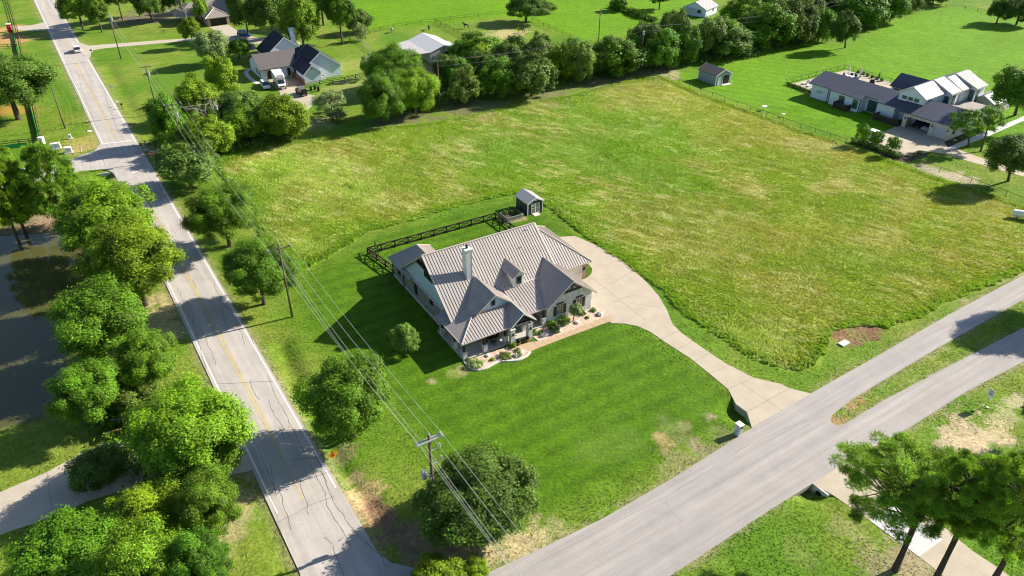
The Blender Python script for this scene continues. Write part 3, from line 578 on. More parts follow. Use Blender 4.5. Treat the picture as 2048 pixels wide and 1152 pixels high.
child_mesh(mb, 'crack', mat('faint_crack', (0.24, 0.22, 0.205), 0.9, 0.2, 3), side_road)

# ------------------------------------------------------------ house frame of reference
HY = R(31.5); HO = G(927.7, 721.1); _c, _s = math.cos(HY), math.sin(HY)
def HW(a, b): return (HO[0] + a * _c - b * _s, HO[1] + a * _s + b * _c)
def HL(px, py): d = G(px, py) - HO; return (d[0] * _c + d[1] * _s, -d[0] * _s + d[1] * _c)
# driveway
up = G2([(1150, 472), (1185, 487), (1224, 507), (1262, 536), (1292, 563), (1318, 592), (1334, 620), (1345, 648), (1362, 665), (1400, 692), (1450, 726), (1507, 755), (1563, 768), (1577, 776), (1622, 787), (1504, 855)])
lo = G2([(1503, 853), (1494, 824), (1472, 808), (1456, 778), (1425, 752), (1380, 716), (1330, 684), (1300, 663), (1275, 652), (1250, 647), (1222, 646)])
drv = up + lo + [HW(21.8, -2), HW(21.0, .2), HW(21.05, 7.9), HW(25.4, 7.9), HW(26.6, 8.5), HW(27.6, 9.6), HW(27.9, 11), HW(27.2, 12.6), HW(26, 13.6), HW(25.9, 20.6), HW(29.2, 20.5)]
driveway = paving('driveway', drv, M['drive'], 0.0)
mb = MB()
for a, b in (((1200, 580), (1270, 540)), ((1218, 600), (1322, 615)), ((1175, 548), (1290, 640)), ((1225, 606), (1258, 592)), ((1330, 645), (1355, 700)), ((1322, 678), (1362, 660)), ((1354, 700), (1395, 678)), ((1390, 722), (1425, 702)), ((1418, 748), (1462, 728)), ((1456, 778), (1508, 755)), ((1494, 824), (1578, 777)), ((1482, 766), (1565, 822)), ((1355, 660), (1355, 660.5))):
    if abs(a[0] - b[0]) > 2 and (a, b) != ((1330, 645), (1355, 700)): ribbon(mb, G2([a, b]), .045, .004)
child_mesh(mb, 'joint', M['joint'], driveway)
path = paving('garden_path', G2([(1226, 641), (1209.7, 646.5), (1134, 674), (1073, 697.5), (1052, 707), (1040, 698), (1022, 692.5), (1056, 685), (1079.5, 681.5), (1126, 663), (1198, 636), (1205, 629), (1222, 634)]), M['path'], 0.012)
mb = MB()
for k in range(11):
    t = k / 10.5; a = (1200 - 142 * t, 634 + 50 * t); b = (1218 - 146 * t, 644 + 54 * t); ribbon(mb, G2([a, b]), .04, .016)
child_mesh(mb, 'joint', M['joint'], path)
# other drives and walks
d2 = paving('lower_left_driveway', G2([(-160, 1040), (0, 984), (94, 944), (167, 903), (248, 868), (330, 845), (430, 860), (482, 885), (512, 938), (460, 950), (300, 965), (180, 1000), (87, 1040), (0, 1069), (-160, 1130)]), M['drive_grey'], -0.008)
mb = MB(); ribbon(mb, G2([(94, 944), (105, 1030)]), .04, -.004); child_mesh(mb, 'joint', M['joint'], d2)
d3 = paving('lower_right_driveway', G2([(1623, 966), (1665, 989), (1741, 1042), (1838, 1113), (1960, 1210), (2140, 1230), (2060, 1180), (1987, 1129), (1944, 1101), (1860, 1030), (1778, 970), (1716, 928), (1707, 914)]), M['drive'], -0.010)
mb = MB(); mb.prism(G2([(1741, 1042), (1838, 1113), (1886, 1079), (1790, 1006)]), -.05, -.004); child_mesh(mb, 'new_concrete', M['drive_white'], d3)
paving('farm_driveway', G2([(150, 84), (160, 85), (177, 91), (380, 76), (420, 70), (440, 66), (418, 54), (456, 49), (476, 62), (505, 73), (548, 76), (600, 84), (600, 92), (540, 88), (470, 86), (440, 80), (380, 81), (213, 96), (186, 100), (179, 116), (168, 112)]), M['drive_grey'], -0.009)
paving('field_entrance', G2([(28, 53), (65, 50), (90, 44), (104, 52), (106, 60), (62, 62), (30, 60)]), M['drive_grey'], -0.009)
c3 = lambda x, y: (490 + x / 5.76, 40 + y / 5.76)
paving('white_house_driveway', G2([c3(*p) for p in ((270, 690), (330, 760), (400, 830), (415, 885), (520, 960), (590, 1010), (620, 1070), (700, 1050), (760, 1000), (850, 910), (800, 870), (700, 850), (640, 800), (600, 770), (560, 765), (495, 640), (440, 560), (230, 600))]), M['drive'], -0.009)
paving('brown_patio', G2([c3(*p) for p in ((482, 640), (520, 610), (690, 745), (640, 775), (500, 775))]), M['deck'], -0.003)
pw = [c3(*p) for p in ((110, 552), (60, 562), (25, 580), (10, 605), (28, 640), (70, 680), (120, 715), (160, 735))]
mb = MB(); ribbon(mb, G2(pw), 1.1, -.004); tag(mb.build('curved_path', M['curb']), kind='structure')
paving('garage_driveway', G2([(1752, 288), (1764, 266), (1788, 254), (1796, 246), (1900, 278), (1897, 290), (1935, 306), (2048, 345), (2200, 390), (2200, 410), (2048, 353), (1939, 323), (1900, 310), (1860, 303), (1838, 300), (1820, 307), (1804, 311), (1775, 300)]), M['drive'], -0.009)
paving('front_walk', G2([(1894, 296), (1930, 280), (1968, 264), (2030, 240), (2060, 226), (2064, 234), (2030, 249), (1972, 274), (1903, 301)]), M['drive_white'], -0.004)
paving('concrete_pad', G2([(186, 314), (193, 302), (222, 298), (216, 307), (196, 317)]), M['drive_white'], -0.012)
paving('gravel_apron', G2([(282, 300), (300, 288), (330, 284), (350, 288), (330, 296), (300, 303)]), M['gravel'], -0.015, 0.3)

def verge_grass():
    rs = np.random.RandomState(21); n = 420000; yy = 22 + 150 * rs.rand(n) ** .8; xx = (rs.rand(n) * 2 - 1) * (yy * .62 + 24)
    k = np.ones(n, bool)
    for P in PAVE: k &= poly_sd(P, xx, yy) < -.05
    k &= (poly_sd(FIELD, xx, yy) < -.3) & (poly_sd(POND, xx, yy) < -.5) & (poly_sd(LAWN, xx, yy) < 2 * rs.rand(n)) & (fbm(xx, yy, 5, 44) + .25 * rs.rand(n) > .5)
    x, y = xx[k], yy[k]; c = ground_colour(x, y) * (1.0 + .5 * rs.rand(len(x)))[:, None]; c = np.clip(c * 1.25, 0, .9)
    V, c = blades(rs, x, y, c, np.full(len(x), .07) + .08 * fbm(x, y, 3, 45), .06, 1.8, rs.rand(len(x)) * 6.28)
    tag(tri_mesh('rough_grass', V, c, M['grassblade'], nper=4), 'short rough grass on the verges beside the roads', 'grass', kind='stuff')
verge_grass()

# water
m, n, l, b = new_mat('pond_water'); b.inputs['Base Color'].default_value = (0.088, 0.088, 0.030, 1); b.inputs['Roughness'].default_value = 0.05; b.inputs['IOR'].default_value = 1.4; b.inputs['Specular IOR Level'].default_value = 0.7
ge = n.new('ShaderNodeNewGeometry'); nz = n.new('ShaderNodeTexNoise'); nz.inputs['Scale'].default_value = 0.9; nz.inputs['Detail'].default_value = 4; l.new(ge.outputs['Position'], nz.inputs[0])
bp = n.new('ShaderNodeBump'); bp.inputs['Strength'].default_value = 0.12; bp.inputs['Distance'].default_value = 0.1; l.new(nz.outputs[0], bp.inputs['Height']); l.new(bp.outputs[0], b.inputs['Normal'])
pc = np.array(POND); ctr = pc.mean(0); pts = [tuple(ctr + (p - ctr) * 1.25) for p in pc]
tag(MB().add([(p[0], p[1], -0.95) for p in pts], [tuple(range(len(pts)))]).build('pond_water', m), kind='structure')

# ------------------------------------------------------------ the main house
house = thing('farmhouse', 'modern farmhouse with taupe standing seam metal roof, pale stone front and wraparound porch', 'house', (HO[0], HO[1], 0), HY)
SL = 0.756
mz = lambda b: 6.2 + SL * (b - 7.75) if b <= 12 else 9.413 - SL * (b - 12)
# walls
w = MB(); w.prism([(.9, 4.2), (1.2, 4.2), (1.2, 23.85), (.9, 23.85)], 0, 3.25); w.box(1.2, 7.2, 23.5, 23.85, 0, 3.0); w.box(1.2, 18, 19.4, 19.65, 0, 3.2)
o = w.build('side_wall', M['brick'], house)
fr = MB()
def wall_window(mb_f, mb_g, a, b0, b1, z0, z1, f=.07, out=-1, cross=True):
    x0, x1 = (a - .05, a + .02)
    mb_f.box(x0, x1, b0, b1, z0, z0 + f); mb_f.box(x0, x1, b0, b1, z1 - f, z1); mb_f.box(x0, x1, b0, b0 + f, z0 + f, z1 - f); mb_f.box(x0, x1, b1 - f, b1, z0 + f, z1 - f)
    if cross: mb_f.box(x0, x1, b0 + f, b1 - f, (z0 + z1) / 2 - .03, (z0 + z1) / 2 + .03)
    mb_g.box(a - .02, a + .01, b0 + f, b1 - f, z0 + f, z1 - f)
for (b0, b1, z0, z1) in ((15.4, 16.3, 1.0, 2.65), (10.3, 11.3, 2.1, 2.8), (21.2, 22.0, 1.2, 2.6)):
    f_ = MB(); g_ = MB(); wall_window(f_, g_, .895, b0, b1, z0, z1); fo = f_.build('window', M['black'], o); g_.build('pane', M['glass'], house).parent = fo
base = MB().box(.78, .9, 4.0, 23.95, 0, .28).build('plinth', M['curb'], house)
sd_w = MB().slab([(1.0, 4.25, 3.2), (1.0, 4.35, 3.45), (1.0, 12, 9.2), (1.0, 19.75, 3.3), (1.0, 19.75, 3.0), (1.0, 4.25, 3.0)], (.2, 0, 0)).build('gable_wall', M['siding_blue'], house)
MB().box(.86, .985, 4.3, 19.7, 3.02, 3.2).build('trim_band', M['white'], sd_w)
for k in range(3):
    b0 = 10.25 + k * .88; f_ = MB(); g_ = MB(); wall_window(f_, g_, .99, b0, b0 + .78, 5.75, 6.85, .08, cross=False)
    fo = f_.build('window', M['dark_wood'], sd_w); g_.build('pane', M['glass'], fo)
tb = MB(); tb.box(.5, .95, 9.9, 14.1, 7.35, 7.6); tb.box(.5, .95, 11.85, 12.15, 7.6, 9.1); tb.slab([(.6, 10.6, 7.6), (.6, 10.85, 7.6), (.6, 12, 8.7), (.6, 12, 9.0)], (.2, 0, 0)); tb.slab([(.6, 13.4, 7.6), (.6, 13.15, 7.6), (.6, 12, 8.7), (.6, 12, 9.0)], (.2, 0, 0))
tb.build('gable_truss', M['dark_wood'], house)
ds = MB(); ds.box(.72, .82, 19.85, 19.95, .1, 3.3); ds.box(.35, .82, 19.85, 19.95, .05, .13); ds.build('downspout', M['black'], house)
ds = MB(); ds.box(.72, .82, 23.75, 23.85, .1, 3.0); ds.box(.35, .82, 23.75, 23.85, .05, .13); ds.build('downspout', M['black'], house)
# main roof
RF = MB()
front = [(.5, 4.05, mz(4.05)), (9, 4.05, mz(4.05)), (9, 5.55, mz(5.55)), (18.3, 5.55, mz(5.55)), (18.3, 12, mz(12)), (.5, 12, mz(12))]
rear = [(18.3, 12, mz(12)), (18.3, 19.95, mz(19.95)), (.5, 19.95, mz(19.95)), (.5, 12, mz(12))]
metal_roof(RF, front); metal_roof(RF, rear)
main_roof = RF.build('roof', M['taupe_roof'], house)
tr = MB(); tr.tube((.45, 12, 9.45), (18.35, 12, 9.45), .11, n=6)
for bb in (4.0, 19.95): tr.slab([(.42, bb, mz(bb) + .03), (.58, bb, mz(bb) + .03), (.58, 12, 9.47), (.42, 12, 9.47)], (0, 0, -.26))
tr.slab([(18.22, 5.5, mz(5.5) + .03), (18.5, 5.5, mz(5.5) + .03), (18.5, 12, 9.47), (18.22, 12, 9.47)], (0, 0, -.3))
tr.build('ridge_and_rake_trim', M['taupe_trim'], main_roof)
MB().slab([(18.25, 4.5, 2.5), (18.25, 12, 9.1), (18.25, 19.5, 3.3), (18.25, 19.5, 2.5)], (-.1, 0, 0)).build('right_gable_wall', M['siding_blue'], house)
# garage wing
GZ = lambda d: 3.1 + SL * d
gp = (19.3, 13.7, GZ(6.3)); gl = (16.5, 13.7, GZ(6.3))
RG = MB(); metal_roof(RG, [(17.2, 7.4, 3.1), (25.6, 7.4, 3.1), gp, gl]); metal_roof(RG, [(25.6, 7.4, 3.1), (25.6, 20.0, 3.1), gp]); metal_roof(RG, [(25.6, 20, 3.1), (16.5, 20, 3.1), gl, gp])
gr_ = RG.build('garage_roof', M['taupe_roof'], house)
t2 = MB(); t2.tube((25.6, 7.4, 3.16), (gp[0], gp[1], gp[2] + .05), .09, n=6); t2.tube((25.6, 20, 3.16), (gp[0], gp[1], gp[2] + .05), .09, n=6); t2.box(17, 25.66, 7.33, 7.42, 2.95, 3.1); t2.box(25.6, 25.7, 7.33, 20, 2.95, 3.1)
t2.build('ridge_and_rake_trim', M['taupe_trim'], gr_)
g = MB(); g.box(24.3, 25.15, 7.95, 8.4, 0, 3.0); g.box(25.0, 25.15, 8.4, 19.5, 0, 3.0); g.box(20.9, 21.4, 7.95, 8.3, 0, 3.0); g.build('garage_wall', M['red_brick'], house)
g = MB(); g.box(21.4, 24.3, 7.98, 8.3, 2.6, 3.0); g.box(24.1, 24.3, 7.93, 8.1, 0, 2.6); g.build('garage_door_frame', M['cream'], house)
gd = MB()
for k in range(4): gd.box(21.45, 24.1, 8.08 - .02 * (k % 2), 8.16, .02 + k * .64, .02 + k * .64 + .61)
gd.build('garage_door', M['cream'], house); MB().box(24.6, 24.85, 7.82, 7.95, 1.6, 2.1).build('wall_lantern', M['black'], house)
# right front gable
RR = MB(); rb0 = .35
metal_roof(RR, [(13.05, rb0, 3.1), (17.15, rb0, 6.2), (17.15, 7.8, 6.2), (13.05, 7.8, 3.1)]); metal_roof(RR, [(17.15, rb0, 6.2), (21.25, rb0, 3.1), (21.25, 7.9, 3.1), (17.15, 7.9, 6.2)])
rg = RR.build('front_gable_roof', M['taupe_roof'], house)
tr = MB(); tr.tube((17.15, rb0 - .02, 6.24), (17.15, 7.75, 6.24), .09, n=6)
for s in (-1, 1): tr.slab([(17.15, rb0 - .06, 6.22), (17.15 + s * 4.15, rb0 - .06, 3.08), (17.15 + s * 4.15, rb0 - .06, 2.86), (17.15, rb0 - .06, 5.98)], (0, .08, 0))
tr.build('ridge_and_rake_trim', M['taupe_trim'], rg)
sw = MB().slab([(13.5, 1.05, 0), (20.95, 1.05, 0), (20.95, 1.05, 3.2), (17.15, 1.05, 6.05), (13.5, 1.05, 3.25)], (0, .3, 0)); sw.box(20.65, 20.95, 1.36, 7.9, 0, 3.2); sw.box(13.5, 13.8, 1.36, 4.0, 0, 3.1)
sw = sw.build('stone_wall', M['stone'], house)
for (x0, x1, xs0, xs1) in ((15.05, 16.1, 14.55, 16.6), (18.3, 19.3, 17.75, 19.8)):
    f_ = MB(); f_.box(x0, x1, .98, 1.06, .95, 1.02); f_.box(x0, x1, .98, 1.06, 2.6, 2.7); f_.box(x0, x0 + .06, .98, 1.06, 1.02, 2.6); f_.box(x1 - .06, x1, .98, 1.06, 1.02, 2.6); f_.box((x0 + x1) / 2 - .03, (x0 + x1) / 2 + .03, .98, 1.06, 1.02, 2.6); f_.box(x0 + .06, x1 - .06, .985, 1.055, 1.78, 1.83)
    fo = f_.build('window', M['galv'], sw); MB().box(x0 + .06, x1 - .06, 1.01, 1.055, 1.02, 2.6).build('pane', mat('curtained_glass', (0.16, 0.16, 0.15), 0.2, 0.4, 3), fo)
    MB().box(x0 - .08, x1 + .08, .93, 1.06, 2.7, 2.88).build('lintel', M['dark_wood'], house)
    for q in ((xs0, x0 - .04), (x1 + .04, xs1)):
        s_ = MB().box(q[0], q[1], .99, 1.045, .92, 2.45)
        for k in range(2): s_.box(q[0] + .03, q[1] - .03, .965, .99, 1.0 + k * .72, 1.65 + k * .72)
        s_.build('shutter', M['dark_wood'], house)
tb = MB(); tb.box(15.55, 18.75, .55, .72, 4.45, 4.68); tb.box(17.05, 17.25, .55, .72, 4.68, 5.9); tb.slab([(15.9, .6, 4.68), (16.15, .6, 4.68), (17.1, .6, 5.45), (17.1, .6, 5.65)], (0, .12, 0)); tb.slab([(18.4, .6, 4.68), (18.15, .6, 4.68), (17.2, .6, 5.45), (17.2, .6, 5.65)], (0, .12, 0))
tb.build('gable_truss', M['dark_wood'], house)
MB().slab([(15.5, .95, 4.4), (18.8, .95, 4.4), (17.15, .95, 5.95)], (0, .09, 0)).build('gable_recess', M['siding_blue'], house)
# dormer
RD_ = MB(); metal_roof(RD_, [(10.45, 4.95, 6.35), (11.6, 4.95, 7.2), (11.6, 9.0, 7.2), (10.45, 9.0, 6.35)], .40); metal_roof(RD_, [(11.6, 4.95, 7.2), (12.75, 4.95, 6.35), (12.75, 9, 6.35), (11.6, 9, 7.2)], .40)
dm = MB(); dm.slab([(10.75, 5.4, 4.35), (12.45, 5.4, 4.35), (12.45, 5.4, 6.45), (11.6, 5.4, 7.05), (10.75, 5.4, 6.45)], (0, .15, 0)); dm.slab([(10.75, 5.55, 4.5), (10.75, 5.55, 6.4), (10.75, 8.1, 6.4)], (.12, 0, 0)); dm.slab([(12.45, 5.55, 4.5), (12.45, 5.55, 6.4), (12.45, 8.1, 6.4)], (-.12, 0, 0))
dorm = dm.build('dormer', M['white'], house); RD_.build('dormer_roof', M['taupe_roof'], dorm)
f_ = MB(); f_.box(11.1, 12.1, 5.3, 5.38, 4.8, 4.9); f_.box(11.1, 12.1, 5.3, 5.38, 6.1, 6.2); f_.box(11.1, 11.2, 5.3, 5.38, 4.9, 6.1); f_.box(12.0, 12.1, 5.3, 5.38, 4.9, 6.1); f_.build('window_frame', M['galv'], dorm); MB().box(11.2, 12.0, 5.36, 5.39, 4.9, 6.1).build('pane', M['glass'], dorm)
# left front gable
RL = MB(); metal_roof(RL, [(2.6, 2.5, 3.8), (6.2, 2.5, 6.52), (6.2, 8.3, 6.52), (2.6, 8.3, 3.8)]); metal_roof(RL, [(6.2, 2.5, 6.52), (9.4, 2.5, 4.1), (9.4, 8.3, 4.1), (6.2, 8.3, 6.52)])
lg = RL.build('front_gable_roof', M['taupe_roof'], house)
tr = MB(); tr.tube((6.2, 2.5, 6.56), (6.2, 8.15, 6.56), .09, n=6)
for s, e in ((-1, 3.65), (1, 3.2)): tr.slab([(6.2, 2.44, 6.54), (6.2 + s * e, 2.44, 6.54 - .756 * e), (6.2 + s * e, 2.44, 6.32 - .756 * e), (6.2, 2.44, 6.30)], (0, .07, 0))
tr.build('ridge_and_rake_trim', M['taupe_trim'], lg)
gw = MB().slab([(2.9, 3.0, 3.7), (9.3, 3.0, 3.7), (9.3, 3.0, 4.1), (6.2, 3.0, 6.4), (2.9, 3.0, 4.0)], (0, .2, 0)).build('gable_wall', M['siding_blue'], house)
f_ = MB(); f_.box(5.75, 6.55, 2.92, 3.0, 4.55, 4.65); f_.box(5.75, 6.55, 2.92, 3.0, 5.45, 5.55); f_.box(5.75, 5.86, 2.92, 3.0, 4.65, 5.45); f_.box(6.44, 6.55, 2.92, 3.0, 4.65, 5.45); fo = f_.build('window', M['galv'], gw); MB().box(5.86, 6.44, 2.96, 2.99, 4.65, 5.45).build('pane', M['glass'], fo)
# wraparound porch roofs
S2 = .36; pz = lambda d: 2.95 + S2 * d
RP = MB()
metal_roof(RP, [(-.4, -.4, 2.95), (9.5, -.4, 2.95), (9.5, 3.0, pz(3.4)), (3.0, 3.0, pz(3.4))]); metal_roof(RP, [(-.4, 7.1, 2.95), (-.4, -.4, 2.95), (3.0, 3.0, pz(3.4)), (3.0, 7.1, pz(3.4))])
metal_roof(RP, [(9.2, .85, 2.98), (13.8, .85, 2.98), (17.0, 5.62, 4.62), (9.2, 5.62, 4.62)])
pr = RP.build('porch_roof', M['taupe_roof'], house)
tr = MB(); tr.tube((-.4, -.4, 3.0), (3.0, 3.0, pz(3.4) + .05), .09, n=6); tr.box(-.5, 9.5, -.48, -.38, 2.83, 2.97); tr.box(-.5, -.4, -.38, 7.1, 2.83, 2.97); tr.box(10.6, 13.2, .76, .86, 2.85, 3.0); tr.slab([(9.3, 5.5, 4.66), (16.8, 5.5, 4.66), (16.8, 5.7, 4.74), (9.3, 5.7, 4.74)], (0, 0, -.08)); tr.slab([(3.3, 2.9, pz(3.3) + .04), (9, 2.9, pz(3.3) + .04), (9, 3.0, pz(3.4) + .1), (3.3, 3.0, pz(3.4) + .1)], (0, 0, -.1))
tr.build('fascia_trim', M['black'] if False else M['taupe_trim'], pr)
MB().prism([(-.3, -.25), (10.3, -.25), (10.3, 1.0), (13.4, 1.0), (13.4, 4.0), (.9, 4.0), (.9, 7.0), (-.3, 7.0)], 2.76, 2.80).build('porch_ceiling', M['white'], house)
# portico
RQ = MB(); metal_roof(RQ, [(6.75, -.65, 3.02), (8.65, -.65, 4.6), (8.65, 4.6, 4.6), (6.75, 4.6, 3.02)]); metal_roof(RQ, [(8.65, -.65, 4.6), (10.55, -.65, 3.02), (10.55, 4.6, 3.02), (8.65, 4.6, 4.6)])
pq = RQ.build('portico_roof', M['taupe_roof'], house)
tr = MB(); tr.tube((8.65, -.67, 4.64), (8.65, 4.4, 4.64), .09, n=6)
for s in (-1, 1): tr.slab([(8.65, -.71, 4.62), (8.65 + s * 1.95, -.71, 3.0), (8.65 + s * 1.95, -.71, 2.8), (8.65, -.71, 4.4)], (0, .07, 0))
tr.build('ridge_and_rake_trim', M['white'], pq)
tb = MB(); tb.box(7.1, 10.2, -.45, -.25, 2.85, 3.08)
arc = [(7.2, 2.95), (7.7, 3.4), (8.2, 3.62), (8.65, 3.7), (9.1, 3.62), (9.6, 3.4), (10.1, 2.95)]
for p, q in zip(arc, arc[1:]): tb.tube((p[0], -.35, p[1]), (q[0], -.35, q[1]), .1, n=4)
tb.tube((8.65, -.35, 3.0), (8.65, -.35, 4.35), .09, n=4); tb.tube((8.2, -.35, 3.1), (7.9, -.35, 3.75), .07, n=4); tb.tube((9.1, -.35, 3.1), (9.4, -.35, 3.75), .07, n=4)
tb.build('portico_truss', M['dark_wood'], house)
# porch floor, columns, wall behind
MB().prism([(-.1, -.1), (10.3, -.1), (10.3, .9), (13.45, .9), (13.45, 4.0), (1.2, 4.0), (1.2, 7.4), (-.1, 7.4)], 0, .16).build('porch_floor', M['slab'], house)
bw = MB(); bw.box(1.2, 13.4, 4.0, 4.25, .16, 3.1); bw.build('porch_wall', M['stone'], house)
f_ = MB().box(8.0, 9.3, 3.9, 4.0, .16, 2.5); f_.build('front_door', M['dark_wood'], house)
for x0 in (3.0, 5.4, 10.8):
    fo = MB().box(x0, x0 + 1.3, 3.93, 4.0, .8, 2.4).build('porch_window', M['white'], house); MB().box(x0 + .1, x0 + 1.2, 3.9, 3.93, .9, 2.3).build('pane', M['glass'], fo)
def short_col(x, y):
    q = MB().box(x - .28, x + .28, y - .28, y + .28, .14, 1.15).build('column_base', M['stone'], house); MB().box(x - .34, x + .34, y - .34, y + .34, 1.15, 1.25).build('cap', M['curb'], q)
    MB().box(x - .13, x + .13, y - .13, y + .13, 1.25, 2.8).build('porch_post', M['dark_wood'], house)
for x, y in ((.2, .2), (3.2, .2), (.2, 2.8), (.2, 6.3), (6.45, .45), (9.9, 1.4), (13.0, 1.25)): short_col(x, y)
for x in (7.05, 9.75):
    q = MB().box(x - .32, x + .32, -.62, .02, 0, 2.45).build('portico_column', M['stone'], house); MB().box(x - .38, x + .38, -.68, .08, 2.45, 2.57).build('cap', M['curb'], q); MB().box(x - .1, x + .1, -.75, -.62, 1.6, 2.0).build('lantern', M['black'], q)
# rear wing
RW = MB(); wr = (3.9, 21.4, 5.55); ww = (3.9, 16.8, 5.55)
metal_roof(RW, [(.45, 24.4, 2.98), (.45, 19.7, 2.98), (.45, 17, 2.98), ww, wr], .42); metal_roof(RW, [(.45, 24.4, 2.98), (7.4, 24.4, 2.98), wr], .42); metal_roof(RW, [(7.4, 24.4, 2.98), (7.4, 17, 2.98), ww, wr], .42)
wo = RW.build('rear_wing_roof', M['taupe_roof'], house)
tr = MB(); tr.tube((3.9, 21.4, 5.6), (3.9, 18.4, 5.6), .09, n=6); tr.tube((3.9, 21.4, 5.6), (.45, 24.4, 3.03), .08, n=6); tr.tube((3.9, 21.4, 5.6), (7.4, 24.4, 3.03), .08, n=6); tr.box(.36, .45, 19.9, 24.45, 2.84, 2.98); tr.build('ridge_and_rake_trim', M['taupe_trim'], wo)
# chimney
ch = MB().box(4.95, 5.85, 7.9, 8.9, 5.5, 10.75).build('chimney', siding_mat('chimney_lap_siding', (0.66, 0.69, 0.68), 0.2), house)
tr = MB()
for x in (4.93, 5.79):
    for y in (7.88, 8.84): tr.box(x, x + .08, y, y + .08, 5.8, 10.72)
tr.build('corner_board', M['galv'], ch); MB().box(4.85, 5.95, 7.8, 9.0, 10.75, 10.9).build('cap', M['white'], ch); MB().tube((5.4, 8.4, 10.9), (5.4, 8.4, 11.25), .17, n=12).tube((5.4, 8.4, 11.25), (5.4, 8.4, 11.32), .25, n=12).build('flue', M['black'], ch)
for x, y in ((14.6, 9.6), (16.6, 11.4)): MB().tube((x, y, mz(y) - .1), (x, y, mz(y) + .35), .06, n=6).build('vent_pipe', M['galv'], main_roof)

# ------------------------------------------------------------ trees
def unit(v): return v / (np.linalg.norm(v, axis=-1, keepdims=True) + 1e-9)
def crown_data(seed, n, size, lobes=46, lobe_r=(0.2, 0.36), flat=0.0, core=0.12):
    """leaf-clump faces filling an uneven crown of radius 1 and half-height 1"""
    rs = np.random.RandomState(seed); k = np.arange(lobes) + .5; ph = np.arccos(1 - 1.72 * k / lobes); th = k * 2.39996 + rs.rand() * 6
    d = np.stack([np.cos(th) * np.sin(ph), np.sin(th) * np.sin(ph), np.cos(ph)], 1); d = unit(d + rs.normal(0, .16, d.shape))
    rad = rs.uniform(.54, .84, lobes); lr = rs.uniform(*lobe_r, lobes)
    bump = 1 + .12 * np.sin(th * 2 + rs.rand() * 6) * np.sin(ph) + .10 * np.sin(th * 3 + ph * 4 + rs.rand() * 6); c = d * (rad * bump)[:, None]; tone = rs.uniform(.68, 1.32, lobes)
    w = lr ** 2; li = rs.choice(lobes, n, p=w / w.sum()); v = unit(rs.normal(0, 1, (n, 3))); out = unit(c[li])
    v = unit(v + out * .55); rr = lr[li] * (1 - np.abs(rs.normal(0, .24, n))) * (1 + .22 * rs.normal(0, 1, n)); P = c[li] + v * rr[:, None]
    inner = rs.rand(n) < core; P[inner] = unit(rs.normal(0, 1, (inner.sum(), 3))) * rs.uniform(.1, .62, (inner.sum(), 1))
    # sparse outliers for a ragged outline
    ol = rs.rand(n) < .16; P[ol] = P[ol] + unit(P[ol] + rs.normal(0, .3, (ol.sum(), 3))) * rs.uniform(.01, .06, (ol.sum(), 1))
    nr = unit(v * .6 + unit(P) * .35 + np.array([0, 0, .35]) + rs.normal(0, .42, (n, 3)))
    t = unit(np.cross(nr, rs.normal(0, 1, (n, 3)))); b = np.cross(nr, t); s = size * rs.uniform(.55, 1.35, n)[:, None]; e = rs.uniform(.5, .95, n)[:, None]
    V = np.stack([P - t * s, P - b * s * e * .6 + nr * s * .15, P + t * s, P + b * s * e * .6 + nr * s * .15], 1).reshape(-1, 3)
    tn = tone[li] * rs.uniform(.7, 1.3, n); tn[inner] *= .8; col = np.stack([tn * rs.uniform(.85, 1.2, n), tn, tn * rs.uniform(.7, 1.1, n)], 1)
    return V, col, c
def pine_data(seed, n, size):
    rs = np.random.RandomState(seed); lobes = 135; z = rs.uniform(-.75, .95, lobes); th = rs.rand(lobes) * 6.283
    prof = np.sqrt(np.clip(1 - ((z + .05) / 1.05) ** 2, .05, 1)); r = prof * np.sqrt(rs.uniform(.12, 1.0, lobes)) * .9; c = np.stack([np.cos(th) * r, np.sin(th) * r, z], 1); lr = rs.uniform(.07, .135, lobes)
    tone = rs.uniform(.6, 1.5, lobes); li = rs.randint(0, lobes, n); v = unit(rs.normal(0, 1, (n, 3)) + np.array([0, 0, .35])); P = c[li] + v * (lr[li] * rs.uniform(.25, 1.0, n))[:, None] * np.array([1.25, 1.25, .75])
    t = unit(v + rs.normal(0, .35, (n, 3))); b = unit(np.cross(t, rs.normal(0, 1, (n, 3)))); s = size * rs.uniform(.7, 1.5, n)[:, None]
    V = np.stack([P - b * s * .16, P + b * s * .16, P + t * s], 1).reshape(-1, 3); tn = tone[li] * rs.uniform(.7, 1.3, n); col = np.stack([tn * rs.uniform(.9, 1.3, n), tn, tn], 1)
    return V, col, c
CR = {}
def crown_proto(key):
    if key in CR: return CR[key]
    kind, mname = key.split('|'); base = kind.rstrip('0123456789'); sd = int(kind[len(base):] or 0)
    if base == 'big': V, c, L = crown_data(100 + sd, 60000, .027, 92, (.12, .27))
    elif base == 'mid': V, c, L = crown_data(200 + sd, 20000, .044, 58, (.14, .31))
    elif base == 'far': V, c, L = crown_data(300 + sd, 10000, .058, 46, (.13, .34))
    elif base == 'loose': V, c, L = crown_data(400 + sd, 7500, .042, 40, (.12, .26), core=.05)
    elif base == 'shrub': V, c, L = crown_data(500 + sd, 1400, .13, 16, (.3, .5))
    elif base == 'pine': V, c, L = pine_data(600 + sd, 60000, .040)
    elif base == 'cypress': V, c, L = pine_data(700 + sd, 30000, .075)
    me = tri_mesh('crown', V, c, M[mname], nper=3 if base in ('pine', 'cypress') else 4); C.objects.unlink(me); CR[key] = (me.data, L); bpy.data.objects.remove(me); return CR[key]

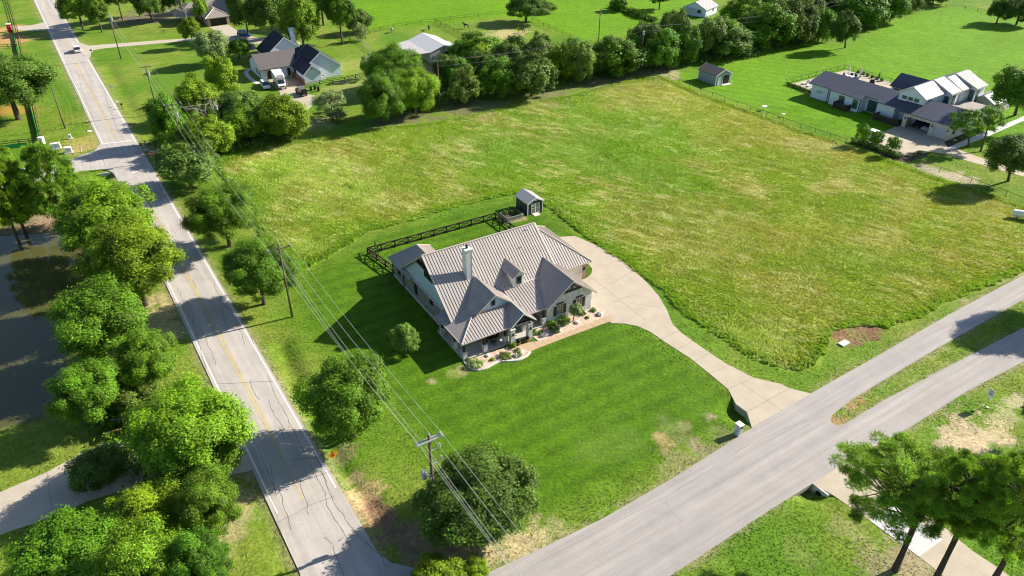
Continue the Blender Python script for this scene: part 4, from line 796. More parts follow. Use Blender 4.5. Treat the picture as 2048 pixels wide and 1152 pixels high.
def make_tree(name, label, box, kind='far0', mat_='leaf_mid', t=1.2, group=None, cat='tree', trunk=True, lean=(0, 0), bark='bark', base=None, limbs=5, tr=None, sq=None, sc=None):
    """box: silhouette of the crown in survey-photo pixels; t: clear height under the crown"""
    x0, y0, x1, y1 = box; c = 3.0; cx, cy = (x0 + x1) / 2, (y0 + y1) / 2
    for _ in range(14):
        z = t + c; P = G(cx, cy, z); dp = depth_of(P); s = FPX / dp; rr = (x1 - x0) / 2 / s; v = P - [0, 0, CAMH]; e = math.asin(-v[2] / np.linalg.norm(v))
        hh = (y1 - y0) / 2 / s; q = (hh ** 2 - (rr * .93 * math.sin(e)) ** 2) / math.cos(e) ** 2; c = max(.55 * rr, min(1.5 * rr, math.sqrt(max(q, 0)))) if sq is None else sq * rr
    P = G(cx, cy, t + c); rnd = random.Random(str(box) + kind)
    bx, by = (G(*base)[:2] if base else (P[0] - lean[0], P[1] - lean[1])); zr = float(relief(np.array([bx]), np.array([by]))[0])
    root = thing(name, label, cat, (bx, by, max(zr, -1.2)), 0, group)
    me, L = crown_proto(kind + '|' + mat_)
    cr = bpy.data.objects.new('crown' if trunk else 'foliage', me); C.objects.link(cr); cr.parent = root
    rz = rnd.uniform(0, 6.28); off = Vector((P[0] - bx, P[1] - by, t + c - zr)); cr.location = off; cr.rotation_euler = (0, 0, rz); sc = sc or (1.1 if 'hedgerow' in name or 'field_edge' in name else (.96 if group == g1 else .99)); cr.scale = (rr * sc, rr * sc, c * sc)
    if trunk:
        mb = MB(); r0 = tr or max(.1, rr * .055); top = off + Vector((0, 0, c * .25)); mid = Vector((off.x * .35, off.y * .35, (t + c) * .5))
        straight = kind.startswith('pine'); 
        if straight: mid = Vector((0, 0, (t + c) * .55)); top = Vector((off.x * .15, off.y * .15, t + c * 1.5))
        mb.path([(0, 0, -.5), (0, 0, 0), mid, (mid.lerp(top, .5) if straight else off * .85), top], [r0 * 1.5, r0 * 1.15, r0 * .85, r0 * .55, r0 * .2], 8)
        ca, sa = math.cos(rz), math.sin(rz); idx = rnd.sample(range(len(L)), min(limbs, len(L)))
        for i in idx:
            l = L[i]; e_ = off + Vector(((l[0] * ca - l[1] * sa) * rr * .85, (l[0] * sa + l[1] * ca) * rr * .85, l[2] * c * .85)); st = mid.lerp(top if straight else off, rnd.uniform(0, 1)); m_ = st.lerp(e_, .5) + Vector((0, 0, -c * .06))
            mb.path([st, m_, e_], [r0 * .42, r0 * .28, r0 * .1], 5)
        mb.build('trunk', M[bark], root, smooth=True)
    return root
ORD = ['first', 'second', 'third', 'fourth', 'fifth', 'sixth', 'seventh', 'eighth', 'ninth', 'tenth', 'eleventh', 'twelfth', 'thirteenth', 'fourteenth', 'fifteenth', 'sixteenth', 'seventeenth', 'eighteenth', 'nineteenth', 'twentieth']

T = make_tree
# along the left of the road, from the far end to the near end
g1 = 'roadside trees between the pond and the main road'
T('shade_tree', 'broad bright green tree beside the road, farthest of the pond row', (100, 358, 326, 512), 'big0', 'leaf_bright', 2.0, g1, limbs=12)
T('shade_tree', 'bright green tree overhanging the road beside the pond corner, second of the pond row', (163, 438, 363, 600), 'big1', 'leaf_bright', 2.2, g1, limbs=12)
T('shade_tree', 'dark green round tree leaning over the middle of the pond bank', (94, 558, 302, 722), 'big2', 'leaf_mid', 1.6, g1, limbs=10)
T('shade_tree', 'mid green tree between the dark pond bank tree and the road verge', (222, 655, 366, 780), 'big0', 'leaf_mid', 1.5, g1)
T('crepe_myrtle', 'dense round tree flecked with white flowers at the near pond corner', (102, 718, 246, 850), 'big1', 'leaf_mid', 1.4, g1)
T('shrub', 'dull sage shrub filling the gap behind the white flowered pond tree', (232, 755, 342, 838), 'mid1', 'leaf_olive', .4, cat='shrub')
T('shade_tree', 'large yellow green tree over the driveway mouth, touching the road edge', (252, 764, 508, 962), 'big2', 'leaf_bright', 2.2, g1, limbs=14)
T('shrub', 'very dark round shrub on the grass beside the lower left driveway', (138, 888, 252, 985), 'mid2', 'leaf_dark', .1, cat='shrub', sq=.7)
T('shade_tree', 'green tree filling the gap between the driveway mouth and the corner group', (300, 868, 478, 1010), 'big1', 'leaf_mid', 1.2, 'trees in the lower left corner', limbs=8)
T('shade_tree', 'tall tree with yellow green top just below the driveway mouth', (205, 945, 385, 1115), 'big0', 'leaf_bright', 1.0, 'trees in the lower left corner', limbs=10, sq=.7)
T('shade_tree', 'mid green tree nearest the road verge in the lower left corner', (345, 950, 478, 1085), 'big1', 'leaf_mid', 1.4, 'trees in the lower left corner', limbs=10)
T('shade_tree', 'dark green tree at the bottom edge, leftmost of the lower left group', (30, 1020, 260, 1210), 'big2', 'leaf_mid', .8, 'trees in the lower left corner', sq=.6)
T('shade_tree', 'bright tree cut by the bottom edge, nearest the camera of the lower left group', (180, 1050, 370, 1240), 'big1', 'leaf_bright', 2.0, 'trees in the lower left corner')
T('shade_tree', 'green tree at the bottom edge beside the near verge', (325, 1055, 462, 1220), 'big0', 'leaf_mid', 1.0, 'trees in the lower left corner')
# left edge, far side of the pond
T('cypress_tree', 'feathery conifer at the left edge behind the pond', (-40, 292, 70, 462), 'cypress0', 'needles', .8, 'feathery conifers behind the pond', bark='pine_bark', limbs=14)
T('cypress_tree', 'feathery conifer standing over the side road next to the white cabinets', (40, 288, 160, 452), 'cypress1', 'needles', .8, 'feathery conifers behind the pond', bark='pine_bark', limbs=14)
T('cypress_tree', 'short bright green conifer at the left edge on the pond bank', (-45, 340, 58, 475), 'cypress0', 'leaf_bright', .8, 'feathery conifers behind the pond', bark='pine_bark')
T('oak_tree', 'large dark spreading oak behind the green wrapped fence', (-85, 104, 104, 222), 'big2', 'leaf_dark', 2.4, limbs=12)
# right of the road
T('shade_tree', 'dense round green tree on the verge beside the field corner', (372, 368, 516, 484), 'big1', 'leaf_mid', 1.6, 'two round trees behind the tall power pole', limbs=9)
T('shade_tree', 'dense round green tree directly behind the tall bare power pole', (435, 474, 592, 600), 'big0', 'leaf_mid', 1.8, 'two round trees behind the tall power pole', limbs=9)
T('shade_tree', 'large round green tree on the lawn beneath the power lines', (600, 704, 788, 880), 'big2', 'leaf_mid', 1.2, limbs=10)
T('small_tree', 'small pale leaved tree standing in the shadow of the house', (780, 646, 840, 708), 'mid0', 'leaf_olive', .1, bark='grey_bark')
T('oak_tree', 'very large dark oak at the street corner behind the near utility pole', (832, 880, 1086, 1106), 'big0', 'leaf_dark', .4, limbs=14, sq=.62, sc=1.0)
T('shrub', 'lighter green lower lobe shrub tucked against the corner oak', (838, 1024, 918, 1092), 'mid1', 'leaf_olive', .2, cat='shrub')
T('shrub', 'bright yellow green bush at the bottom edge beside the junction', (818, 1106, 928, 1200), 'mid0', 'leaf_bright', .3, cat='shrub')
T('shrub', 'small bright bush to the right of the one at the junction', (918, 1116, 980, 1172), 'mid2', 'leaf_bright', .2, cat='shrub')
T('large_bush', 'wide olive green bush next to the stop sign', (306, 282, 438, 376), 'mid1', 'leaf_olive', .4, cat='bush')
# cluster round the pair of transformer poles
gq = 'trees around the transformer poles'
for bx_, k_, m_, lb in (((298, 188, 362, 286), 'mid0', 'leaf_mid', 'leafy tree left of the crossarm pole beside the road'), ((352, 158, 432, 232), 'mid1', 'leaf_bright', 'bright tree standing behind the crossarm pole'),
                        ((374, 236, 460, 308), 'mid2', 'leaf_bright', 'bright low tree in front of the transformer pole foot'), ((434, 182, 516, 240), 'mid0', 'leaf_olive', 'olive tree right of the transformer pole'),
                        ((448, 218, 528, 282), 'mid1', 'leaf_bright', 'bright tree right of the transformer pole, at the field edge'), ((514, 194, 612, 274), 'mid2', 'leaf_bright', 'wide bright tree at the field edge by the gravel end of the driveway'),
                        ((404, 216, 448, 252), 'mid0', 'leaf_mid', 'small dark tree beneath the bare tree'), ((412, 116, 474, 188), 'mid1', 'leaf_bright', 'upright bright tree on the lawn left of the white house'), ((340, 250, 400, 300), 'mid2', 'leaf_mid', 'low tree hugging the foot of the crossarm pole')):
    T('field_edge_tree', lb, bx_, k_, m_, .8, gq)
gw_ = 'trees on the lawn left of the white house'
T('grey_green_tree', 'round grey green tree on the lawn by the long farm driveway', (386, 60, 460, 120), 'mid1', 'leaf_sage', 1.2, gw_)
T('small_tree', 'small round green tree right of the grey green lawn tree', (456, 77, 502, 112), 'mid0', 'leaf_mid', 1.5, gw_, base=(478, 119))
T('small_tree', 'slim bright tree beside the long farm driveway', (358, 36, 400, 80), 'mid2', 'leaf_bright', 2.0, gw_, base=(387, 90))
gt = 'dark trees along the top left edge'
for i, (bx_, k_, m_, t_, lb) in enumerate((((112, -30, 190, 44), 'mid0', 'leaf_mid', 2, 'dark tree overhanging the far road'), ((165, -10, 218, 50), 'mid1', 'leaf_mid', 2, 'dark tree just right of the far road tree'), ((205, -35, 258, 14), 'mid2', 'leaf_dark', 4, 'high crowned oak with a bare trunk behind the far pole'),
        ((248, -30, 290, 10), 'mid0', 'leaf_dark', 3.5, 'small oak with a visible trunk between two larger ones'), ((264, -25, 324, 34), 'mid1', 'leaf_dark', 1.5, 'low spreading oak with a forked trunk at the top left'), ((318, -40, 372, 22), 'mid2', 'leaf_dark', 2, 'dark oak left of the bare tree'), ((384, -5, 416, 38), 'mid0', 'leaf_bright', 1, 'bright small tree against the tan roofed house'),
        ((372, -35, 420, 10), 'mid1', 'leaf_mid', 2, 'green tree above the bare tree at the top edge'))):
    T('oak_tree', lb, bx_, k_, m_, t_, gt)
gb = 'tall trees behind the white house'
for bx_, k_, m_, t_, lb in (((455, -20, 520, 62), 'mid0', 'leaf_dark', 1.5, 'dark tree beside the blue car'), ((500, -25, 575, 64), 'mid1', 'leaf_dark', 1.5, 'dark tree behind the ridge of the white house'), ((556, -15, 643, 92), 'mid2', 'leaf_bright', 1.5, 'tall bright tree right of the white house chimney'),
        ((600, -40, 680, 30), 'mid0', 'leaf_mid', 3, 'tall tree at the top edge behind the white house'), ((640, -30, 712, 60), 'mid1', 'leaf_mid', 4, 'tall tree with a thick bare trunk by the paddock fence'), ((688, 20, 746, 62), 'mid2', 'leaf_dark', .5, 'dark rounded tree at the corner of the bright pasture'),
        ((470, -45, 560, 10), 'mid2', 'leaf_dark', 3, 'dark tree at the top edge behind the blue car')):
    T('tall_tree', lb, bx_, k_, m_, t_, gb)
T('shrub', 'grey brown twiggy shrub by the paddock corner', (708, 44, 732, 80), 'shrub0', 'leaf_sage', .2, cat='shrub', group=gb)
T('small_tree', 'thin grey green tree above the gravel end of the driveway', (622, 178, 700, 222), 'loose0', 'leaf_sage', 1.0)
T('shrub', 'rounded sage green shrub beside the field edge', (650, 212, 692, 242), 'shrub1', 'leaf_sage', .1, cat='shrub')
gm = 'large trees left of the grey pole at the field edge'
for bx_, k_, m_, t_, lb in (((732, 94, 842, 172), 'big0', 'leaf_mid', 1.5, 'large green tree left of the barn'), ((716, 152, 806, 242), 'big1', 'leaf_mid', .6, 'large green tree spilling onto the field edge'), ((782, 140, 872, 222), 'big2', 'leaf_bright', .8, 'bright green tree just left of the grey pole'), ((838, 148, 878, 206), 'mid0', 'leaf_mid', .5, 'narrow green tree touching the grey pole'), ((718, 108, 750, 150), 'loose1', 'leaf_sage', 1, 'thin grey tree between the white house and the barn')):
    T('field_edge_tree', lb, bx_, k_, m_, t_, gm)
HED = [((868, 110, 922, 172), 'far0', 'leaf_dark'), ((896, 138, 954, 204), 'far1', 'leaf_olive'), ((906, 76, 1002, 118), 'far2', 'leaf_mid'), ((930, 100, 985, 160), 'far3', 'leaf_dark'), ((956, 116, 1028, 190), 'far0', 'leaf_mid'), ((998, 72, 1058, 130), 'far1', 'leaf_dark'), ((1018, 114, 1110, 190), 'far2', 'leaf_dark'),
       ((1058, 66, 1106, 120), 'far3', 'leaf_mid'), ((1098, 80, 1146, 165), 'far0', 'leaf_bright'), ((1135, 84, 1192, 160), 'far1', 'leaf_olive'), ((1172, 98, 1222, 146), 'far2', 'leaf_dark'), ((1192, 76, 1288, 146), 'far3', 'leaf_mid'), ((1252, 48, 1306, 118), 'far0', 'leaf_dark'), ((1292, 60, 1360, 136), 'far1', 'leaf_mid'),
       ((1318, 28, 1368, 80), 'far2', 'leaf_dark'), ((1350, 42, 1402, 132), 'far3', 'leaf_mid'), ((1388, 36, 1454, 110), 'far0', 'leaf_olive'), ((1418, 54, 1506, 110), 'far1', 'leaf_dark'), ((1438, 2, 1512, 62), 'far2', 'leaf_bright'), ((1484, 16, 1540, 78), 'far3', 'leaf_mid'), ((1504, 10, 1594, 92), 'far0', 'leaf_mid'),
       ((1556, 0, 1632, 84), 'far1', 'leaf_olive'), ((1590, 22, 1640, 84), 'far2', 'leaf_dark'), ((1618, 18, 1668, 78), 'far3', 'leaf_mid'), ((1500, -30, 1560, 30), 'far1', 'leaf_mid'), ((1568, -30, 1640, 22), 'far2', 'leaf_mid'), ((1636, -24, 1700, 40), 'far0', 'leaf_dark'), ((1690, -14, 1778, 50), 'far3', 'leaf_mid'), ((1760, -16, 1814, 40), 'far2', 'leaf_mid'), ((1802, -20, 1842, 18), 'far1', 'leaf_dark'), ((1840, -26, 1900, 6), 'far0', 'leaf_dark')]
TONE = {'leaf_dark': 'dark green', 'leaf_mid': 'mid green', 'leaf_bright': 'bright green', 'leaf_olive': 'olive'}
_h = sorted(HED, key=lambda q: q[0][0])
for i in range(0, len(_h) - 1):
    a_, b_ = _h[i][0], _h[i + 1][0]
    if i % 2 == 0: HED.append((((a_[0] + b_[0]) / 2 + 3, (a_[1] + b_[1]) / 2 - 8, (a_[2] + b_[2]) / 2, (a_[3] + b_[3]) / 2 - 8), 'far%d' % (i % 4), ('leaf_mid', 'leaf_bright', 'leaf_dark', 'leaf_olive')[(i // 2) % 4]))
cnt = {}
for i, (bx_, k_, m_) in enumerate(sorted(HED, key=lambda q: q[0][0])):
    tn = TONE[m_]; cnt[tn] = cnt.get(tn, 0) + 1; k = cnt[tn]
    T('hedgerow_tree', '%s tree of the long hedgerow, %s %s one counting from the grey pole' % (tn, ORD[k - 1], tn), bx_, k_, m_, .4, 'trees of the long hedgerow', limbs=3)
rest = [('lone_tree', 'lone round dark tree on the bright lawn in front of the hedgerow end', (1660, 25, 1718, 90), 'far2', 'leaf_dark', 1.4, (1690, 95)), ('paddock_tree', 'big dark tree at the paddock corner beyond the horses', (1010, -14, 1094, 38), 'mid0', 'leaf_dark', 1.0, None),
        ('paddock_shrub', 'bright bush beside the big paddock tree', (1080, 3, 1114, 24), 'far1', 'leaf_bright', .3, None), ('fence_tree', 'small tree at the top edge where the green hedge begins', (1220, -8, 1256, 18), 'far3', 'leaf_mid', .5, None), ('pasture_tree', 'tree at the top edge casting a long shadow left of the pale farmhouse', (1296, -22, 1346, 6), 'far0', 'leaf_dark', 2, None),
        ('pasture_tree', 'left one of two dark trees in the top right pasture', (1978, -8, 2028, 40), 'far1', 'leaf_dark', .8, None), ('pasture_tree', 'right one of two dark trees in the top right pasture', (2006, -6, 2080, 44), 'far2', 'leaf_dark', .8, None),
        ('garden_oak', 'large oak at the right edge behind the white roofed wing', (1988, 132, 2095, 226), 'mid1', 'leaf_mid', 3.5, (2030, 230)), ('garden_oak', 'thin leaved oak in front of the garage end wall', (1898, 214, 1966, 274), 'loose0', 'leaf_mid', 3, (1937, 294)), ('garden_oak', 'thin leaved oak with a tall trunk beside the white walk', (1948, 206, 2014, 266), 'loose1', 'leaf_mid', 3.2, (1961, 303)),
        ('garden_oak', 'dark leaning oak by the driveway at the right edge', (1974, 270, 2072, 352), 'mid2', 'leaf_dark', 2.2, (2016, 362)), ('sapling', 'left sapling in the mulch bed by the parked white vehicle', (1715, 250, 1742, 282), 'shrub0', 'leaf_mid', 1.0, None), ('sapling', 'middle sapling in the mulch bed, in front of the parked white vehicle', (1744, 262, 1767, 290), 'shrub1', 'leaf_mid', .8, None), ('sapling', 'right sapling standing alone in the mulch bed', (1774, 272, 1800, 303), 'shrub0', 'leaf_mid', .9, None)]
for nm, lb, bx_, k_, m_, t_, bs in rest:
    T(nm, lb, bx_, k_, m_, t_, 'paired trees in the top right pasture' if 'pasture' in nm else ('saplings in the mulch bed' if nm == 'sapling' else None), base=bs, cat='bush' if 'shrub' in nm else 'tree')
# tall pines lower right
gp_ = 'tall pines in the lower right corner'
T('pine_tree', 'tall pine with a bare leaning trunk, leftmost of the corner pines', (1658, 862, 1925, 1066), 'pine0', 'needles', 7.0, gp_, base=(1790, 1140), bark='pine_bark', limbs=60, tr=.30)
T('pine_tree', 'tall pine rising from behind the driveway, middle of the corner pines', (1835, 895, 2015, 1085), 'pine1', 'needles', 7.5, gp_, base=(1868, 1165), bark='pine_bark', limbs=55, tr=.27)
T('pine_tree', 'tall pine at the right edge, rightmost of the corner pines', (1925, 905, 2110, 1125), 'pine2', 'needles', 7.5, gp_, base=(1985, 1165), bark='pine_bark', limbs=55, tr=.27)
T('shade_tree', 'large tree beyond the right edge shading the bare sandy patch', (2075, 740, 2260, 905), 'big1', 'leaf_dark', 2.0)
T('shade_tree', 'roadside tree beyond the right edge shading the side road', (2080, 480, 2240, 610), 'big0', 'leaf_dark', 2.5)
# bare tree
def bare_tree(label, top_px, base_px, h, n=34, seed=4):
    b0 = G(*base_px); rnd = random.Random(seed); root = thing('bare_tree', label, 'tree', (b0[0], b0[1], 0)); tk = MB(); tk.path([(0, 0, 0), (.2, .1, h * .35), (0, .3, h * .6)], [.22, .17, .12], 7); tk.build('trunk', M['grey_bark'], root, smooth=True)
    tw = MB()
    def br(p, d, l, r, k):
        e = p + d * l; m_ = p.lerp(e, .5) + Vector([rnd.uniform(-.1, .1) * l for _ in range(3)]); tw.path([p, m_, e], [r, r * .75, r * .5], 4)
        if k:
            for _ in range(3): br(e if rnd.random() < .6 else m_, (d + Vector([rnd.uniform(-.8, .8), rnd.uniform(-.8, .8), rnd.uniform(-.25, .5)])).normalized(), l * .66, r * .55, k - 1)
    for i in range(7): a = i * .9 + rnd.random(); br(Vector((0, .2, h * (.4 + .2 * rnd.random()))), Vector((math.cos(a), math.sin(a), .5)).normalized(), h * .24, .07, 3)
    tw.build('crown', M['grey_bark'], root); return root
bare_tree('bare grey dead tree with tangled twigs left of the transformer pole', None, (418, 262), 8.0)
bare_tree('bare grey tree beside the tan roofed house at the top left', None, (376, 56), 10.0, seed=9)

# scrub: uncountable low growth under the hedgerow and along the road side
def scrub(name, label, line, width, hgt_, n, mat_, seed, size=.35):
    rs = np.random.RandomState(seed); P = np.array(G2(line)); seg = np.linalg.norm(P[1:] - P[:-1], axis=1); i = rs.choice(len(seg), n, p=seg / seg.sum()); t = rs.rand(n)[:, None]
    d = (P[i + 1] - P[i]) / seg[i][:, None]; q = P[i] * (1 - t) + P[i + 1] * t + np.stack([-d[:, 1], d[:, 0]], 1) * rs.normal(0, width / 2, n)[:, None]
    hn = fbm(q[:, 0], q[:, 1], 4, seed % 7) * 1.6; z = rs.rand(n) ** .7 * hgt_ * hn; c = np.stack([q[:, 0], q[:, 1], z], 1); nr = unit(rs.normal(0, .6, (n, 3)) + np.array([0, 0, .8])); tt = unit(np.cross(nr, rs.normal(0, 1, (n, 3)))); b = np.cross(nr, tt); s = size * rs.uniform(.5, 1.2, n)[:, None]
    V = np.stack([c - tt * s, c - b * s * .5, c + tt * s, c + b * s * .5], 1).reshape(-1, 3); tn = rs.uniform(.6, 1.2, n); col = np.stack([tn, tn, tn * .9], 1)
    return tag(tri_mesh(name, V, col, M[mat_], nper=4), label, 'scrub', kind='stuff')
scrub('undergrowth', 'low scrub growing beneath the long hedgerow', [(760, 225), (900, 196), (1020, 183), (1150, 150), (1280, 130), (1400, 118), (1500, 98), (1620, 76), (1700, 48), (1830, 12)], 5, 2.2, 26000, 'leaf_dark', 5)
scrub('undergrowth', 'low scrub between the trees around the transformer poles', [(318, 282), (370, 300), (430, 300), (500, 278), (590, 268)], 4, 1.8, 7000, 'leaf_olive', 6)
scrub('undergrowth', 'weeds and scrub along the pond bank under the row of trees', [(215, 520), (230, 600), (220, 700), (215, 790), (240, 860), (330, 960), (400, 1080)], 3.0, 1.0, 6000, 'leaf_mid', 7)

# ------------------------------------------------------------ generic buildings
def gable_house_parts(root, x0, x1, y0, y1, ez, rz, axis, wall, roof, ov=.4, wallname='wall', roofname='roof', seams=0, trim=None, th=.16):
    """rectangular block, ridge along axis ('x' or 'y')"""
    w = MB()
    if axis == 'y':
        xm = (x0 + x1) / 2; w.slab([(x0, y0, 0), (x1, y0, 0), (x1, y0, ez), (xm, y0, rz - th), (x0, y0, ez)], (0, .2, 0)); w.slab([(x0, y1, 0), (x1, y1, 0), (x1, y1, ez), (xm, y1, rz - th), (x0, y1, ez)], (0, -.2, 0))
        w.box(x0, x0 + .2, y0 + .2, y1 - .2, 0, ez); w.box(x1 - .2, x1, y0 + .2, y1 - .2, 0, ez); k = (rz - ez) / (xm - x0)
        A = [(x0 - ov, y0 - ov, ez - ov * k), (xm, y0 - ov, rz), (xm, y1 + ov, rz), (x0 - ov, y1 + ov, ez - ov * k)]; Bq = [(xm, y0 - ov, rz), (x1 + ov, y0 - ov, ez - ov * k), (x1 + ov, y1 + ov, ez - ov * k), (xm, y1 + ov, rz)]
        edges = [(A[0], A[1]), (Bq[1], Bq[0]), (A[3], A[2]), (Bq[2], Bq[3])]; ridge = (A[1], A[2])
    else:
        ym = (y0 + y1) / 2; w.slab([(x0, y0, 0), (x0, y1, 0), (x0, y1, ez), (x0, ym, rz - th), (x0, y0, ez)], (.2, 0, 0)); w.slab([(x1, y0, 0), (x1, y1, 0), (x1, y1, ez), (x1, ym, rz - th), (x1, y0, ez)], (-.2, 0, 0))
        w.box(x0 + .2, x1 - .2, y0, y0 + .2, 0, ez); w.box(x0 + .2, x1 - .2, y1 - .2, y1, 0, ez); k = (rz - ez) / (ym - y0)
        A = [(x0 - ov, y0 - ov, ez - ov * k), (x1 + ov, y0 - ov, ez - ov * k), (x1 + ov, ym, rz), (x0 - ov, ym, rz)]; Bq = [(x0 - ov, ym, rz), (x1 + ov, ym, rz), (x1 + ov, y1 + ov, ez - ov * k), (x0 - ov, y1 + ov, ez - ov * k)]
        edges = [(A[0], A[3]), (A[1], A[2]), (Bq[3], Bq[0]), (Bq[2], Bq[1])]; ridge = (A[3], A[2])
    wo = w.build(wallname, wall, root); r = MB()
    for q in (A, Bq):
        if seams: metal_roof(r, q, seams, th, .04, .05)
        else: r.slab(q, (0, 0, -th))
    ro = r.build(roofname, roof, root)
    if trim:
        for a, b in edges:
            t = MB(); t.slab([a, b, (b[0], b[1], b[2] - .24), (a[0], a[1], a[2] - .24)], (0, -.06 if a[1] < (y0 + y1) / 2 else .06, 0) if axis == 'y' else (-.06 if a[0] < (x0 + x1) / 2 else .06, 0, 0)); t.build('rake_trim', trim, ro)
    return wo, ro
def opening(root, name, m_frame, m_pane, x0, x1, y, z0, z1, f=.1, face=-1, bars=0, pname='pane'):
    """window or door in a wall facing -y (face -1)"""
    q = MB(); a, b = (y - .06, y - .003) if face < 0 else (y + .003, y + .06)
    q.box(x0 - f, x0, a, b, z0 - f, z1 + f); q.box(x1, x1 + f, a, b, z0 - f, z1 + f); q.box(x0, x1, a, b, z1, z1 + f); q.box(x0, x1, a, b, z0 - f, z0)
    for k in range(bars): xx = x0 + (x1 - x0) * (k + 1) / (bars + 1); q.box(xx - .03, xx + .03, a, b, z0, z1)
    o = q.build(name, m_frame, root); MB().box(x0 + .002, x1 - .002, y - .03 if face < 0 else y + .004, y - .004 if face < 0 else y + .03, z0 + .002, z1 - .002).build(pname, m_pane, o); return o
def opening_x(root, name, m_frame, m_pane, x, y0, y1, z0, z1, f=.1, face=-1):
    q = MB(); a, b = (x - .06, x - .003) if face < 0 else (x + .003, x + .06)
    q.box(a, b, y0 - f, y0, z0 - f, z1 + f); q.box(a, b, y1, y1 + f, z0 - f, z1 + f); q.box(a, b, y0, y1, z1, z1 + f); q.box(a, b, y0, y1, z0 - f, z0)
    o = q.build(name, m_frame, root); MB().box(x - .03 if face < 0 else x + .004, x - .004 if face < 0 else x + .03, y0 + .002, y1 - .002, z0 + .002, z1 - .002).build('pane', m_pane, o); return o

# garden shed of the house
sh = thing('garden_shed', 'charcoal shed with pale roof and white trimmed double doors behind the house', 'shed', (2.7, 115.9, 0), HY)
gable_house_parts(sh, 0, 3.1, 0, 3.8, 2.35, 3.15, 'y', M['charcoal'], M['white_roof'], .18, seams=.4, trim=M['white'])
q = MB()
for x in (-.03, 3.0): q.box(x, x + .13, -.05, .05, 0, 2.35)
q.box(-.04, .06, 3.72, 3.84, 0, 2.3); q.build('corner_board', M['white'], sh)
for x0 in (.72, 1.56):
    d = MB().box(x0, x0 + .82, -.06, -.005, .08, 2.05).build('door', M['charcoal'], sh); q = MB(); q.box(x0, x0 + .08, -.1, -.06, .08, 2.05); q.box(x0 + .74, x0 + .82, -.1, -.06, .08, 2.05)
    for z in (.08, 1.12, 1.5, 1.72, 1.95): q.box(x0 + .08, x0 + .74, -.1, -.06, z, z + .09)
    q.box(x0 + .3, x0 + .36, -.1, -.06, .17, 1.12); q.box(x0 + .5, x0 + .56, -.1, -.06, .17, 1.12); q.build('door_trim', M['white'], d)
    MB().box(x0 + .1, x0 + .72, -.09, -.062, 1.22, 1.5).build('pane', M['glass'], d)
MB().box(1.35, 1.75, -.16, -.05, 2.5, 2.72).build('vent', M['white'], sh); MB().slab([(.9, -.1, .1), (2.1, -.1, .1), (2.1, -.95, .02), (.9, -.95, .02)], (0, 0, -.05)).build('ramp', M['cream'], sh)

# slate blue shed
bs = thing('garage_shed', 'slate blue shed with an open garage door on the bright lawn', 'shed', (51.4, 186.9, 0), R(30))
gable_house_parts(bs, 0, 5.0, 0, 6.4, 2.75, 3.95, 'y', M['siding_grey'], M['purple_shingle'], .25, trim=M['white'])
q = MB()
for x in (-.03, 4.9): q.box(x, x + .13, -.05, .05, 0, 2.75)
q.box(-.04, .06, 6.3, 6.44, 0, 2.7); q.build('corner_board', M['white'], bs)
opening(bs, 'garage_door', M['white'], M['interior'], 2.35, 4.5, 0, .1, 2.35, .1, pname='opening_shade'); opening(bs, 'door', M['white'], M['white'], .75, 1.6, 0, .1, 2.05, .08, pname='door_leaf')  # solid dark panel in the garage doorway stands for the shade inside
MB().box(1.9, 4.8, -1.0, -.02, -.02, .05).build('threshold', M['curb'], bs)

# pale farmhouse far right of top
fh = thing('farm_cottage', 'small pale blue cottage with a white metal roof beyond the hedgerow', 'house', (62.6, 260.4, 0), R(-37))
gable_house_parts(fh, -5.6, 2.4, 0, 9.0, 2.6, 4.6, 'y', M['siding_white'], M['white_roof'], .35, seams=.7)
opening(fh, 'window', M['black'], M['glass'], -.6, .6, 0, 1.2, 2.1, .1, bars=1); opening(fh, 'door', M['white'], M['white'], -4.3, -3.2, 0, .1, 2.1, .1, pname='door_leaf')
q = MB(); q.slab([(-5.4, -1.5, 2.15), (-1.8, -1.5, 2.15), (-1.8, 0, 2.5), (-5.4, 0, 2.5)], (0, 0, -.08)); q.build('porch_roof', M['white_roof'], fh)
for x in (-5.3, -3.6, -1.9): MB().box(x, x + .12, -1.45, -1.33, 0, 2.1).build('porch_post', M['white'], fh)
opening_x(fh, 'window', M['white'], M['glass'], 2.4, 5.2, 6.2, 1.2, 2.1, .08, 1)

# barn
bn = thing('metal_barn', 'white roofed metal barn with an open lean-to in the paddock', 'barn', (-22.3, 206.3, 0), R(29.5))
gable_house_parts(bn, 0, 8.6, 0, 14.8, 3.1, 4.55, 'y', mat('barn_sheeting', (0.50, 0.49, 0.47), 0.6, 0.1, 2, stretch=(8, 8, .1)), mat('bright_barn_roof', (0.72, 0.72, 0.73), 0.5, 0.04, 1), .15, seams=.9)
q = MB(); metal_roof(q, [(-4.6, 2.0, 2.5), (0, -.15, 3.05), (0, 14.9, 3.05), (-4.6, 14.9, 2.5)], .9, .1, .04, .04); q.build('lean_to_roof', mat('grey_metal_sheet', (0.60, 0.57, 0.56), 0.5, 0.05, 1), bn)
for x, y in ((-4.4, 2.3), (-4.4, 6.5), (-4.4, 10.7), (-4.4, 14.6), (-2.2, 1.2)): MB().box(x, x + .14, y, y + .14, 0, 2.5).build('lean_to_post', M['black'], bn)
opening(bn, 'barn_door', M['galv'], M['interior'], 4.0, 7.4, 0, .05, 2.7, .1, pname='opening_shade'); opening(bn, 'door', M['white'], M['white'], 1.2, 2.1, 0, .05, 2.1, .06, pname='door_leaf')  # barn doorway filled by a panel coloured as inner shade
MB().box(4.1, 4.4, -.1, -.01, 3.5, 3.75).build('wall_light', M['black'], bn)
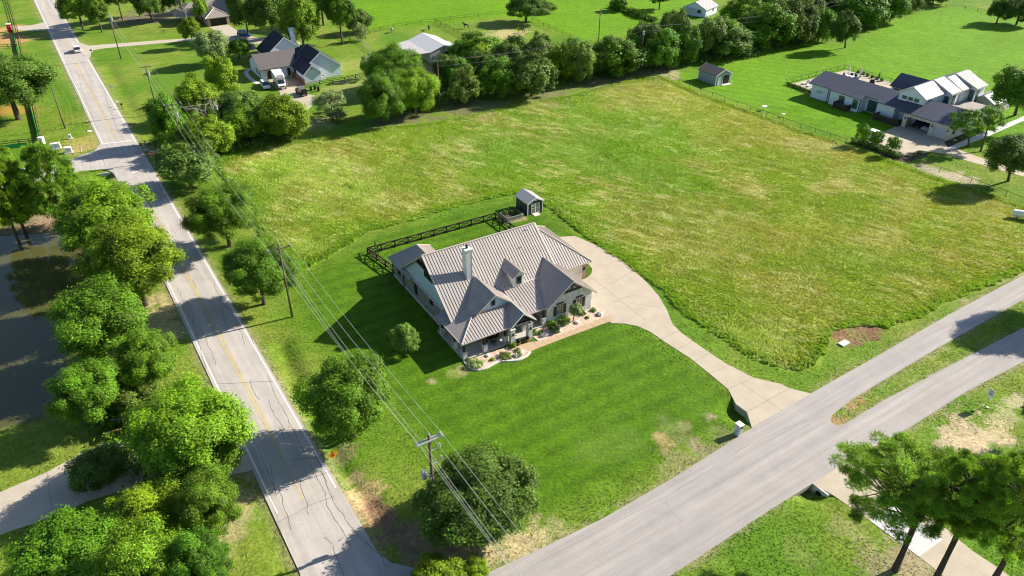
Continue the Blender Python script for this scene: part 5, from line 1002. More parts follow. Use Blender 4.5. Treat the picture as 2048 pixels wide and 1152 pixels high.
q = MB(); q.slab([(8.7, 8, 2.3), (11, 8, 2.0), (11, 12, 2.0), (8.7, 12, 2.3)], (0, 0, -.08)); q.build('side_canopy', mat('weathered_sheet', (0.5, 0.5, 0.48), 0.6, 0.1, 1), bn)

# tan roofed house at the top left
th_ = thing('brick_ranch_house', 'tan shingled ranch house with a dark open garage at the top edge', 'house', (-97.3, 246.9, 0), R(32))
w = MB(); w.box(0, .9, 0, .3, 0, 2.6); w.box(6.0, 6.9, 0, .3, 0, 2.6); w.box(.9, 6.0, 0, .3, 2.2, 2.6); w.box(0, .3, .3, 14, 0, 2.6); w.box(6.6, 6.9, .3, 6, 0, 2.6); w.box(6.9, 20, 6, 6.3, 0, 2.6); w.box(.3, 6.6, 5.6, 5.8, 0, 2.6); w.build('wall', M['tan_brick'], th_)
MB().box(.9, 6.0, .32, .4, 0, 2.2).build('garage_opening_shade', M['interior'], th_)  # dark sheet behind the piers, painted as the garage's inner shade
def hip(mb, x0, x1, y0, y1, ez, k=.5):
    wx, wy = (x1 - x0) / 2, (y1 - y0) / 2; h = min(wx, wy); rz = ez + h * k
    if wx > wy: a = (x0 + h, y0 + h, rz); b = (x1 - h, y0 + h, rz)
    else: a = (x0 + h, y0 + h, rz); b = (x0 + h, y1 - h, rz)
    c = [(x0, y0, ez), (x1, y0, ez), (x1, y1, ez), (x0, y1, ez)]
    if wx > wy:
        for f in ([c[0], c[1], b, a], [c[1], c[2], b], [c[2], c[3], a, b], [c[3], c[0], a]): mb.slab(f, (0, 0, -.15))
    else:
        for f in ([c[0], c[1], a], [c[1], c[2], b, a], [c[2], c[3], b], [c[3], c[0], a, b]): mb.slab(f, (0, 0, -.15))
q = MB(); hip(q, -.6, 7.5, -.6, 15, 2.6); q.build('garage_roof', M['tan_shingle'], th_)
q = MB(); hip(q, -8, 22, 5.5, 16.5, 2.65, .55); q.build('main_roof', M['tan_shingle'], th_)
MB().tube((7.5, -.6, 2.66), (3.45, 3.45, 4.7), .1, n=5).tube((-.6, -.6, 2.66), (3.45, 3.45, 4.7), .1, n=5).build('hip_cap', M['curb'], th_)

# white house with dark shingles
wh = thing('white_gabled_house', 'white house with navy shingle gables and one brown roofed garage wing', 'house', (-52.5, 188.0, 0), R(31.9))
_w = M['siding_white']; _t = M['white']
gable_house_parts(wh, 0, 4.4, .2, 9, 2.75, 4.7, 'y', _w, M['dark_shingle'], .3, trim=_t)
gable_house_parts(wh, .4, 10.7, 2.8, 12.0, 2.95, 6.75, 'y', _w, M['dark_shingle'], .3, trim=_t)
gable_house_parts(wh, -3.2, 7.5, 21.4, 30.0, 2.95, 7.0, 'y', _w, M['dark_shingle'], .35, trim=_t)
w = MB(); w.box(-8.2, -6.9, 9.2, 9.4, 0, 2.8); w.box(-6.9, -3.0, 9.2, 9.4, 2.3, 2.8); w.box(-3.0, -2.3, 9.2, 9.4, 0, 2.8); w.box(-2.3, 0, 9.2, 9.4, 0, 2.8); w.slab([(-8.2, 9.4, 0), (-8.2, 20, 0), (-8.2, 20, 2.8), (-8.2, 15, 5.0), (-8.2, 9.4, 2.8)], (.2, 0, 0)); w.build('garage_wall', _w, wh)
q = MB(); q.slab([(-8.7, 8.6, 2.8), (.6, 8.6, 2.8), (3.2, 14.9, 5.3), (-8.7, 14.9, 5.3)], (0, 0, -.16)); q.slab([(-8.7, 14.9, 5.3), (3.2, 14.9, 5.3), (3.2, 21.2, 2.9), (-8.7, 21.2, 2.9)], (0, 0, -.16)); q.build('garage_roof', M['brown_shingle'], wh)
q = MB(); q.slab([(.2, 8.3, 2.85), (4.5, 9.0, 4.4), (5.6, 12.5, 6.6), (3.0, 15.0, 5.34), (.4, 9.0, 2.95)], (0, 0, -.1)); q.build('valley_roof', M['dark_shingle'], wh)
for x0 in (-6.7, -4.9): MB().box(x0, x0 + 1.6, 9.1, 9.17, 0, 2.25).build('garage_door', M['dark_wood'], wh)
opening(wh, 'door', M['white'], M['interior'], -1.6, -.7, 9.2, .1, 2.2, .1, pname='door_leaf'); MB().box(-.12, -.003, 6.6, 8.2, .1, 2.4).build('entry_door', M['interior'], wh)
for y0 in (10.6, 13.2): opening_x(wh, 'window', M['white'], M['glass_blue'], -8.2, y0, y0 + 1.1, .7, 2.0, .1)
MB().tube((2.2, .19, 3.7), (2.2, .1, 3.7), .16, n=10).build('gable_vent', M['black'], wh)
c_ = MB().box(5.0, 6.3, 24.6, 25.8, 3.5, 8.3).build('chimney', _w, wh); MB().box(5.15, 6.15, 24.75, 25.65, 8.3, 8.8).build('flue', M['black'], c_); MB().box(6.21, 6.31, 24.55, 24.7, 4, 8.3).build('corner_board', _t, c_)
MB().slab([(-5.5, 30.0, 2.6), (-3.4, 30.0, 2.6), (-3.4, 33, 3.4), (-5.5, 33, 3.4)], (0, 0, -.15)).build('side_roof', M['tan_shingle'], wh)

# modern house on the right
mh = thing('modern_white_house', 'long modern white house with dark metal roofs and an open three car garage', 'house', (86.1, 158.4, 0), R(-54.3))
bw_ = M['batten_white']
# long low range: ridge along x at y=6
w = MB(); w.box(-24.3, -19.2, 1.0, 1.25, 0, 3.5); w.box(-24.3, -24.05, 1.25, 11, 0, 3.5); w.box(-18.8, -10.9, .2, .45, 0, 3.4); w.box(-19.2, -18.8, 1.0, 1.2, 0, 3.5); w.box(-11.15, -10.9, .45, 3.0, 0, 3.4); w.box(-10.9, -7.4, 2.8, 3.0, 0, 3.6); w.box(-7.4, -3.2, 1.4, 1.65, 0, 3.3); w.box(-3.4, -3.2, 1.65, 3, 0, 3.3); w.slab([(-24.3, 1.25, 3.5), (-24.3, 6.1, 5.0), (-24.3, 11, 3.5)], (.2, 0, 0)); w.build('wall', bw_, mh)
q = MB(); metal_roof(q, [(-25, .3, 3.45), (-19.2, .3, 3.45), (-19.2, 0, 3.36), (-10.6, -.3, 3.28), (-10.6, 1.4, 3.78), (-7.6, 1.4, 3.78), (-7.6, .6, 3.54), (-1.5, .6, 3.54), (-1.5, 6.1, 5.3), (-25, 6.1, 5.3)], .5, .15, .04, .05); metal_roof(q, [(-25, 6.1, 5.3), (-4, 6.1, 5.3), (-4, 11.8, 3.5), (-25, 11.8, 3.5)], .5, .15, .04, .05); q.build('long_roof', M['navy_roof'], mh)
for x0, x1, z0, z1 in ((-16.2, -14.9, .9, 2.6), (-12.6, -11.5, .8, 2.7)): opening(mh, 'window', M['black'], M['glass_green'], x0, x1, .2, z0, z1, .09)
opening(mh, 'glass_doors', M['black'], M['glass_green'], -10.3, -7.8, 2.8, .2, 2.7, .08, bars=1)
q = MB(); q.box(-23, -22.4, .85, .98, 1.5, 2.1); q.box(-22.2, -21.8, .85, .98, 1.5, 2.1); q.box(-21.6, -21.3, .85, .98, 1.5, 2.1); q.build('meter_box', M['galv'], mh)
for x in (-19.3, -18.9, -10.95): MB().box(x, x + .12, .05, .18, .05, 3.3).build('downspout', M['black'], mh)
# garage
w = MB(); w.box(-.2, .7, 0, .3, 0, 3.5); w.box(5.9, 6.9, 0, .3, 0, 3.5); w.box(9.4, 10.2, 0, .3, 0, 3.5); w.box(.7, 5.9, 0, .3, 2.55, 3.5); w.box(6.9, 9.4, 0, .3, 2.5, 3.5); w.slab([(10.2, .3, 0), (10.2, 11, 0), (10.2, 11, 3.5), (10.2, 6, 5.0), (10.2, .3, 3.5)], (-.3, 0, 0)); w.box(-.2, .1, .3, 6, 0, 3.5); w.build('garage_wall', M['cream_brick'], mh)
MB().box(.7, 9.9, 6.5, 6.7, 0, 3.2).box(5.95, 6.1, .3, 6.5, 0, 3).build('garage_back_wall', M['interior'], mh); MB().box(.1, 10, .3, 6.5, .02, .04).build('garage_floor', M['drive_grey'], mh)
gd = MB()
for k in range(4): gd.box(6.92, 9.38, .12 + .02 * (k % 2), .2, .04 + k * .61, .04 + k * .61 + .58)
gd.build('garage_door', mat('grey_blue_door', (0.52, 0.55, 0.6), 0.5, 0.03, 1), mh)
q = MB(); metal_roof(q, [(-2.2, -.5, 3.42), (10.8, -.5, 3.42), (10.8, 6, 5.35), (-2.2, 6, 5.35)], .5, .15, .04, .05); metal_roof(q, [(-2.2, 6, 5.35), (10.8, 6, 5.35), (10.8, 12, 3.5), (1.9, 12, 3.5), (1.9, 6.1, 5.32)], .5, .15, .04, .05); q.build('garage_roof', M['navy_roof'], mh)
for x in (.25, 6.35, 9.75): MB().box(x, x + .18, -.14, 0, 1.9, 2.4).build('wall_lantern', M['black'], mh)
q = MB(); q.box(10.203, 10.26, 1.6, 2.5, 1.1, 2.3); q.build('window', M['glass'], mh)
# two storey cross block
w1, r1 = gable_house_parts(mh, -4.2, 1.7, 3.5, 15.0, 6.3, 8.0, 'y', bw_, M['white_roof'], .45, 'tall_wall', 'white_roof', .45)
for x0 in (-3.3, -1.9, -.5): opening(w1, 'window', M['black'], M['glass_green'], x0, x0 + .95, 3.5, 4.95, 5.55, .06)
q = MB(); k_ = (8.0 - 6.3) / 2.95
metal_roof(q, [(-1.25, 11.2, 8.2), (3.6, 11.2, 8.2 - 4.85 * k_ * .75), (3.6, 15.4, 8.2 - 4.85 * k_ * .75), (-1.25, 15.4, 8.2)], .45, .4, .04, .05); q.build('raised_roof', M['white_roof'], mh)
w = MB(); w.box(1.7, 3.2, 11.6, 15.0, 0, 6.3); w.build('bay_wall', bw_, mh)
for y0 in (12.0, 13.1): opening_x(mh, 'window', M['black'], M['glass_green'], 3.2, y0, y0 + .8, 2.5, 5.4, .08, 1)
opening(mh, 'window', M['black'], M['glass_green'], 2.0, 2.9, 11.6, 2.5, 5.2, .08)
w2, r2 = gable_house_parts(mh, -4.4, 3.0, 16.6, 25.2, 6.2, 8.0, 'y', bw_, M['white_roof'], .45, 'tall_wall', 'white_roof', .45)
q = MB(); metal_roof(q, [(-.7, 19.6, 8.25), (4.9, 19.6, 6.1), (4.9, 24.6, 6.1), (-.7, 24.6, 8.25)], .45, .4, .04, .05); q.build('raised_roof', M['white_roof'], mh); MB().box(3.0, 4.5, 20.0, 24.3, 0, 6.0).build('bay_wall', bw_, mh)
opening(mh, 'window', M['black'], M['glass_green'], 3.3, 4.2, 20.0, 3.0, 5.4, .08); opening_x(mh, 'window', M['black'], M['glass_green'], 4.5, 20.8, 21.8, 2.6, 5.4, .08, 1)
MB().box(-4.2, 1.5, 15.0, 16.6, 0, 5.9).build('link_wall', bw_, mh)
MB().prism([(1.9, 11.9), (8.5, 11.9), (8.5, 20), (3.1, 20), (3.1, 15.1), (1.9, 15.1)], 2.8, 3.0).build('flat_roof', mat('flat_roof_felt', (0.35, 0.32, 0.30), 0.9, 0.2, 1), mh); MB().box(8.3, 8.5, 12, 20, 0, 2.79).build('courtyard_wall', M['cream_brick'], mh)
w3, r3 = gable_house_parts(mh, 3.2, 8.2, 22.5, 31.5, 3.0, 4.3, 'y', M['cream_brick'], M['white_roof'], .4, 'end_wall', 'end_roof', .5)
opening_x(w3, 'window', M['black'], M['glass_green'], 8.2, 24.5, 26.2, .8, 2.3, .08, 1)
w4, r4 = gable_house_parts(mh, -13.0, -4.4, 16.5, 23.5, 3.1, 5.2, 'x', bw_, M['navy_roof'], .4, 'rear_wall', 'rear_roof', .5)
opening(w4, 'window', M['black'], M['glass_green'], -12.2, -11, 16.5, .8, 2.3, .08)
def dark_fence(x0, x1, y0, y1):
    root = thing('slatted_screen', 'dark slatted privacy screen %s' % ('under the left windows of the modern house' if x0 < -12 else 'beside the open garage of the modern house'), 'fence', (86.1, 158.4, 0), R(-54.3), 'dark privacy screens by the modern house')
    q = MB()
    for k in range(7): q.box(x0, x1, y0, y0 + .05, .1 + k * .2, .27 + k * .2); q.box(x0, x0 + .05, y0 + .05, y1, .1 + k * .2, .27 + k * .2); q.box(x1 - .05, x1, y0 + .05, y1, .1 + k * .2, .27 + k * .2)
    q.build('panel', M['dark_wood'], root)
    for x in (x0, (x0 + x1) / 2, x1): MB().box(x - .06, x + .06, y0 - .06, y0 - .002, 0, 1.6).build('post', M['dark_wood'], root)
dark_fence(-16.4, -12.8, -1.4, .15); dark_fence(-6.3, -.6, -.9, 1.3)

# ------------------------------------------------------------ utility poles and lines
def pole_root(label, xy, h, name='utility_pole', r=.16, group='wooden utility poles along the road'):
    root = thing(name, label, 'utility pole', (xy[0], xy[1], 0), 0, group); MB().tube((0, 0, -.6), (0, 0, h), r, r * .68, 10).build('pole', M['pole_wood'], root, smooth=True); return root
LINE = math.atan2(85.4 - 50.1, -30.6 + 7.6)                 # direction of the run
perp = (math.cos(LINE - math.pi / 2), math.sin(LINE - math.pi / 2))
def crossarm(root, z, half, n_ins=2, off=0.0, ang=None, mat_='pole_wood'):
    a = (math.cos(ang), math.sin(ang)) if ang is not None else perp; d = (-a[1], a[0])
    q = MB(); P = lambda s, o, zz: (a[0] * s + d[0] * o, a[1] * s + d[1] * o, zz)
    q.slab([P(-half, off - .06, z + .06), P(half, off - .06, z + .06), P(half, off - .06, z - .07), P(-half, off - .06, z - .07)], (d[0] * .12, d[1] * .12, 0)); q.build('crossarm', M[mat_], root)
    for s in ([-half + .1, half - .1] if n_ins == 2 else [-half + .1, -half * .45, half * .45, half - .1]):
        p = P(s, off, z + .06); MB().tube(p, (p[0], p[1], z + .34), .06, .04, 6).tube((p[0], p[1], z + .16), (p[0], p[1], z + .21), .13, n=8).build('insulator', M['galv'], root)
def transformer(root, x, y, z, r=.24, h=.85):
    q = MB().tube((x, y, z), (x, y, z + h), r, n=12).tube((x, y, z + h), (x, y, z + h + .08), r * 1.05, r * .6, 12); q.tube((x + r * .4, y, z + h + .05), (x + r * .5, y, z + h + .35), .05, n=6); q.build('transformer', M['galv'], root, smooth=False)
    MB().box(min(0, x), max(0, x), min(0, y) - .04, max(0, y) + .04, z + h * .4, z + h * .5).build('bracket', M['galv'], root)
PB = (-7.6, 50.1); PA = (-30.6, 85.4)
gC = G(344, 206, 11.2); gD = G(424, 194, 10.8); gE = G(290, 130, 11); gF = (-109.7, 211.3); PC_, PD_, PE_ = tuple(gC[:2]), tuple(gD[:2]), tuple(gE[:2])
pA = pole_root('tall dark pole with a single crossarm standing alone on the lawn', PA, 11.7); crossarm(pA, 10.9, 1.6, 2); MB().tube((0, 0, 11.6), (0, 0, 12.0), .08, .05, 6).build('insulator', M['galv'], pA)
MB().tube((perp[0] * .9, perp[1] * .9, 10.85), (0, 0, 10.0), .03, n=4).tube((-perp[0] * .9, -perp[1] * .9, 10.85), (0, 0, 10.0), .03, n=4).build('brace', M['pole_wood'], pA)
pB = pole_root('near utility pole with double crossarm and grey pipes beside the corner oak', PB, 11.6, r=.19); crossarm(pB, 11.0, 1.35, 2, -.18, mat_='galv'); crossarm(pB, 11.0, 1.35, 2, .18, mat_='galv'); MB().tube((0, 0, 11.5), (0, 0, 11.95), .09, .05, 6).build('insulator', M['galv'], pB)
for z, s in ((9.6, 1.0), (7.9, 1.1), (7.3, -1.0)):
    q = MB().tube((0, 0, z - .1), (perp[0] * s, perp[1] * s, z), .05, n=6); q.tube((perp[0] * s, perp[1] * s, z), (perp[0] * s, perp[1] * s, z + .45), .12, .09, 8); q.build('cutout_arm', M['galv'], pB)
transformer(pB, -.75, -.1, 6.1, .26, .7)
for x, y in ((-.05, -.28), (.16, -.26)): MB().tube((x, y, -.4), (x, y, 6.3), .065, n=8).build('conduit', M['galv'], pB)
pC = pole_root('pole with two stacked crossarms rising from bushes beside the road', PC_, 11.2); crossarm(pC, 10.9, 1.6, 4); crossarm(pC, 10.0, 1.5, 2, .15); transformer(pC, .5, -.2, 8.4)
pD = pole_root('pole hung with pale transformers behind the bare tree', PD_, 10.8, r=.15); crossarm(pD, 10.4, 1.3, 2, 0, R(10)); crossarm(pD, 9.5, 1.2, 2, 0, R(80)); transformer(pD, .45, 0, 8.2, .22); transformer(pD, -.4, .1, 8.0, .22)
pE = pole_root('leaning pole with crossarm on the lawn across from the mailboxes', PE_, 11.0); crossarm(pE, 10.6, 1.3, 2); transformer(pE, .42, -.15, 8.6, .24)
pF = pole_root('tall thin pole carrying a pale transformer near the far white car', gF, 12.2, r=.17); transformer(pF, .5, 0, 10.2, .26, 1.0); MB().tube((0, 0, 12.1), (0, 0, 12.5), .07, .05, 6).build('insulator', M['galv'], pF)
gH = G(1197, 84); gI = G(1288, 52, 11)
pG = pole_root('slim grey pole at the far edge of the tall grass field', (-16.9, 170.2), 11.3, r=.17, group='poles along the hedgerow'); crossarm(pG, 11.0, .9, 2, 0, R(0)); MB().tube((.1, 0, 3), (.8, 0, 3.1), .03, n=4).build('step_bracket', M['galv'], pG)
pH = pole_root('bare dark pole standing in the bright pasture behind the hedgerow', tuple(gH[:2]), 9.5, r=.16, group='poles along the hedgerow'); MB().box(.15, .5, -.15, .15, 7.9, 8.3).build('meter_box', M['galv'], pH)
pI = pole_root('grey pole with a white transformer inside the hedgerow', tuple(gI[:2]), 11.0, r=.15, group='poles along the hedgerow'); crossarm(pI, 10.8, .8, 2, 0, R(0)); transformer(pI, 0, -.4, 8.8, .26, .95)
pJ = pole_root('bare wooden pole without any arms on the left verge', tuple(G(130, 256)[:2]), 9.1, r=.15)
SEN = (PB[0] + 30.0 * .545, PB[1] - 30.0 * .838)
def wire(name, label, pts, sag=.7, r=.015, group='power lines over the lawn'):
    q = MB(); P = []
    for a, b in zip(pts, pts[1:]):
        a = Vector(a); b = Vector(b); L_ = (b - a).length; k = 14
        for i in range(k): t = i / k; p = a.lerp(b, t); p.z -= sag * (L_ / 40) ** 2 * 4 * t * (1 - t) ; P.append(p)
    P.append(Vector(pts[-1])); q.path(P, r, 4); o = q.build(name, M['cable'] if 'lawn' in group else M['old_cable'], None); tag(o, label, 'power line', group); return o
def off(p, s, z): return (p[0] + perp[0] * s, p[1] + perp[1] * s, z)
wire('power_line', 'left conductor of the power lines crossing the lawn', [off(SEN, -1.3, 11.3), off(PB, -1.25, 11.35), off(PA, -1.5, 11.25), off(PC_, -1.5, 11.3), off(PE_, -1.2, 10.9), off(gF, -.2, 12.0)])
wire('power_line', 'middle conductor over the pole tops of the lawn power lines', [off(SEN, 0.1, 11.9), off(PB, 0, 11.95), off(PA, 0, 12.0), off(PC_, .1, 11.3), off(PE_, 0, 10.9), off(gF, 0, 12.5)])
wire('power_line', 'right conductor of the power lines crossing the lawn', [off(SEN, 1.3, 11.3), off(PB, 1.25, 11.35), off(PA, 1.5, 11.25), off(PC_, 1.5, 11.3), off(PE_, 1.2, 10.9), off(gF, .2, 12.0)])
wire('power_line', 'lower neutral wire slung beneath the lawn power lines', [off(SEN, -.5, 10.4), off(PB, -.5, 10.6), off(PA, -.2, 10.3), off(PC_, -.2, 9.9), off(PE_, 0, 9.5), off(gF, 0, 10.0)], .8)
wire('power_line', 'thin service cable low on the near pole', [off(SEN, .2, 8.6), off(PB, 0, 8.7), off(PA, 0, 9.3)], 1.3, .016)
wire('power_line', 'thin service cable linking the two transformer poles', [(*PC_, 10.1), (*PD_, 9.6)], .4, .016)
gK = tuple(G(1700, -6, 12)[:2])
for k, (s, z, lb) in enumerate(((-.8, 11.2, 'upper'), (.8, 11.2, 'middle'), (0, 9.9, 'lower'))):
    wire('power_line', '%s wire running along the long hedgerow' % lb, [(G(640, 172, 9.0 + 0)[0] + s, G(640, 172, 9.0)[1], z - 2.2), (-16.9 + s, 170.2, z), (gI[0] + s, gI[1], z - .2), (gK[0] + s, gK[1], z + .6)], .5, .014, 'power lines along the hedgerow')

# ------------------------------------------------------------ fences
def line_pts(px, step):
    P = G2(px); out = []
    for a, b in zip(P, P[1:]):
        L_ = math.hypot(b[0] - a[0], b[1] - a[1]); k = max(1, round(L_ / step))
        out += [(a[0] + (b[0] - a[0]) * i / k, a[1] + (b[1] - a[1]) * i / k) for i in range(k)]
    out.append(P[-1]); return out
def fence(label, px, h, step, rails, matn, group=None, w=.05, rh=.12, cross=False, mesh=False, pts=None, name='fence', post_w=.06):
    P = pts or line_pts(px, step); o = P[0]; root = thing(name, label, 'fence', (o[0], o[1], 0), 0, group)
    Q = [Vector((p[0] - o[0], p[1] - o[1], float(relief(np.array([p[0]]), np.array([p[1]]))[0]))) for p in P]; r = MB(); m_ = M[matn]
    for a, b in zip(Q, Q[1:]):
        d = (b - a).normalized(); n_ = Vector((-d.y, d.x, 0)) * w / 2; a2 = a + d * post_w * 1.02; b2 = b - d * post_w * 1.02
        for z in rails: r.slab([a2 - n_ + Vector((0, 0, z)), b2 - n_ + Vector((0, 0, z)), b2 - n_ + Vector((0, 0, z + rh)), a2 - n_ + Vector((0, 0, z + rh))], n_ * 2)
        if cross:
            z0, z1 = rails[0] + rh, rails[-1]
            for u, v in ((z0, z1), (z1, z0)): r.slab([a2 - n_ * .8 + Vector((0, 0, u - .05)), b2 - n_ * .8 + Vector((0, 0, v - .05)), b2 - n_ * .8 + Vector((0, 0, v + .05)), a2 - n_ * .8 + Vector((0, 0, u + .05))], n_ * 1.6)
        if mesh:
            for z in np.arange(.2, h - .1, .3): r.tube(a2 + Vector((0, 0, z)), b2 + Vector((0, 0, z)), .008, n=3, caps=False)
    r.build('rail', m_, root)
    for q in Q: MB().box(q.x - post_w, q.x + post_w, q.y - post_w, q.y + post_w, q.z - .3, q.z + h).build('post', m_, root)
    return root
hp = [(1.2, 24.0), (-.3, 27.0), (-.2, 31.8)]; hf = [HW(a, b) for a, b in hp]
def seq(pts, step):
    out = []
    for a, b in zip(pts, pts[1:]):
        L_ = math.hypot(b[0] - a[0], b[1] - a[1]); k = max(1, round(L_ / step)); out += [(a[0] + (b[0] - a[0]) * i / k, a[1] + (b[1] - a[1]) * i / k) for i in range(k)]
    return out + [pts[-1]]
fence('dark brown cross braced fence enclosing the back yard of the farmhouse', None, 1.3, 2.4, (.15, 1.1), 'dark_wood', cross=True, pts=seq([HW(1.2, 24.2), HW(-.1, 31.7), HW(23.2, 31.5), HW(23.6, 22.5)], 2.4), post_w=.11, rh=.19, w=.1)
gt_ = thing('yard_gate', 'tall open gate leaf of the brown cross braced fence', 'gate', (*HW(1.1, 30.2), 0), HY + R(80)); q = MB(); q.box(0, .1, 0, .08, 0, 1.9); q.box(2.3, 2.4, 0, .08, .2, 1.7); q.box(.1, 2.3, .01, .07, 1.55, 1.68); q.box(.1, 2.3, .01, .07, .3, .43); q.slab([(.1, .02, .43), (.2, .02, .43), (2.3, .02, 1.5), (2.2, .02, 1.55)], (0, .05, 0)); q.build('gate_frame', M['dark_wood'], gt_)
fence('black wire fence between the tall grass field and the modern house lawn', [(1318, 150), (1400, 186), (1500, 222), (1600, 258), (1690, 288)], 1.3, 4.2, (1.2,), 'black', 'black wire fences round the field', rh=.05, mesh=True, post_w=.035)
fence('black wire fence continuing past the dirt track to the right edge', [(1822, 325), (1878, 345), (1940, 368), (2010, 394), (2110, 432)], 1.3, 4.2, (1.2,), 'black', 'black wire fences round the field', rh=.05, mesh=True, post_w=.035)
fence('dark wire fence along the far side of the horse paddock', [(718, 74), (760, 62), (813, 52), (870, 45), (930, 37), (1010, 29)], 1.35, 5.0, (.6, 1.25), 'black', 'wire fences of the horse paddock', rh=.05, mesh=True, post_w=.05)
fence('dark wire fence on the right side of the horse paddock', [(1055, 36), (1098, 58), (1140, 78), (1190, 97)], 1.35, 4.0, (.6, 1.25), 'black', 'wire fences of the horse paddock', rh=.05, mesh=True, post_w=.05)
fence('rusty rail fence dividing the paddock beside the barn', [(872, 46), (900, 60), (932, 78)], 1.35, 3.0, (.3, .75, 1.2), 'brown_wood', rh=.08, post_w=.06)
fence('wire fence running down to the yard of the white house', [(712, 80), (730, 92), (745, 106)], 1.3, 3.0, (.6, 1.2), 'galv', rh=.05, mesh=True, post_w=.05)
fence('brown three rail fence in front of the white house', [(611, 176), (640, 170), (690, 163), (733, 153)], 1.25, 2.8, (.35, .75, 1.12), 'brown_wood', post_w=.08)
fence('brown boarded fence beside the truck at the white house', [c3(505, 615), c3(600, 680), c3(690, 752)], 1.3, 2.2, (.1, .3, .5, .7, .9, 1.1), 'brown_wood', rh=.17, post_w=.06)
fence('low brown fence under the tall trees behind the white house', [(642, 78), (660, 74), (700, 82), (712, 78)], 1.2, 3, (.4, .9), 'brown_wood', post_w=.07)
fence('brown ranch fence on the left verge running away beside the road', [(88, 290), (66, 195), (60, 165), (38, 70), (30, 40), (14, -10)], 1.35, 3.2, (.3, .7, 1.1), 'brown_wood', 'brown ranch fences on the left', post_w=.07)
fence('dark three rail fence turning off left from the stone corner post', [(82, 286), (40, 290), (0, 295), (-40, 299)], 1.3, 2.6, (.3, .7, 1.1), 'dark_wood', 'brown ranch fences on the left', post_w=.07)
fence('black fence across the left edge by the portable toilet', [(34, 96), (0, 96), (-30, 96)], 1.2, 3, (.4, .9), 'black', post_w=.05)
P_ = G2([(-30, 306), (0, 298), (40, 295), (80, 291), (78, 270), (60, 200), (56, 175), (36, 100), (28, 62)]); o = MB(); q0 = P_[0]
for a, b in zip(P_, P_[1:]): o.slab([(a[0] - .25, a[1], 0), (b[0] - .25, b[1], 0), (b[0] - .25, b[1], .75), (a[0] - .25, a[1], .75)], (.03, .02, 0))
tag(o.build('silt_barrier', mat('green_mesh_fabric', (0.02, 0.33, 0.07), 0.7, 0.15, 2)), 'bright green fabric barrier along the inside of the brown ranch fence', 'barrier')
gs = thing('stone_pillar', 'pale stone pillar at the corner of the brown ranch fence', 'pillar', (*G(86, 290)[:2], 0)); MB().box(-.45, .45, -.45, .45, 0, 1.6).build('shaft', M['stone'], gs); MB().box(-.52, .52, -.52, .52, 1.6, 1.72).build('cap', M['curb'], gs)
fence('thin dark fence along the paddock beyond the hedgerow end', [(1890, 14), (1930, 18), (1980, 28), (2048, 38)], 1.2, 4.5, (.5, 1.1), 'black', rh=.05, mesh=True, post_w=.05)
fence('dark rail fence around the patio of the modern house', None, 1.3, 2.6, (.15, 1.2), 'black', rh=.05, mesh=True, post_w=.035, pts=seq([tuple(G(1571, 168)[:2]), tuple(G(1688, 138)[:2]), tuple(G(1800, 172)[:2])], 2.8))
# clipped hedge beyond the pasture
scrub('hedge', 'low green hedge line crossing the bright pastures', [(1222, 14), (1245, 22), (1275, 32), (1308, 44)], 1.6, 1.8, 6000, 'leaf_mid', 9, .3)

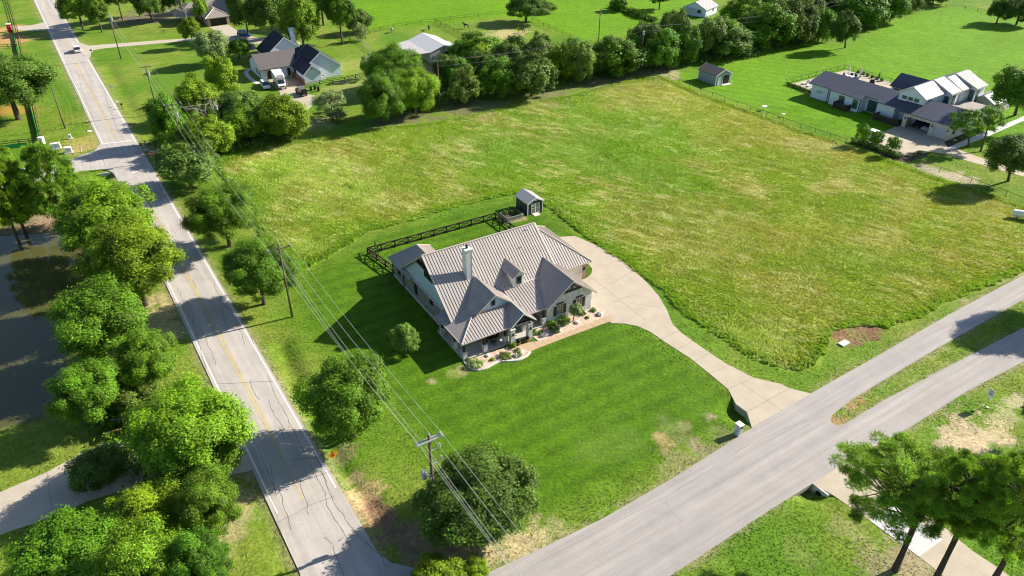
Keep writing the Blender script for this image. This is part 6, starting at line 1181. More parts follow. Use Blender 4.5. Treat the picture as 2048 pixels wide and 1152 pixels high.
# ------------------------------------------------------------ vehicles
def loft(secs):
    """secs: list of (x, [(y, z)...]) half profiles mirrored; closed rings"""
    vs = []; n = 0
    for x, pr in secs: ring = [(x, y, z) for y, z in pr] + [(x, -y, z) for y, z in reversed(pr)]; vs += ring; n = len(ring)
    fs = []; m_ = len(secs)
    for i in range(m_ - 1):
        for k in range(n): fs.append((i * n + k, i * n + (k + 1) % n, (i + 1) * n + (k + 1) % n, (i + 1) * n + k))
    fs.append(tuple(range(n - 1, -1, -1))); fs.append(tuple(range((m_ - 1) * n, m_ * n))); return vs, fs
def wheel(root, x, y, r, wdt=.22):
    s = 1 if y > 0 else -1; w = MB().tube((x, y - s * wdt, r), (x, y, r), r, n=16).build('wheel', M['rubber'], root); MB().tube((x, y, r), (x, y + s * .015, r), r * .62, n=12).build('rim', M['galv'], w)
def car(label, xy, rz, paint, group=None, L=4.6, W=1.85, H=1.65, suv=True, name='parked_car', cat='car', glass='glass'):
    root = thing(name, label, cat, (xy[0], xy[1], .0), rz, group); h = W / 2; b = .32; z1 = .95 if suv else .86; hl = L / 2
    def sec(x, wf, zt, zb=b): return (x, [(h * wf * .94, zb), (h * wf, zb + .18), (h * wf, zt - .18), (h * wf * .9, zt)])
    v, f = loft([sec(-hl, .86, z1 * .94, b + .1), sec(-hl + .12, .96, z1 * 1.0), sec(-hl * .55, 1, z1), sec(0, 1, z1), sec(hl * .45, 1, z1 * .99), sec(hl - .3, .97, z1 * .86), sec(hl, .84, z1 * .72, b + .08)])
    body = MB().add(v, f).build('body', M[paint], root, bevel=.03)
    rf = H; c0 = -hl + (.15 if suv else .6); c1 = -hl + (.45 if suv else 1.25); c2 = hl * .12; c3_ = hl * .52
    def cab(x, wf, z): return (x, [(h * .93, z1 - .03), (h * wf, z)])
    v, f = loft([(c0, [(h * .9, z1 - .03), (h * .88, z1 + .02)]), (c1, [(h * .92, z1 - .03), (h * .78, rf - .03)]), (c2, [(h * .92, z1 - .03), (h * .78, rf)]), (c3_, [(h * .9, z1 - .03), (h * .88, z1 + .02)])])
    MB().add(v, f).build('window', M[glass], root)
    r = MB(); r.slab([(c1 - .06, h * .8, rf - .0), (c2 + .06, h * .8, rf + .02), (c2 + .06, -h * .8, rf + .02), (c1 - .06, -h * .8, rf - .0)], (0, 0, .05)); r.build('roof', M[paint], root)
    q = MB()
    for sx in (-1, 1):
        for x in (c1, (c1 + c2) / 2, c2): q.slab([(x - .04, sx * h * .79, rf), (x + .04, sx * h * .79, rf), (x + .04, sx * h * .935, z1), (x - .04, sx * h * .935, z1)], (0, sx * .015, 0))
    q.build('pillar', M[paint], root)
    for sx in (-1, 1):
        for x in (-hl * .62, hl * .62): wheel(root, x, sx * h * .99, .35)
        MB().box(hl - .14, hl - .0, sx * h * .62 - .18, sx * h * .62 + .18, z1 * .6, z1 * .72).build('headlight', M['white'], root); MB().box(-hl - .01, -hl + .1, sx * h * .68 - .14, sx * h * .68 + .14, z1 * .66, z1 * .9).build('tail_light', M['red'], root)
    MB().box(-hl - .015, -hl + .02, -.26, .26, .5, .62).build('number_plate', M['white'], root)
    return root
RY = R(122.3)
cpt = G(155, 103); car('white sport utility vehicle driving along the far part of the road', cpt, RY, 'carwhite', name='moving_car')
wc = lambda u, v: (-52.5 + u * math.cos(R(31.9)) - v * math.sin(R(31.9)), 188.0 + u * math.sin(R(31.9)) + v * math.cos(R(31.9)))
car('white hatchback with a blue tinted windscreen parked on the grass left of the truck', wc(-9.3, 3.0), R(31.9 - 95), 'carwhite', glass='glass_blue', H=1.55)
car('dark blue car parked in the shade near the tan roofed house', G(490, 72), R(-20), 'carblue')
car('white utility vehicle half hidden behind the saplings of the mulch bed', G(1750, 279), R(-60), 'carwhite', L=4.0, H=1.8)
mw = lambda u, v: (86.1 + u * math.cos(R(-54.3)) - v * math.sin(R(-54.3)), 158.4 + u * math.sin(R(-54.3)) + v * math.cos(R(-54.3)))
car('silver car parked inside the open garage of the modern house, right of the dark one', mw(4.6, 3.2), R(-54.3 - 90), 'carsilver', 'cars inside the open garage'); car('dark car parked inside the open garage of the modern house, left of the silver one', mw(2.2, 3.6), R(-54.3 - 90), 'carblack', 'cars inside the open garage')
# off-roader
jx = wc(-3.4, -7.0); je = thing('off_road_vehicle', 'black off-roader with a spare wheel on the gravel before the white house', 'car', (*jx, 0), R(31.9 + 92)); q = MB(); q.box(-2.0, 1.9, -.8, .8, .55, 1.15); q.box(.9, 1.95, -.72, .72, 1.15, 1.22); q.box(-2.1, -2.0, -.75, .75, .5, .7); q.box(1.95, 2.15, -.75, .75, .5, .7); q.build('body', M['carblack'], je, bevel=.03)
q = MB(); q.slab([(-1.95, -.76, 1.15), (.75, -.76, 1.15), (.5, -.7, 1.8), (-1.9, -.7, 1.8)], (0, .04, 0)); q.slab([(-1.95, .76, 1.15), (.75, .76, 1.15), (.5, .7, 1.8), (-1.9, .7, 1.8)], (0, -.04, 0)); q.slab([(.78, -.72, 1.15), (.78, .72, 1.15), (.52, .68, 1.8), (.52, -.68, 1.8)], (-.04, 0, 0)); q.slab([(-1.97, -.72, 1.15), (-1.97, .72, 1.15), (-1.92, .68, 1.8), (-1.92, -.68, 1.8)], (.04, 0, 0)); q.build('window', M['glass'], je); MB().box(-1.98, .55, -.74, .74, 1.8, 1.88).build('roof', mat('grey_soft_top', (0.12, 0.12, 0.13), 0.8, 0.1, 1), je)
for x in (-1.35, 1.35):
    for y in (-.9, .9): wheel(je, x, y, .42, .28)
    MB().box(x - .55, x + .55, -.95, -.8, .85, .93).build('fender', M['black'], je); MB().box(x - .55, x + .55, .8, .95, .85, .93).build('fender', M['black'], je)
s_ = MB().tube((-2.02, 0, 1.05), (-2.25, 0, 1.05), .4, n=16).build('spare_wheel', M['rubber'], je)
# box truck
tx = wc(-5.75, 2.6); bt = thing('box_truck', 'white box truck parked nose out before the brown roofed garage', 'truck', (*tx, 0), R(31.9 - 97)); q = MB().box(-3.9, 1.6, -1.2, 1.2, .95, 3.15); q.build('cargo_box', M['carwhite'], bt, bevel=.04)
MB().box(-3.95, 2.9, -.5, .5, .55, .93).build('chassis', M['black'], bt); MB().slab([(.9, -1.15, 3.15), (.9, 1.15, 3.15), (2.5, 1.05, 2.75), (2.5, -1.05, 2.75)], (0, 0, -.5)).build('overcab', M['carwhite'], bt)
v, f = loft([(1.62, [(.98, .6), (1.0, 1.3), (.85, 2.2)]), (2.35, [(.98, .6), (1.0, 1.3), (.8, 2.15)]), (2.95, [(.98, .6), (1.0, 1.3), (.9, 1.32)]), (3.8, [(.9, .6), (.92, 1.05), (.85, 1.12)])]); cb = MB().add(v, f).build('cab', M['carwhite'], bt, bevel=.03)
MB().slab([(2.42, -.74, 2.08), (2.42, .74, 2.08), (2.96, .84, 1.38), (2.96, -.84, 1.38)], (.03, 0, .03)).build('windscreen', M['glass'], cb); MB().box(3.8, 3.86, -.5, .5, .7, .95).build('grille', M['black'], bt)
MB().slab([(1.9, -.8, 3.0), (2.53, -.8, 2.6), (2.53, .8, 2.6), (1.9, .8, 3.0)], (.05, 0, .1)).build('box_marking', mat('faded_lettering', (0.25, 0.24, 0.24), 0.7, 0.6, 6), bt)
for y in (-1.18, 1.18): wheel(bt, -2.6, y, .42, .3); wheel(bt, 2.95, y * .86, .4, .24); MB().box(3.72, 3.84, y * .62 - .14, y * .62 + .14, .78, .95).build('headlight', M['galv'], bt); MB().box(2.5, 2.58, y * 1.0, y * 1.13, 1.5, 1.9).build('wing_mirror', M['black'], bt)

# ------------------------------------------------------------ horses
def horse(label, px, rz, matn, graze=False, s=1.0):
    p = G(*px); root = thing('horse', label, 'horse', (p[0], p[1], 0), rz, 'horses in the paddock'); me = bpy.data.meshes.new('body')
    V = [(-.72, 0, 1.2), (-.35, 0, 1.22), (.1, 0, 1.18), (.55, 0, 1.24)]; Rr = [.24, .27, .29, .26]; Ed = [(0, 1), (1, 2), (2, 3)]
    neck = [(.85, 0, 1.05), (1.12, 0, .62), (1.2, 0, .30), (1.28, 0, .08)] if graze else [(.85, 0, 1.5), (1.08, 0, 1.82), (1.3, 0, 1.78), (1.5, 0, 1.62)]
    prev = 3
    for q_, r_ in zip(neck, (.17, .12, .11, .07)): V.append(q_); Rr.append(r_); Ed.append((prev, len(V) - 1)); prev = len(V) - 1
    for y in (-.17, .17):
        i = len(V); V += [(-.72, y, .95), (-.62 + .05 * y, y, .68), (-.80, y, .45), (-.76, y, .04)]; Rr += [.16, .095, .06, .055]; Ed += [(0, i), (i, i + 1), (i + 1, i + 2), (i + 2, i + 3)]
        i = len(V); V += [(.55, y, .9), (.56, y, .5), (.56, y, .06)]; Rr += [.11, .06, .055]; Ed += [(3, i), (i, i + 1), (i + 1, i + 2)]
    me.from_pydata(V, Ed, []); o = bpy.data.objects.new('body', me); C.objects.link(o); o.parent = root; me.materials.append(M[matn]); sk = o.modifiers.new('skin', 'SKIN')
    for i, r_ in enumerate(Rr): me.skin_vertices[0].data[i].radius = (r_, r_)
    me.skin_vertices[0].data[0].use_root = True; sub = o.modifiers.new('sub', 'SUBSURF'); sub.levels = 1; sub.render_levels = 1
    MB().path([(-.92, 0, 1.25), (-1.05, 0, 1.05), (-1.02, 0, .6)], [.06, .08, .02], 6).build('tail', M['black'], root)
    h = Vector(neck[1]); MB().path([(.6, 0, 1.46), (.8, 0, 1.66 if not graze else 1.28), tuple(h + Vector((-.08, 0, .1)))], [.04, .07, .04], 5).build('mane', M['black'], root); root.scale = (s,) * 3
horse('dark horse grazing with lowered head, rightmost in the paddock', (1042, 66), R(-10), 'horse_brown', True, 1.05); horse('dark horse standing sideways in the middle of the paddock', (932, 57), R(160), 'horse_brown', False, 1.05); horse('dark horse behind the barn near the far fence', (858, 60), R(95), 'horse_brown', True, 1.05); horse('greyish horse facing away at the left end of the paddock', (785, 65), R(80), 'horse_grey', True, 1.05)

# ------------------------------------------------------------ signs and writing
def text_part(parent, body, size, loc, rot, m_, name='lettering', ext=.003):
    cu = bpy.data.curves.new(name, 'FONT'); cu.body = body; cu.size = size; cu.align_x = 'CENTER'; cu.align_y = 'CENTER'; cu.extrude = ext; cu.offset = size * .012
    t_ = bpy.data.objects.new('t_', cu); C.objects.link(t_); bpy.context.view_layer.update()
    me = bpy.data.meshes.new_from_object(t_.evaluated_get(bpy.context.evaluated_depsgraph_get())); bpy.data.objects.remove(t_); me.materials.clear(); me.materials.append(m_)
    o = bpy.data.objects.new(name, me); C.objects.link(o); o.parent = parent; o.location = loc; o.rotation_euler = rot; return o
def ngon_plate(pts, y0, th, m_, name, parent):
    return MB().slab([(x, y0, z) for x, z in pts], (0, -th, 0)).build(name, m_, parent)
FR = (R(90), 0, 0)
def gz(p): return float(relief(np.array([p[0]]), np.array([p[1]]))[0])
# stop ahead warning (faces traffic going up the road)
p = G(671, 940); sg = thing('warning_sign', 'yellow diamond stop ahead sign with a red octagon beside the near road edge', 'road sign', (p[0], p[1], gz(p)), R(122.3 - 90))
MB().tube((0, 0, -.3), (0, 0, 3.3), .035, n=6).build('sign_post', M['galv'], sg); zc = 2.75; d_ = .64
pl = ngon_plate([(0, zc - d_), (d_, zc), (0, zc + d_), (-d_, zc)], -.04, .02, M['signyellow'], 'sign_plate', sg)
oc = [(math.cos(R(22.5 + 45 * k)) * .22, zc - .16 + math.sin(R(22.5 + 45 * k)) * .22) for k in range(8)]; ngon_plate(oc, -.062, .01, M['signred'], 'stop_symbol', pl)
ngon_plate([(0, zc + .42), (.13, zc + .25), (.05, zc + .25), (.05, zc + .10), (-.05, zc + .10), (-.05, zc + .25), (-.13, zc + .25)], -.062, .01, M['signblack'], 'arrow_symbol', pl)
# stop sign
p = G(311, 330); sg = thing('stop_sign', 'red octagonal stop sign on a thin post beside the wide bush', 'road sign', (p[0], p[1], gz(p)), R(15)); MB().tube((0, 0, -.3), (0, 0, 2.95), .04, n=6).build('sign_post', M['galv'], sg)
oc = [(math.cos(R(22.5 + 45 * k)) * .48, 2.5 + math.sin(R(22.5 + 45 * k)) * .48) for k in range(8)]; wp = ngon_plate(oc, -.05, .015, M['white'], 'sign_plate', sg); oc = [(math.cos(R(22.5 + 45 * k)) * .445, 2.5 + math.sin(R(22.5 + 45 * k)) * .445) for k in range(8)]; ngon_plate(oc, -.067, .008, M['signred'], 'sign_face', wp)
text_part(wp, 'STOP', .33, (0, -.079, 2.5), FR, M['white'])
# speed limit
p = G(1971, 812); sg = thing('speed_limit_sign', 'white speed limit 30 sign with a small plate below it on the right verge', 'road sign', (p[0], p[1], gz(p)), R(33 - 90)); MB().tube((0, 0, -.3), (0, 0, 2.55), .035, n=6).build('sign_post', M['galv'], sg)
wp = MB().box(-.38, .38, -.06, -.04, 1.6, 2.55).build('sign_plate', M['white'], sg); text_part(wp, 'SPEED', .17, (0, -.065, 2.42), FR, M['signblack']); text_part(wp, 'LIMIT', .17, (0, -.065, 2.24), FR, M['signblack']); text_part(wp, '30', .44, (0, -.065, 1.9), FR, M['signblack'])
MB().box(-.2, .2, -.06, -.04, 1.15, 1.5).build('lower_plate', M['white'], sg); MB().box(.15, .4, -.25, .0, 0, .14).build('footing', M['curb'], sg)
p = G(228, 190); sg = thing('road_sign', 'pale grey back of a sign on the right verge of the far road', 'road sign', (p[0], p[1], gz(p)), R(122 + 90)); MB().tube((0, 0, -.3), (0, 0, 2.6), .035, n=6).build('sign_post', M['galv'], sg); ngon_plate([(math.cos(R(22.5 + 45 * k)) * .42, 2.3 + math.sin(R(22.5 + 45 * k)) * .42) for k in range(8)], -.05, .015, M['galv'], 'sign_plate', sg)

# mailboxes
p = G(1467.2, 867.6); q_ = G(1476.3, 873.9); r_ = G(1484.6, 871.1); a = math.atan2(r_[1] - q_[1], r_[0] - q_[0])
mbx = thing('stone_mailbox', 'pale stone mailbox pillar beside the driveway mouth and the side road', 'mailbox', (q_[0], q_[1], 0), R(33)); MB().box(-.0, .62, 0, .72, -.3, 1.5).build('pillar', M['stone'], mbx); MB().box(-.05, .67, -.05, .77, 1.5, 1.58).build('cap', M['white'], mbx)
MB().box(.16, .5, -.05, -.003, 1.05, 1.35).build('mailbox_door', M['black'], mbx); MB().box(.14, .5, -.03, -.003, .72, .9).build('name_plate', M['galv'], mbx); MB().box(.18, .44, -.03, -.003, .38, .6).build('name_plate', M['galv'], mbx)
def post_box(label, px, rz, m_, h=1.1):
    p = G(*px); o = thing('post_mailbox', label, 'mailbox', (p[0], p[1], gz(p)), rz, 'mailboxes on posts by the far road'); MB().box(-.06, .06, -.06, .06, 0, h).build('mailbox_post', M['dark_wood'], o)
    b = MB().box(-.3, .3, -.13, .13, h, h + .18); b.tube((-.3, 0, h + .18), (.3, 0, h + .18), .13, n=10); b.build('box', M[m_], o); MB().box(-.1, .02, .13, .15, h + .15, h + .35).build('flag', M['red'], o)
post_box('white mailbox on a dark post on the right verge of the road', (238, 213), R(32), 'carwhite'); post_box('black mailbox right next to the white one on the verge', (245, 217), R(32), 'black'); post_box('black mailbox beside the mouth of the long farm driveway', (184, 109), R(32), 'black')
# cabinets
def cabinet(label, px, w, d, h, rz, m_='white'):
    p = G(*px); o = thing('utility_cabinet', label, 'utility box', (p[0], p[1], 0), rz, 'pale utility cabinets at the side road corner'); MB().box(-w / 2 - .15, w / 2 + .15, -d / 2 - .15, d / 2 + .15, -.1, .1).build('pad', M['curb'], o); MB().box(-w / 2, w / 2, -d / 2, d / 2, .1, h).build('cabinet_body', M[m_], o, bevel=.03)
    MB().box(-.02, .02, -d / 2 - .02, -d / 2, .25, h - .15).build('door_seam', M['black'], o); MB().box(w * .12, w * .12 + .08, -d / 2 - .04, -d / 2 - .001, h * .5, h * .6).build('handle', M['black'], o)
cabinet('widest pale utility cabinet, farthest from the road', (113, 297), 1.7, .9, 1.2, R(25)); cabinet('square pale utility cabinet next to the feathery conifer', (138, 305), 1.3, 1.0, 1.2, R(25)); cabinet('small pale utility pedestal standing alone on the grass', (141, 277), .5, .5, .95, R(25))
p = G(163, 304); o = thing('marker_post', 'short white marker post beside the side road mouth', 'post', (p[0], p[1], 0)); MB().tube((0, 0, 0), (.1, .1, 1.1), .07, n=6).build('shaft', M['white'], o)
p = G(86, 134); p = G(88, 131); o = thing('marker_post', 'white marker post on the left verge near the dark oak', 'post', (p[0], p[1], 0)); MB().tube((0, 0, 0), (0, 0, 1.0), .09, n=6).build('shaft', M['white'], o)
p = G(357, 62); o = thing('marker_post', 'white post on the lawn left of the slim bright tree', 'post', (p[0], p[1], 0)); MB().tube((0, 0, 0), (0, 0, 1.3), .1, n=6).build('shaft', M['white'], o)
for px, lb in (((179, 262), 'round pale manhole cover on the left verge'), ((1528, 218), None)):
    if lb: p = G(*px); tag(MB().tube((p[0], p[1], gz(p)), (p[0], p[1], gz(p) + .08), .55, n=20).build('manhole_cover', M['curb']), lb, 'manhole cover')
p = G(1688, 687); tag(MB().box(-.75, .75, -.45, .45, 0, .14).build('valve_box_lid', M['curb']), 'pale concrete lid on the bare brown soil', 'lid'); bpy.data.objects['valve_box_lid'].location = (p[0], p[1], 0); bpy.data.objects['valve_box_lid'].rotation_euler = (0, 0, R(33))
# portable toilet
p = G(21, 63); pt = thing('portable_toilet', 'red portable toilet with a white roof by the left fence', 'portable toilet', (p[0], p[1], 0), R(20)); MB().box(-.58, .58, -.58, .58, .1, 2.2).build('cabin', M['red'], pt, bevel=.03); v, f = loft([(-.62, [(.6, 2.2), (.45, 2.45)]), (.62, [(.6, 2.2), (.45, 2.45)])]); MB().add(v, f).build('roof', M['white'], pt); MB().box(-.4, .4, -.61, -.581, .2, 2.0).build('door', M['red'], pt); MB().box(-.25, .25, -.63, -.611, 1.5, 1.75).build('door_label', M['white'], pt)
# tank
a = G(2016, 434); o = thing('storage_tank', 'white cylindrical tank lying in the tall grass at the right edge', 'tank', (a[0] + .6, a[1] - .2, 0), R(-22)); q = MB(); q.tube((0, 0, .95), (4.2, 0, .95), .62, n=20, caps=False); q.tube((-.3, 0, .95), (0, 0, .95), .3, .62, 20); q.tube((4.2, 0, .95), (4.5, 0, .95), .62, .3, 20); q.build('vessel', M['tank'], o, smooth=True)
for x in (.8, 3.4): MB().box(x, x + .25, -.5, .5, 0, .45).build('saddle', M['curb'], o)
# bird baths
for (px, s, lb) in (((1528, 220), 1.0, 'pale bird bath beside the field fence'), ((1566, 233), .7, 'smaller pale bird bath further along the field fence')):
    p = G(*px); o = thing('bird_bath', lb, 'bird bath', (p[0], p[1], 0)); MB().tube((0, 0, 0), (0, 0, .8 * s), .14 * s, .1 * s, 10).build('stem', M['curb'], o); MB().tube((0, 0, .8 * s), (0, 0, .95 * s), .3 * s, .62 * s, 16).build('bowl', M['white'], o)

# ------------------------------------------------------------ flower beds of the farmhouse
bed1 = G2([(929, 722), (960, 712), (1000, 698), (1022, 691), (1036, 690), (1046, 697), (1059, 704), (1052, 713), (1036, 720), (1018, 722), (1000, 723), (986, 729), (970, 737), (952, 740), (938, 734)])
bed2 = [HW(10.35, -.05), HW(10.35, .85), HW(13.5, .85), HW(13.5, 1.0), HW(21.0, 1.0), HW(22.0, .6), HW(22.3, -.4), HW(21.7, -1.2), HW(20.9, -1.75), HW(15.5, -1.85), HW(11.9, -1.9), HW(10.4, -1.6)]
tag(MB().prism(bed1, -.3, .03).build('gravel_bed', M['gravelbed']), kind='structure'); tag(MB().prism(bed2, -.3, .035).build('gravel_bed', M['gravelbed']), kind='structure')
def spline(P, k=6):
    out = []
    for i in range(len(P) - 1):
        p0, p1, p2, p3 = P[max(i - 1, 0)], P[i], P[i + 1], P[min(i + 2, len(P) - 1)]
        for j in range(k):
            t = j / k; out.append(tuple(.5 * ((2 * b) + (-a + c_) * t + (2 * a - 5 * b + 4 * c_ - d) * t * t + (-a + 3 * b - 3 * c_ + d) * t ** 3) for a, b, c_, d in zip(p0, p1, p2, p3)))
    return out + [P[-1]]
cp = spline(G2([(928, 722), (938, 734), (952, 740), (970, 737), (986, 729), (1000, 723), (1018, 722), (1036, 720), (1052, 713), (1060, 704)])); q = MB(); ribbon(q, cp, .26, .12); ribbon(q, cp, .34, .045); o = q.build('bed_kerb', M['curb']); sol = o.modifiers.new('s', 'SOLIDIFY'); sol.thickness = .11; sol.offset = -1; tag(o, kind='structure')
def rock(px, s, seed, label):
    p = G(*px); rs = random.Random(seed); q = MB().ball((0, 0, s * .25), (s, s * .72, s * .5), 9, 6); q.v = [tuple(c_ * (1 + rs.uniform(-.16, .16)) for c_ in v) for v in q.v]; o = q.build('boulder', M['rock']); o.location = (p[0], p[1], .03); o.rotation_euler = (0, 0, rs.uniform(0, 6)); tag(o, label, 'boulder', 'boulders in the gravel bed'); return o
rock((1199, 630), .55, 1, 'pale boulder at the driveway end of the gravel bed'); rock((1154, 646), .42, 2, 'boulder in front of the clipped lollipop tree'); rock((1089, 671), .55, 3, 'boulder midway along the path side of the bed'); rock((1043, 706), .4, 4, 'pale boulder near the curved kerb end of the left bed'); rock((1033, 712), .45, 5, 'light boulder next to the sage mound in the left bed'); rock((975, 712), .38, 6, 'reddish boulder against the porch slab in the left bed'); rock((1120, 663), .3, 7, 'small boulder by the middle of the path')
def bush(name, px, r, h, m_, label, group=None, kind='shrub0'):
    p = G(*px); me, L = crown_proto(kind + '|' + m_); o = bpy.data.objects.new(name, me); C.objects.link(o); o.location = (p[0], p[1], gz(p) + h * .45); o.rotation_euler = (0, 0, p[0] * 3); o.scale = (r, r, h * .6); return tag(o, label, 'shrub', group)
gg = 'small shrubs in the gravel bed'
for px, r, h, m_, lb in (((951, 730), .95, .7, 'leaf_sage', 'wide grey green shrub at the curved corner of the left bed'), ((1012, 714), .75, .6, 'leaf_olive', 'brownish low shrub in the middle of the left bed'), ((1025, 693), .5, .7, 'leaf_bright', 'bright green shrub at the foot of the left portico column'), ((1038, 711), .45, .5, 'leaf_sage', 'sage mound beside the light boulder'), ((1035, 702), .4, .4, 'leaf_olive', 'small olive tuft near the end of the left bed'),
        ((935, 722), .35, .4, 'leaf_olive', 'small tuft beside the porch corner column'), ((985, 720), .3, .35, 'leaf_bright', 'tiny green tuft in the left bed'), ((1068, 667), .55, .5, 'leaf_olive', 'olive grass clump nearest the portico in the right bed'), ((1081, 667), .42, .45, 'leaf_olive', 'olive grass clump second from the portico in the right bed'), ((1104, 652), .8, .7, 'leaf_dark', 'dark shrub under the left window of the stone gable'),
        ((1129, 645), .85, .9, 'leaf_dark', 'larger dark shrub left of the clipped lollipop tree'), ((1164, 628), .5, .6, 'leaf_dark', 'dark shrub right of the clipped lollipop tree'), ((1187, 622), .4, .45, 'leaf_mid', 'little green plant near the wall corner'), ((1174, 636), .3, .3, 'leaf_mid', 'little green plant at the path side near the driveway'), ((1111, 662), .6, .5, 'leaf_sage', 'grey sage mound at the middle of the right bed')):
    bush('small_shrub', px, r, h, m_, lb, gg)
T('topiary_tree', 'clipped lollipop tree with a slim trunk in front of the stone gable', (1136, 605, 1167, 632), 'mid1', 'leaf_sage', 1.7, base=(1146, 643), bark='bark', tr=.09)
for i, (px, lb) in enumerate((((1055, 683), 'terracotta pot at the foot of the right portico column'), ((1037, 690), 'terracotta pot beside the left portico column'))):
    p = G(*px); o = thing('plant_pot', lb, 'plant pot', (p[0], p[1], .03), 0, 'pots at the portico'); MB().tube((0, 0, 0), (0, 0, .5), .2, .3, 12).build('pot', M['terracotta'], o); MB().ball((0, 0, .6), (.28, .28, .22), 8, 5).build('plant', M['leaf_olive'], o)
# porch furniture
def chair(a, b, rz, label):
    x, y = HW(a, b); o = thing('porch_chair', label, 'chair', (x, y, .16), HY + rz, 'dark chairs on the porch'); MB().box(-.25, .25, -.25, .25, .42, .48).build('seat', M['black'], o); MB().slab([(-.25, .22, .48), (.25, .22, .48), (.25, .36, 1.0), (-.25, .36, 1.0)], (0, .04, 0)).build('backrest', M['black'], o)
    for x_ in (-.22, .18):
        for y_ in (-.22, .18): MB().box(x_, x_ + .04, y_, y_ + .04, 0, .42).build('leg', M['black'], o)
for a, b, r_, lb in ((4.1, 1.6, 90, 'dark chair at the left end of the porch table'), (5.7, 1.6, -90, 'dark chair at the right end of the porch table'), (4.9, .75, 180, 'dark chair on the lawn side of the porch table'), (4.9, 2.5, 0, 'dark chair on the house side of the porch table'), (11.6, 2.2, 0, 'dark chair between the portico and the stone gable')): chair(a, b, R(r_), lb)
x, y = HW(4.9, 1.6); o = thing('porch_table', 'dark round table on the front porch', 'table', (x, y, .16)); MB().tube((0, 0, .7), (0, 0, .75), .55, n=16).build('table_top', M['black'], o); MB().tube((0, 0, 0), (0, 0, .7), .06, n=8).build('stem', M['black'], o)
# raised vegetable bed beside the shed
x, y = G(1026, 436)[:2]; o = thing('raised_garden_bed', 'raised vegetable bed with pale boards beside the garden shed', 'garden bed', (x, y, 0), HY); MB().box(-1.6, 1.5, -.8, -.72, 0, .75).box(-1.6, 1.5, 1.6, 1.68, 0, .75).build('long_board', M['grey_wood'], o); MB().box(-1.68, -1.6, -.8, 1.68, 0, .7).build('end_board', M['grey_wood'], o); MB().box(1.5, 1.58, -.8, 1.68, 0, .7).build('end_board', M['white'], o); MB().box(-1.6, 1.5, -.72, 1.6, 0, .5).build('soil', M['mulch'], o); MB().box(-1.7, 1.6, -.86, -.8, .66, .8).build('rim', M['galv'], o)
for i in range(5): bush('vegetable_plant', (1012 + i * 6, 432 - (i % 2) * 7), .45, 1.1, 'leaf_mid', ['leafy plant at the left end of the raised bed', 'leafy plant second from left in the raised bed', 'leafy plant in the middle of the raised bed', 'leafy plant second from right in the raised bed', 'leafy plant at the shed end of the raised bed'][i], 'plants in the raised bed', 'shrub1')
x, y = HW(20.5, 21.5); 
# ------------------------------------------------------------ white house yard
x, y = wc(5.3, 1.6); o = thing('air_conditioner', 'pale air conditioning unit against the white house wall', 'air conditioner', (x, y, 0), R(31.9)); MB().box(-.45, .45, -.45, .45, 0, 1.0).build('casing', M['curb'], o, bevel=.03); MB().tube((0, 0, 1.0), (0, 0, 1.03), .36, n=14).build('fan_grille', M['black'], o)
for i, (px, m_, lb) in enumerate((((622, 181), 'bin_green', 'green wheeled bin nearest the off-roader'), ((630, 179), 'bin_green', 'green wheeled bin in the middle of the three'), ((637, 182), 'black', 'black wheeled bin lying right of the green ones'))):
    p = G(*px); o = thing('wheeled_bin', lb, 'bin', (p[0], p[1], 0), .3, 'wheeled bins by the brown fence'); v, f = loft([(-.3, [(.28, .05), (.36, 1.0)]), (.3, [(.28, .05), (.36, 1.0)])]); MB().add(v, f).build('bin_body', M[m_], o); MB().box(-.36, .36, -.38, .38, 1.0, 1.08).build('lid', M[m_], o)
# hedge bushes by its left wall
# ------------------------------------------------------------ modern house: beds, patio and furniture
tag(MB().prism(G2([(1700, 284), (1712, 276), (1760, 288), (1806, 311), (1838, 301), (1862, 304), (1850, 314), (1812, 324), (1790, 321), (1745, 302)]), -.3, .0).build('mulch_bed', M['mulch']), kind='structure'); tag(MB().prism(G2([(1888, 284), (1905, 276), (1935, 264), (1946, 268), (1930, 278), (1896, 295)]), -.3, .004).build('mulch_bed', M['mulch']), kind='structure')
for i, px in enumerate(((1712, 286), (1722, 289), (1733, 293), (1744, 296), (1756, 299), (1768, 304), (1780, 309), (1793, 314))): bush('dark_shrub', px, 1.0, 1.1, 'leaf_dark', '%s dark shrub from the left in the long mulch bed' % ORD[i], 'dark shrubs in the mulch bed')
for i, px in enumerate(((1842, 308), (1830, 313), (1905, 284), (1920, 277))): bush('small_shrub', px, .5, .5, 'leaf_olive', ['small plant at the track end of the mulch bed', 'small plant left of the track in the mulch bed', 'small plant beside the garage corner', 'small plant between garage wall and white walk'][i], 'small plants by the garage')
p = G(1908, 282); rk = rock((1908, 282), .5, 12, 'white boulder in the bed beside the garage'); rk['group'] = 'garage bed boulder'
tag(MB().prism([mw(*q) for q in ((-33.2, 4.8), (-24.6, 2.2), (-24.6, 12), (-13, 12.2), (-13.5, 22), (-19.3, 27.6), (-32, 27.6))], -.3, .01).build('patio', M['drive']), kind='structure')
def parasol(u, v, m_, lb):
    x, y = mw(u, v); o = thing('closed_parasol', lb, 'parasol', (x, y, 0), 0, 'closed parasols on the patio'); MB().tube((0, 0, 0), (0, 0, 2.9), .04, n=6).build('parasol_pole', M['galv'], o); MB().tube((0, 0, 1.0), (0, 0, 2.7), .26, .06, 10).build('canopy', M[m_], o); MB().tube((0, 0, 0), (0, 0, .12), .35, n=12).build('base', M['black'], o)
parasol(-29.5, 24.5, 'white', 'white closed parasol at the far corner of the patio'); parasol(-26.3, 25, 'white', 'white closed parasol behind the outdoor table'); parasol(-21.3, 25, 'bin_green', 'dark closed parasol at the right end of the patio'); parasol(-27.6, 6.2, 'white', 'white closed parasol beside the loungers at the house corner')
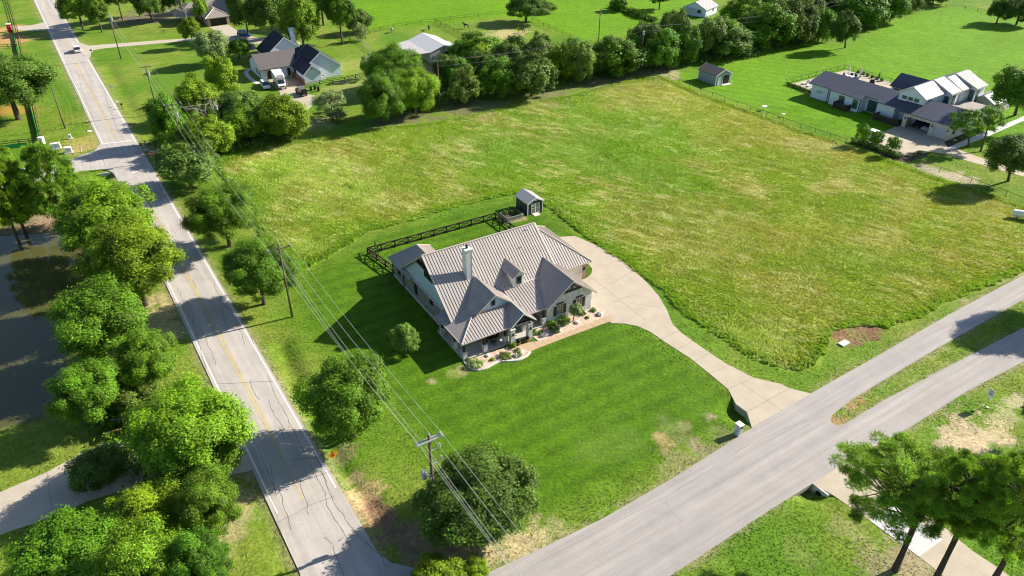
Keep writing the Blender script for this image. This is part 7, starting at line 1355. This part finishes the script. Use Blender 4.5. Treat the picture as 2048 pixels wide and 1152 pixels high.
for i, (u, v) in enumerate(((-31.0, 8.3), (-29.4, 7.6), (-30.2, 10.2))):
    x, y = mw(u, v); o = thing('sun_lounger', ['white lounger nearest the patio corner', 'white lounger closest to the house corner', 'white lounger behind the other two'][i], 'sun lounger', (x, y, 0), R(20 + 25 * i), 'white loungers on the patio'); MB().box(-.9, .4, -.35, .35, .3, .4).build('seat', M['white'], o); MB().slab([(.4, -.35, .4), (.4, .35, .4), (1.0, .35, .85), (1.0, -.35, .85)], (0, 0, -.08)).build('backrest', M['white'], o)
    for x_ in (-.85, .3): MB().box(x_, x_ + .06, -.33, .33, 0, .3).build('leg', M['white'], o)
x, y = mw(-27.2, 21.5); o = thing('patio_table', 'pale outdoor table between blue chairs on the patio', 'table', (x, y, 0), R(-54)); MB().box(-1.2, 1.2, -.5, .5, .7, .76).build('table_top', M['white'], o)
for x_ in (-1.1, 1.04):
    for y_ in (-.45, .39): MB().box(x_, x_ + .06, y_, y_ + .06, 0, .7).build('leg', M['white'], o)
for i, (u, v, rz, lb) in enumerate(((-28.9, 22, 90, 'dark blue patio chair at the left end of the table'), (-25.4, 22, -90, 'dark blue patio chair at the right end of the table'), (-27.8, 23.0, 0, 'dark blue patio chair behind the table on the left'), (-26.6, 23.0, 0, 'dark blue patio chair behind the table on the right'), (-27.6, 19.8, 180, 'dark patio chair in front of the table'))):
    x, y = mw(u, v); o = thing('patio_chair', lb, 'chair', (x, y, 0), R(-54 + rz), 'dark blue patio chairs'); MB().box(-.38, .38, -.35, .35, .3, .5).build('seat', M['carblue'] if i < 4 else M['black'], o); MB().box(-.38, .38, .3, .42, .5, .95).build('backrest', M['carblue'] if i < 4 else M['black'], o); MB().box(-.36, .36, -.33, .33, 0, .3).build('base', M['black'], o)
x, y = mw(-21.0, 21.8); o = thing('barbecue', 'black barbecue at the right end of the patio', 'barbecue', (x, y, 0), R(-40)); MB().box(-.6, .6, -.35, .35, .1, .9).build('cart', M['black'], o); MB().tube((-.45, 0, .95), (.45, 0, .95), .32, n=12).build('lid', M['black'], o)
for i in range(9): bush('clipped_shrub', None or (1577 + i * 5.6, 170 + i * 2.1), .5, .8, 'leaf_dark', '%s clipped shrub from the corner along the patio edge' % ORD[i], 'clipped shrubs along the patio edge')
for i in range(6): bush('clipped_shrub', (1716 + i * 9.5, 146 + i * 3.2), .45, .8, 'leaf_dark', '%s clipped shrub from the left under the far patio fence' % ORD[i], 'clipped shrubs under the far patio fence')
# ------------------------------------------------------------ lower left: gate, bench, culverts
a = G(211, 880); b = G(247, 870); o = thing('driveway_barrier', 'low timber barrier with dark posts beside the lower left driveway', 'barrier', (a[0], a[1], 0), math.atan2(b[1] - a[1], b[0] - a[0])); L_ = float(np.hypot(*(b - a)[:2])); MB().box(0, L_, -.08, .08, .85, 1.0).build('rail', mat('yellowed_timber', (0.42, 0.32, 0.10), 0.8, 0.2, 2), o)
for x_ in (L_ * .62, L_ * .74): MB().box(x_, x_ + .1, -.3, .3, 0, .84).build('post', M['black'], o)
p = G(238, 852); o = thing('garden_bench', 'grey wooden bench under the trees at the pond corner', 'bench', (p[0], p[1], 0), R(12)); MB().box(-.8, .8, -.25, .25, .4, .46).build('seat', M['grey_wood'], o); MB().box(-.8, .8, .22, .28, .5, .95).build('backrest', M['grey_wood'], o)
for x_ in (-.75, .67): MB().box(x_, x_ + .08, -.22, .22, 0, .4).build('leg', M['grey_wood'], o)
def culvert(label, px, rz, w=1.5):
    p = G(*px); o = thing('culvert_headwall', label, 'culvert', (p[0], p[1], -1.2), rz, 'concrete culvert headwalls'); MB().box(-w / 2, w / 2, 0, .2, 0, 1.18).build('headwall', M['curb'], o); MB().tube((0, -.06, .45), (0, .0, .45), .36, n=16).build('pipe_mouth_shade', M['signblack'], o)  # black disc painted as the shaded hollow of the pipe
culvert('concrete culvert headwall under the left side of the driveway mouth', (1483, 812), R(-57), 2.0); culvert('concrete culvert headwall by the lower left driveway and road edge', (466, 934), R(32)); culvert('culvert headwall at the corner of the left side road', (208, 345), R(200), 1.8); culvert('culvert headwall at the lower right driveway', (1640, 978), R(-57), 2.0)
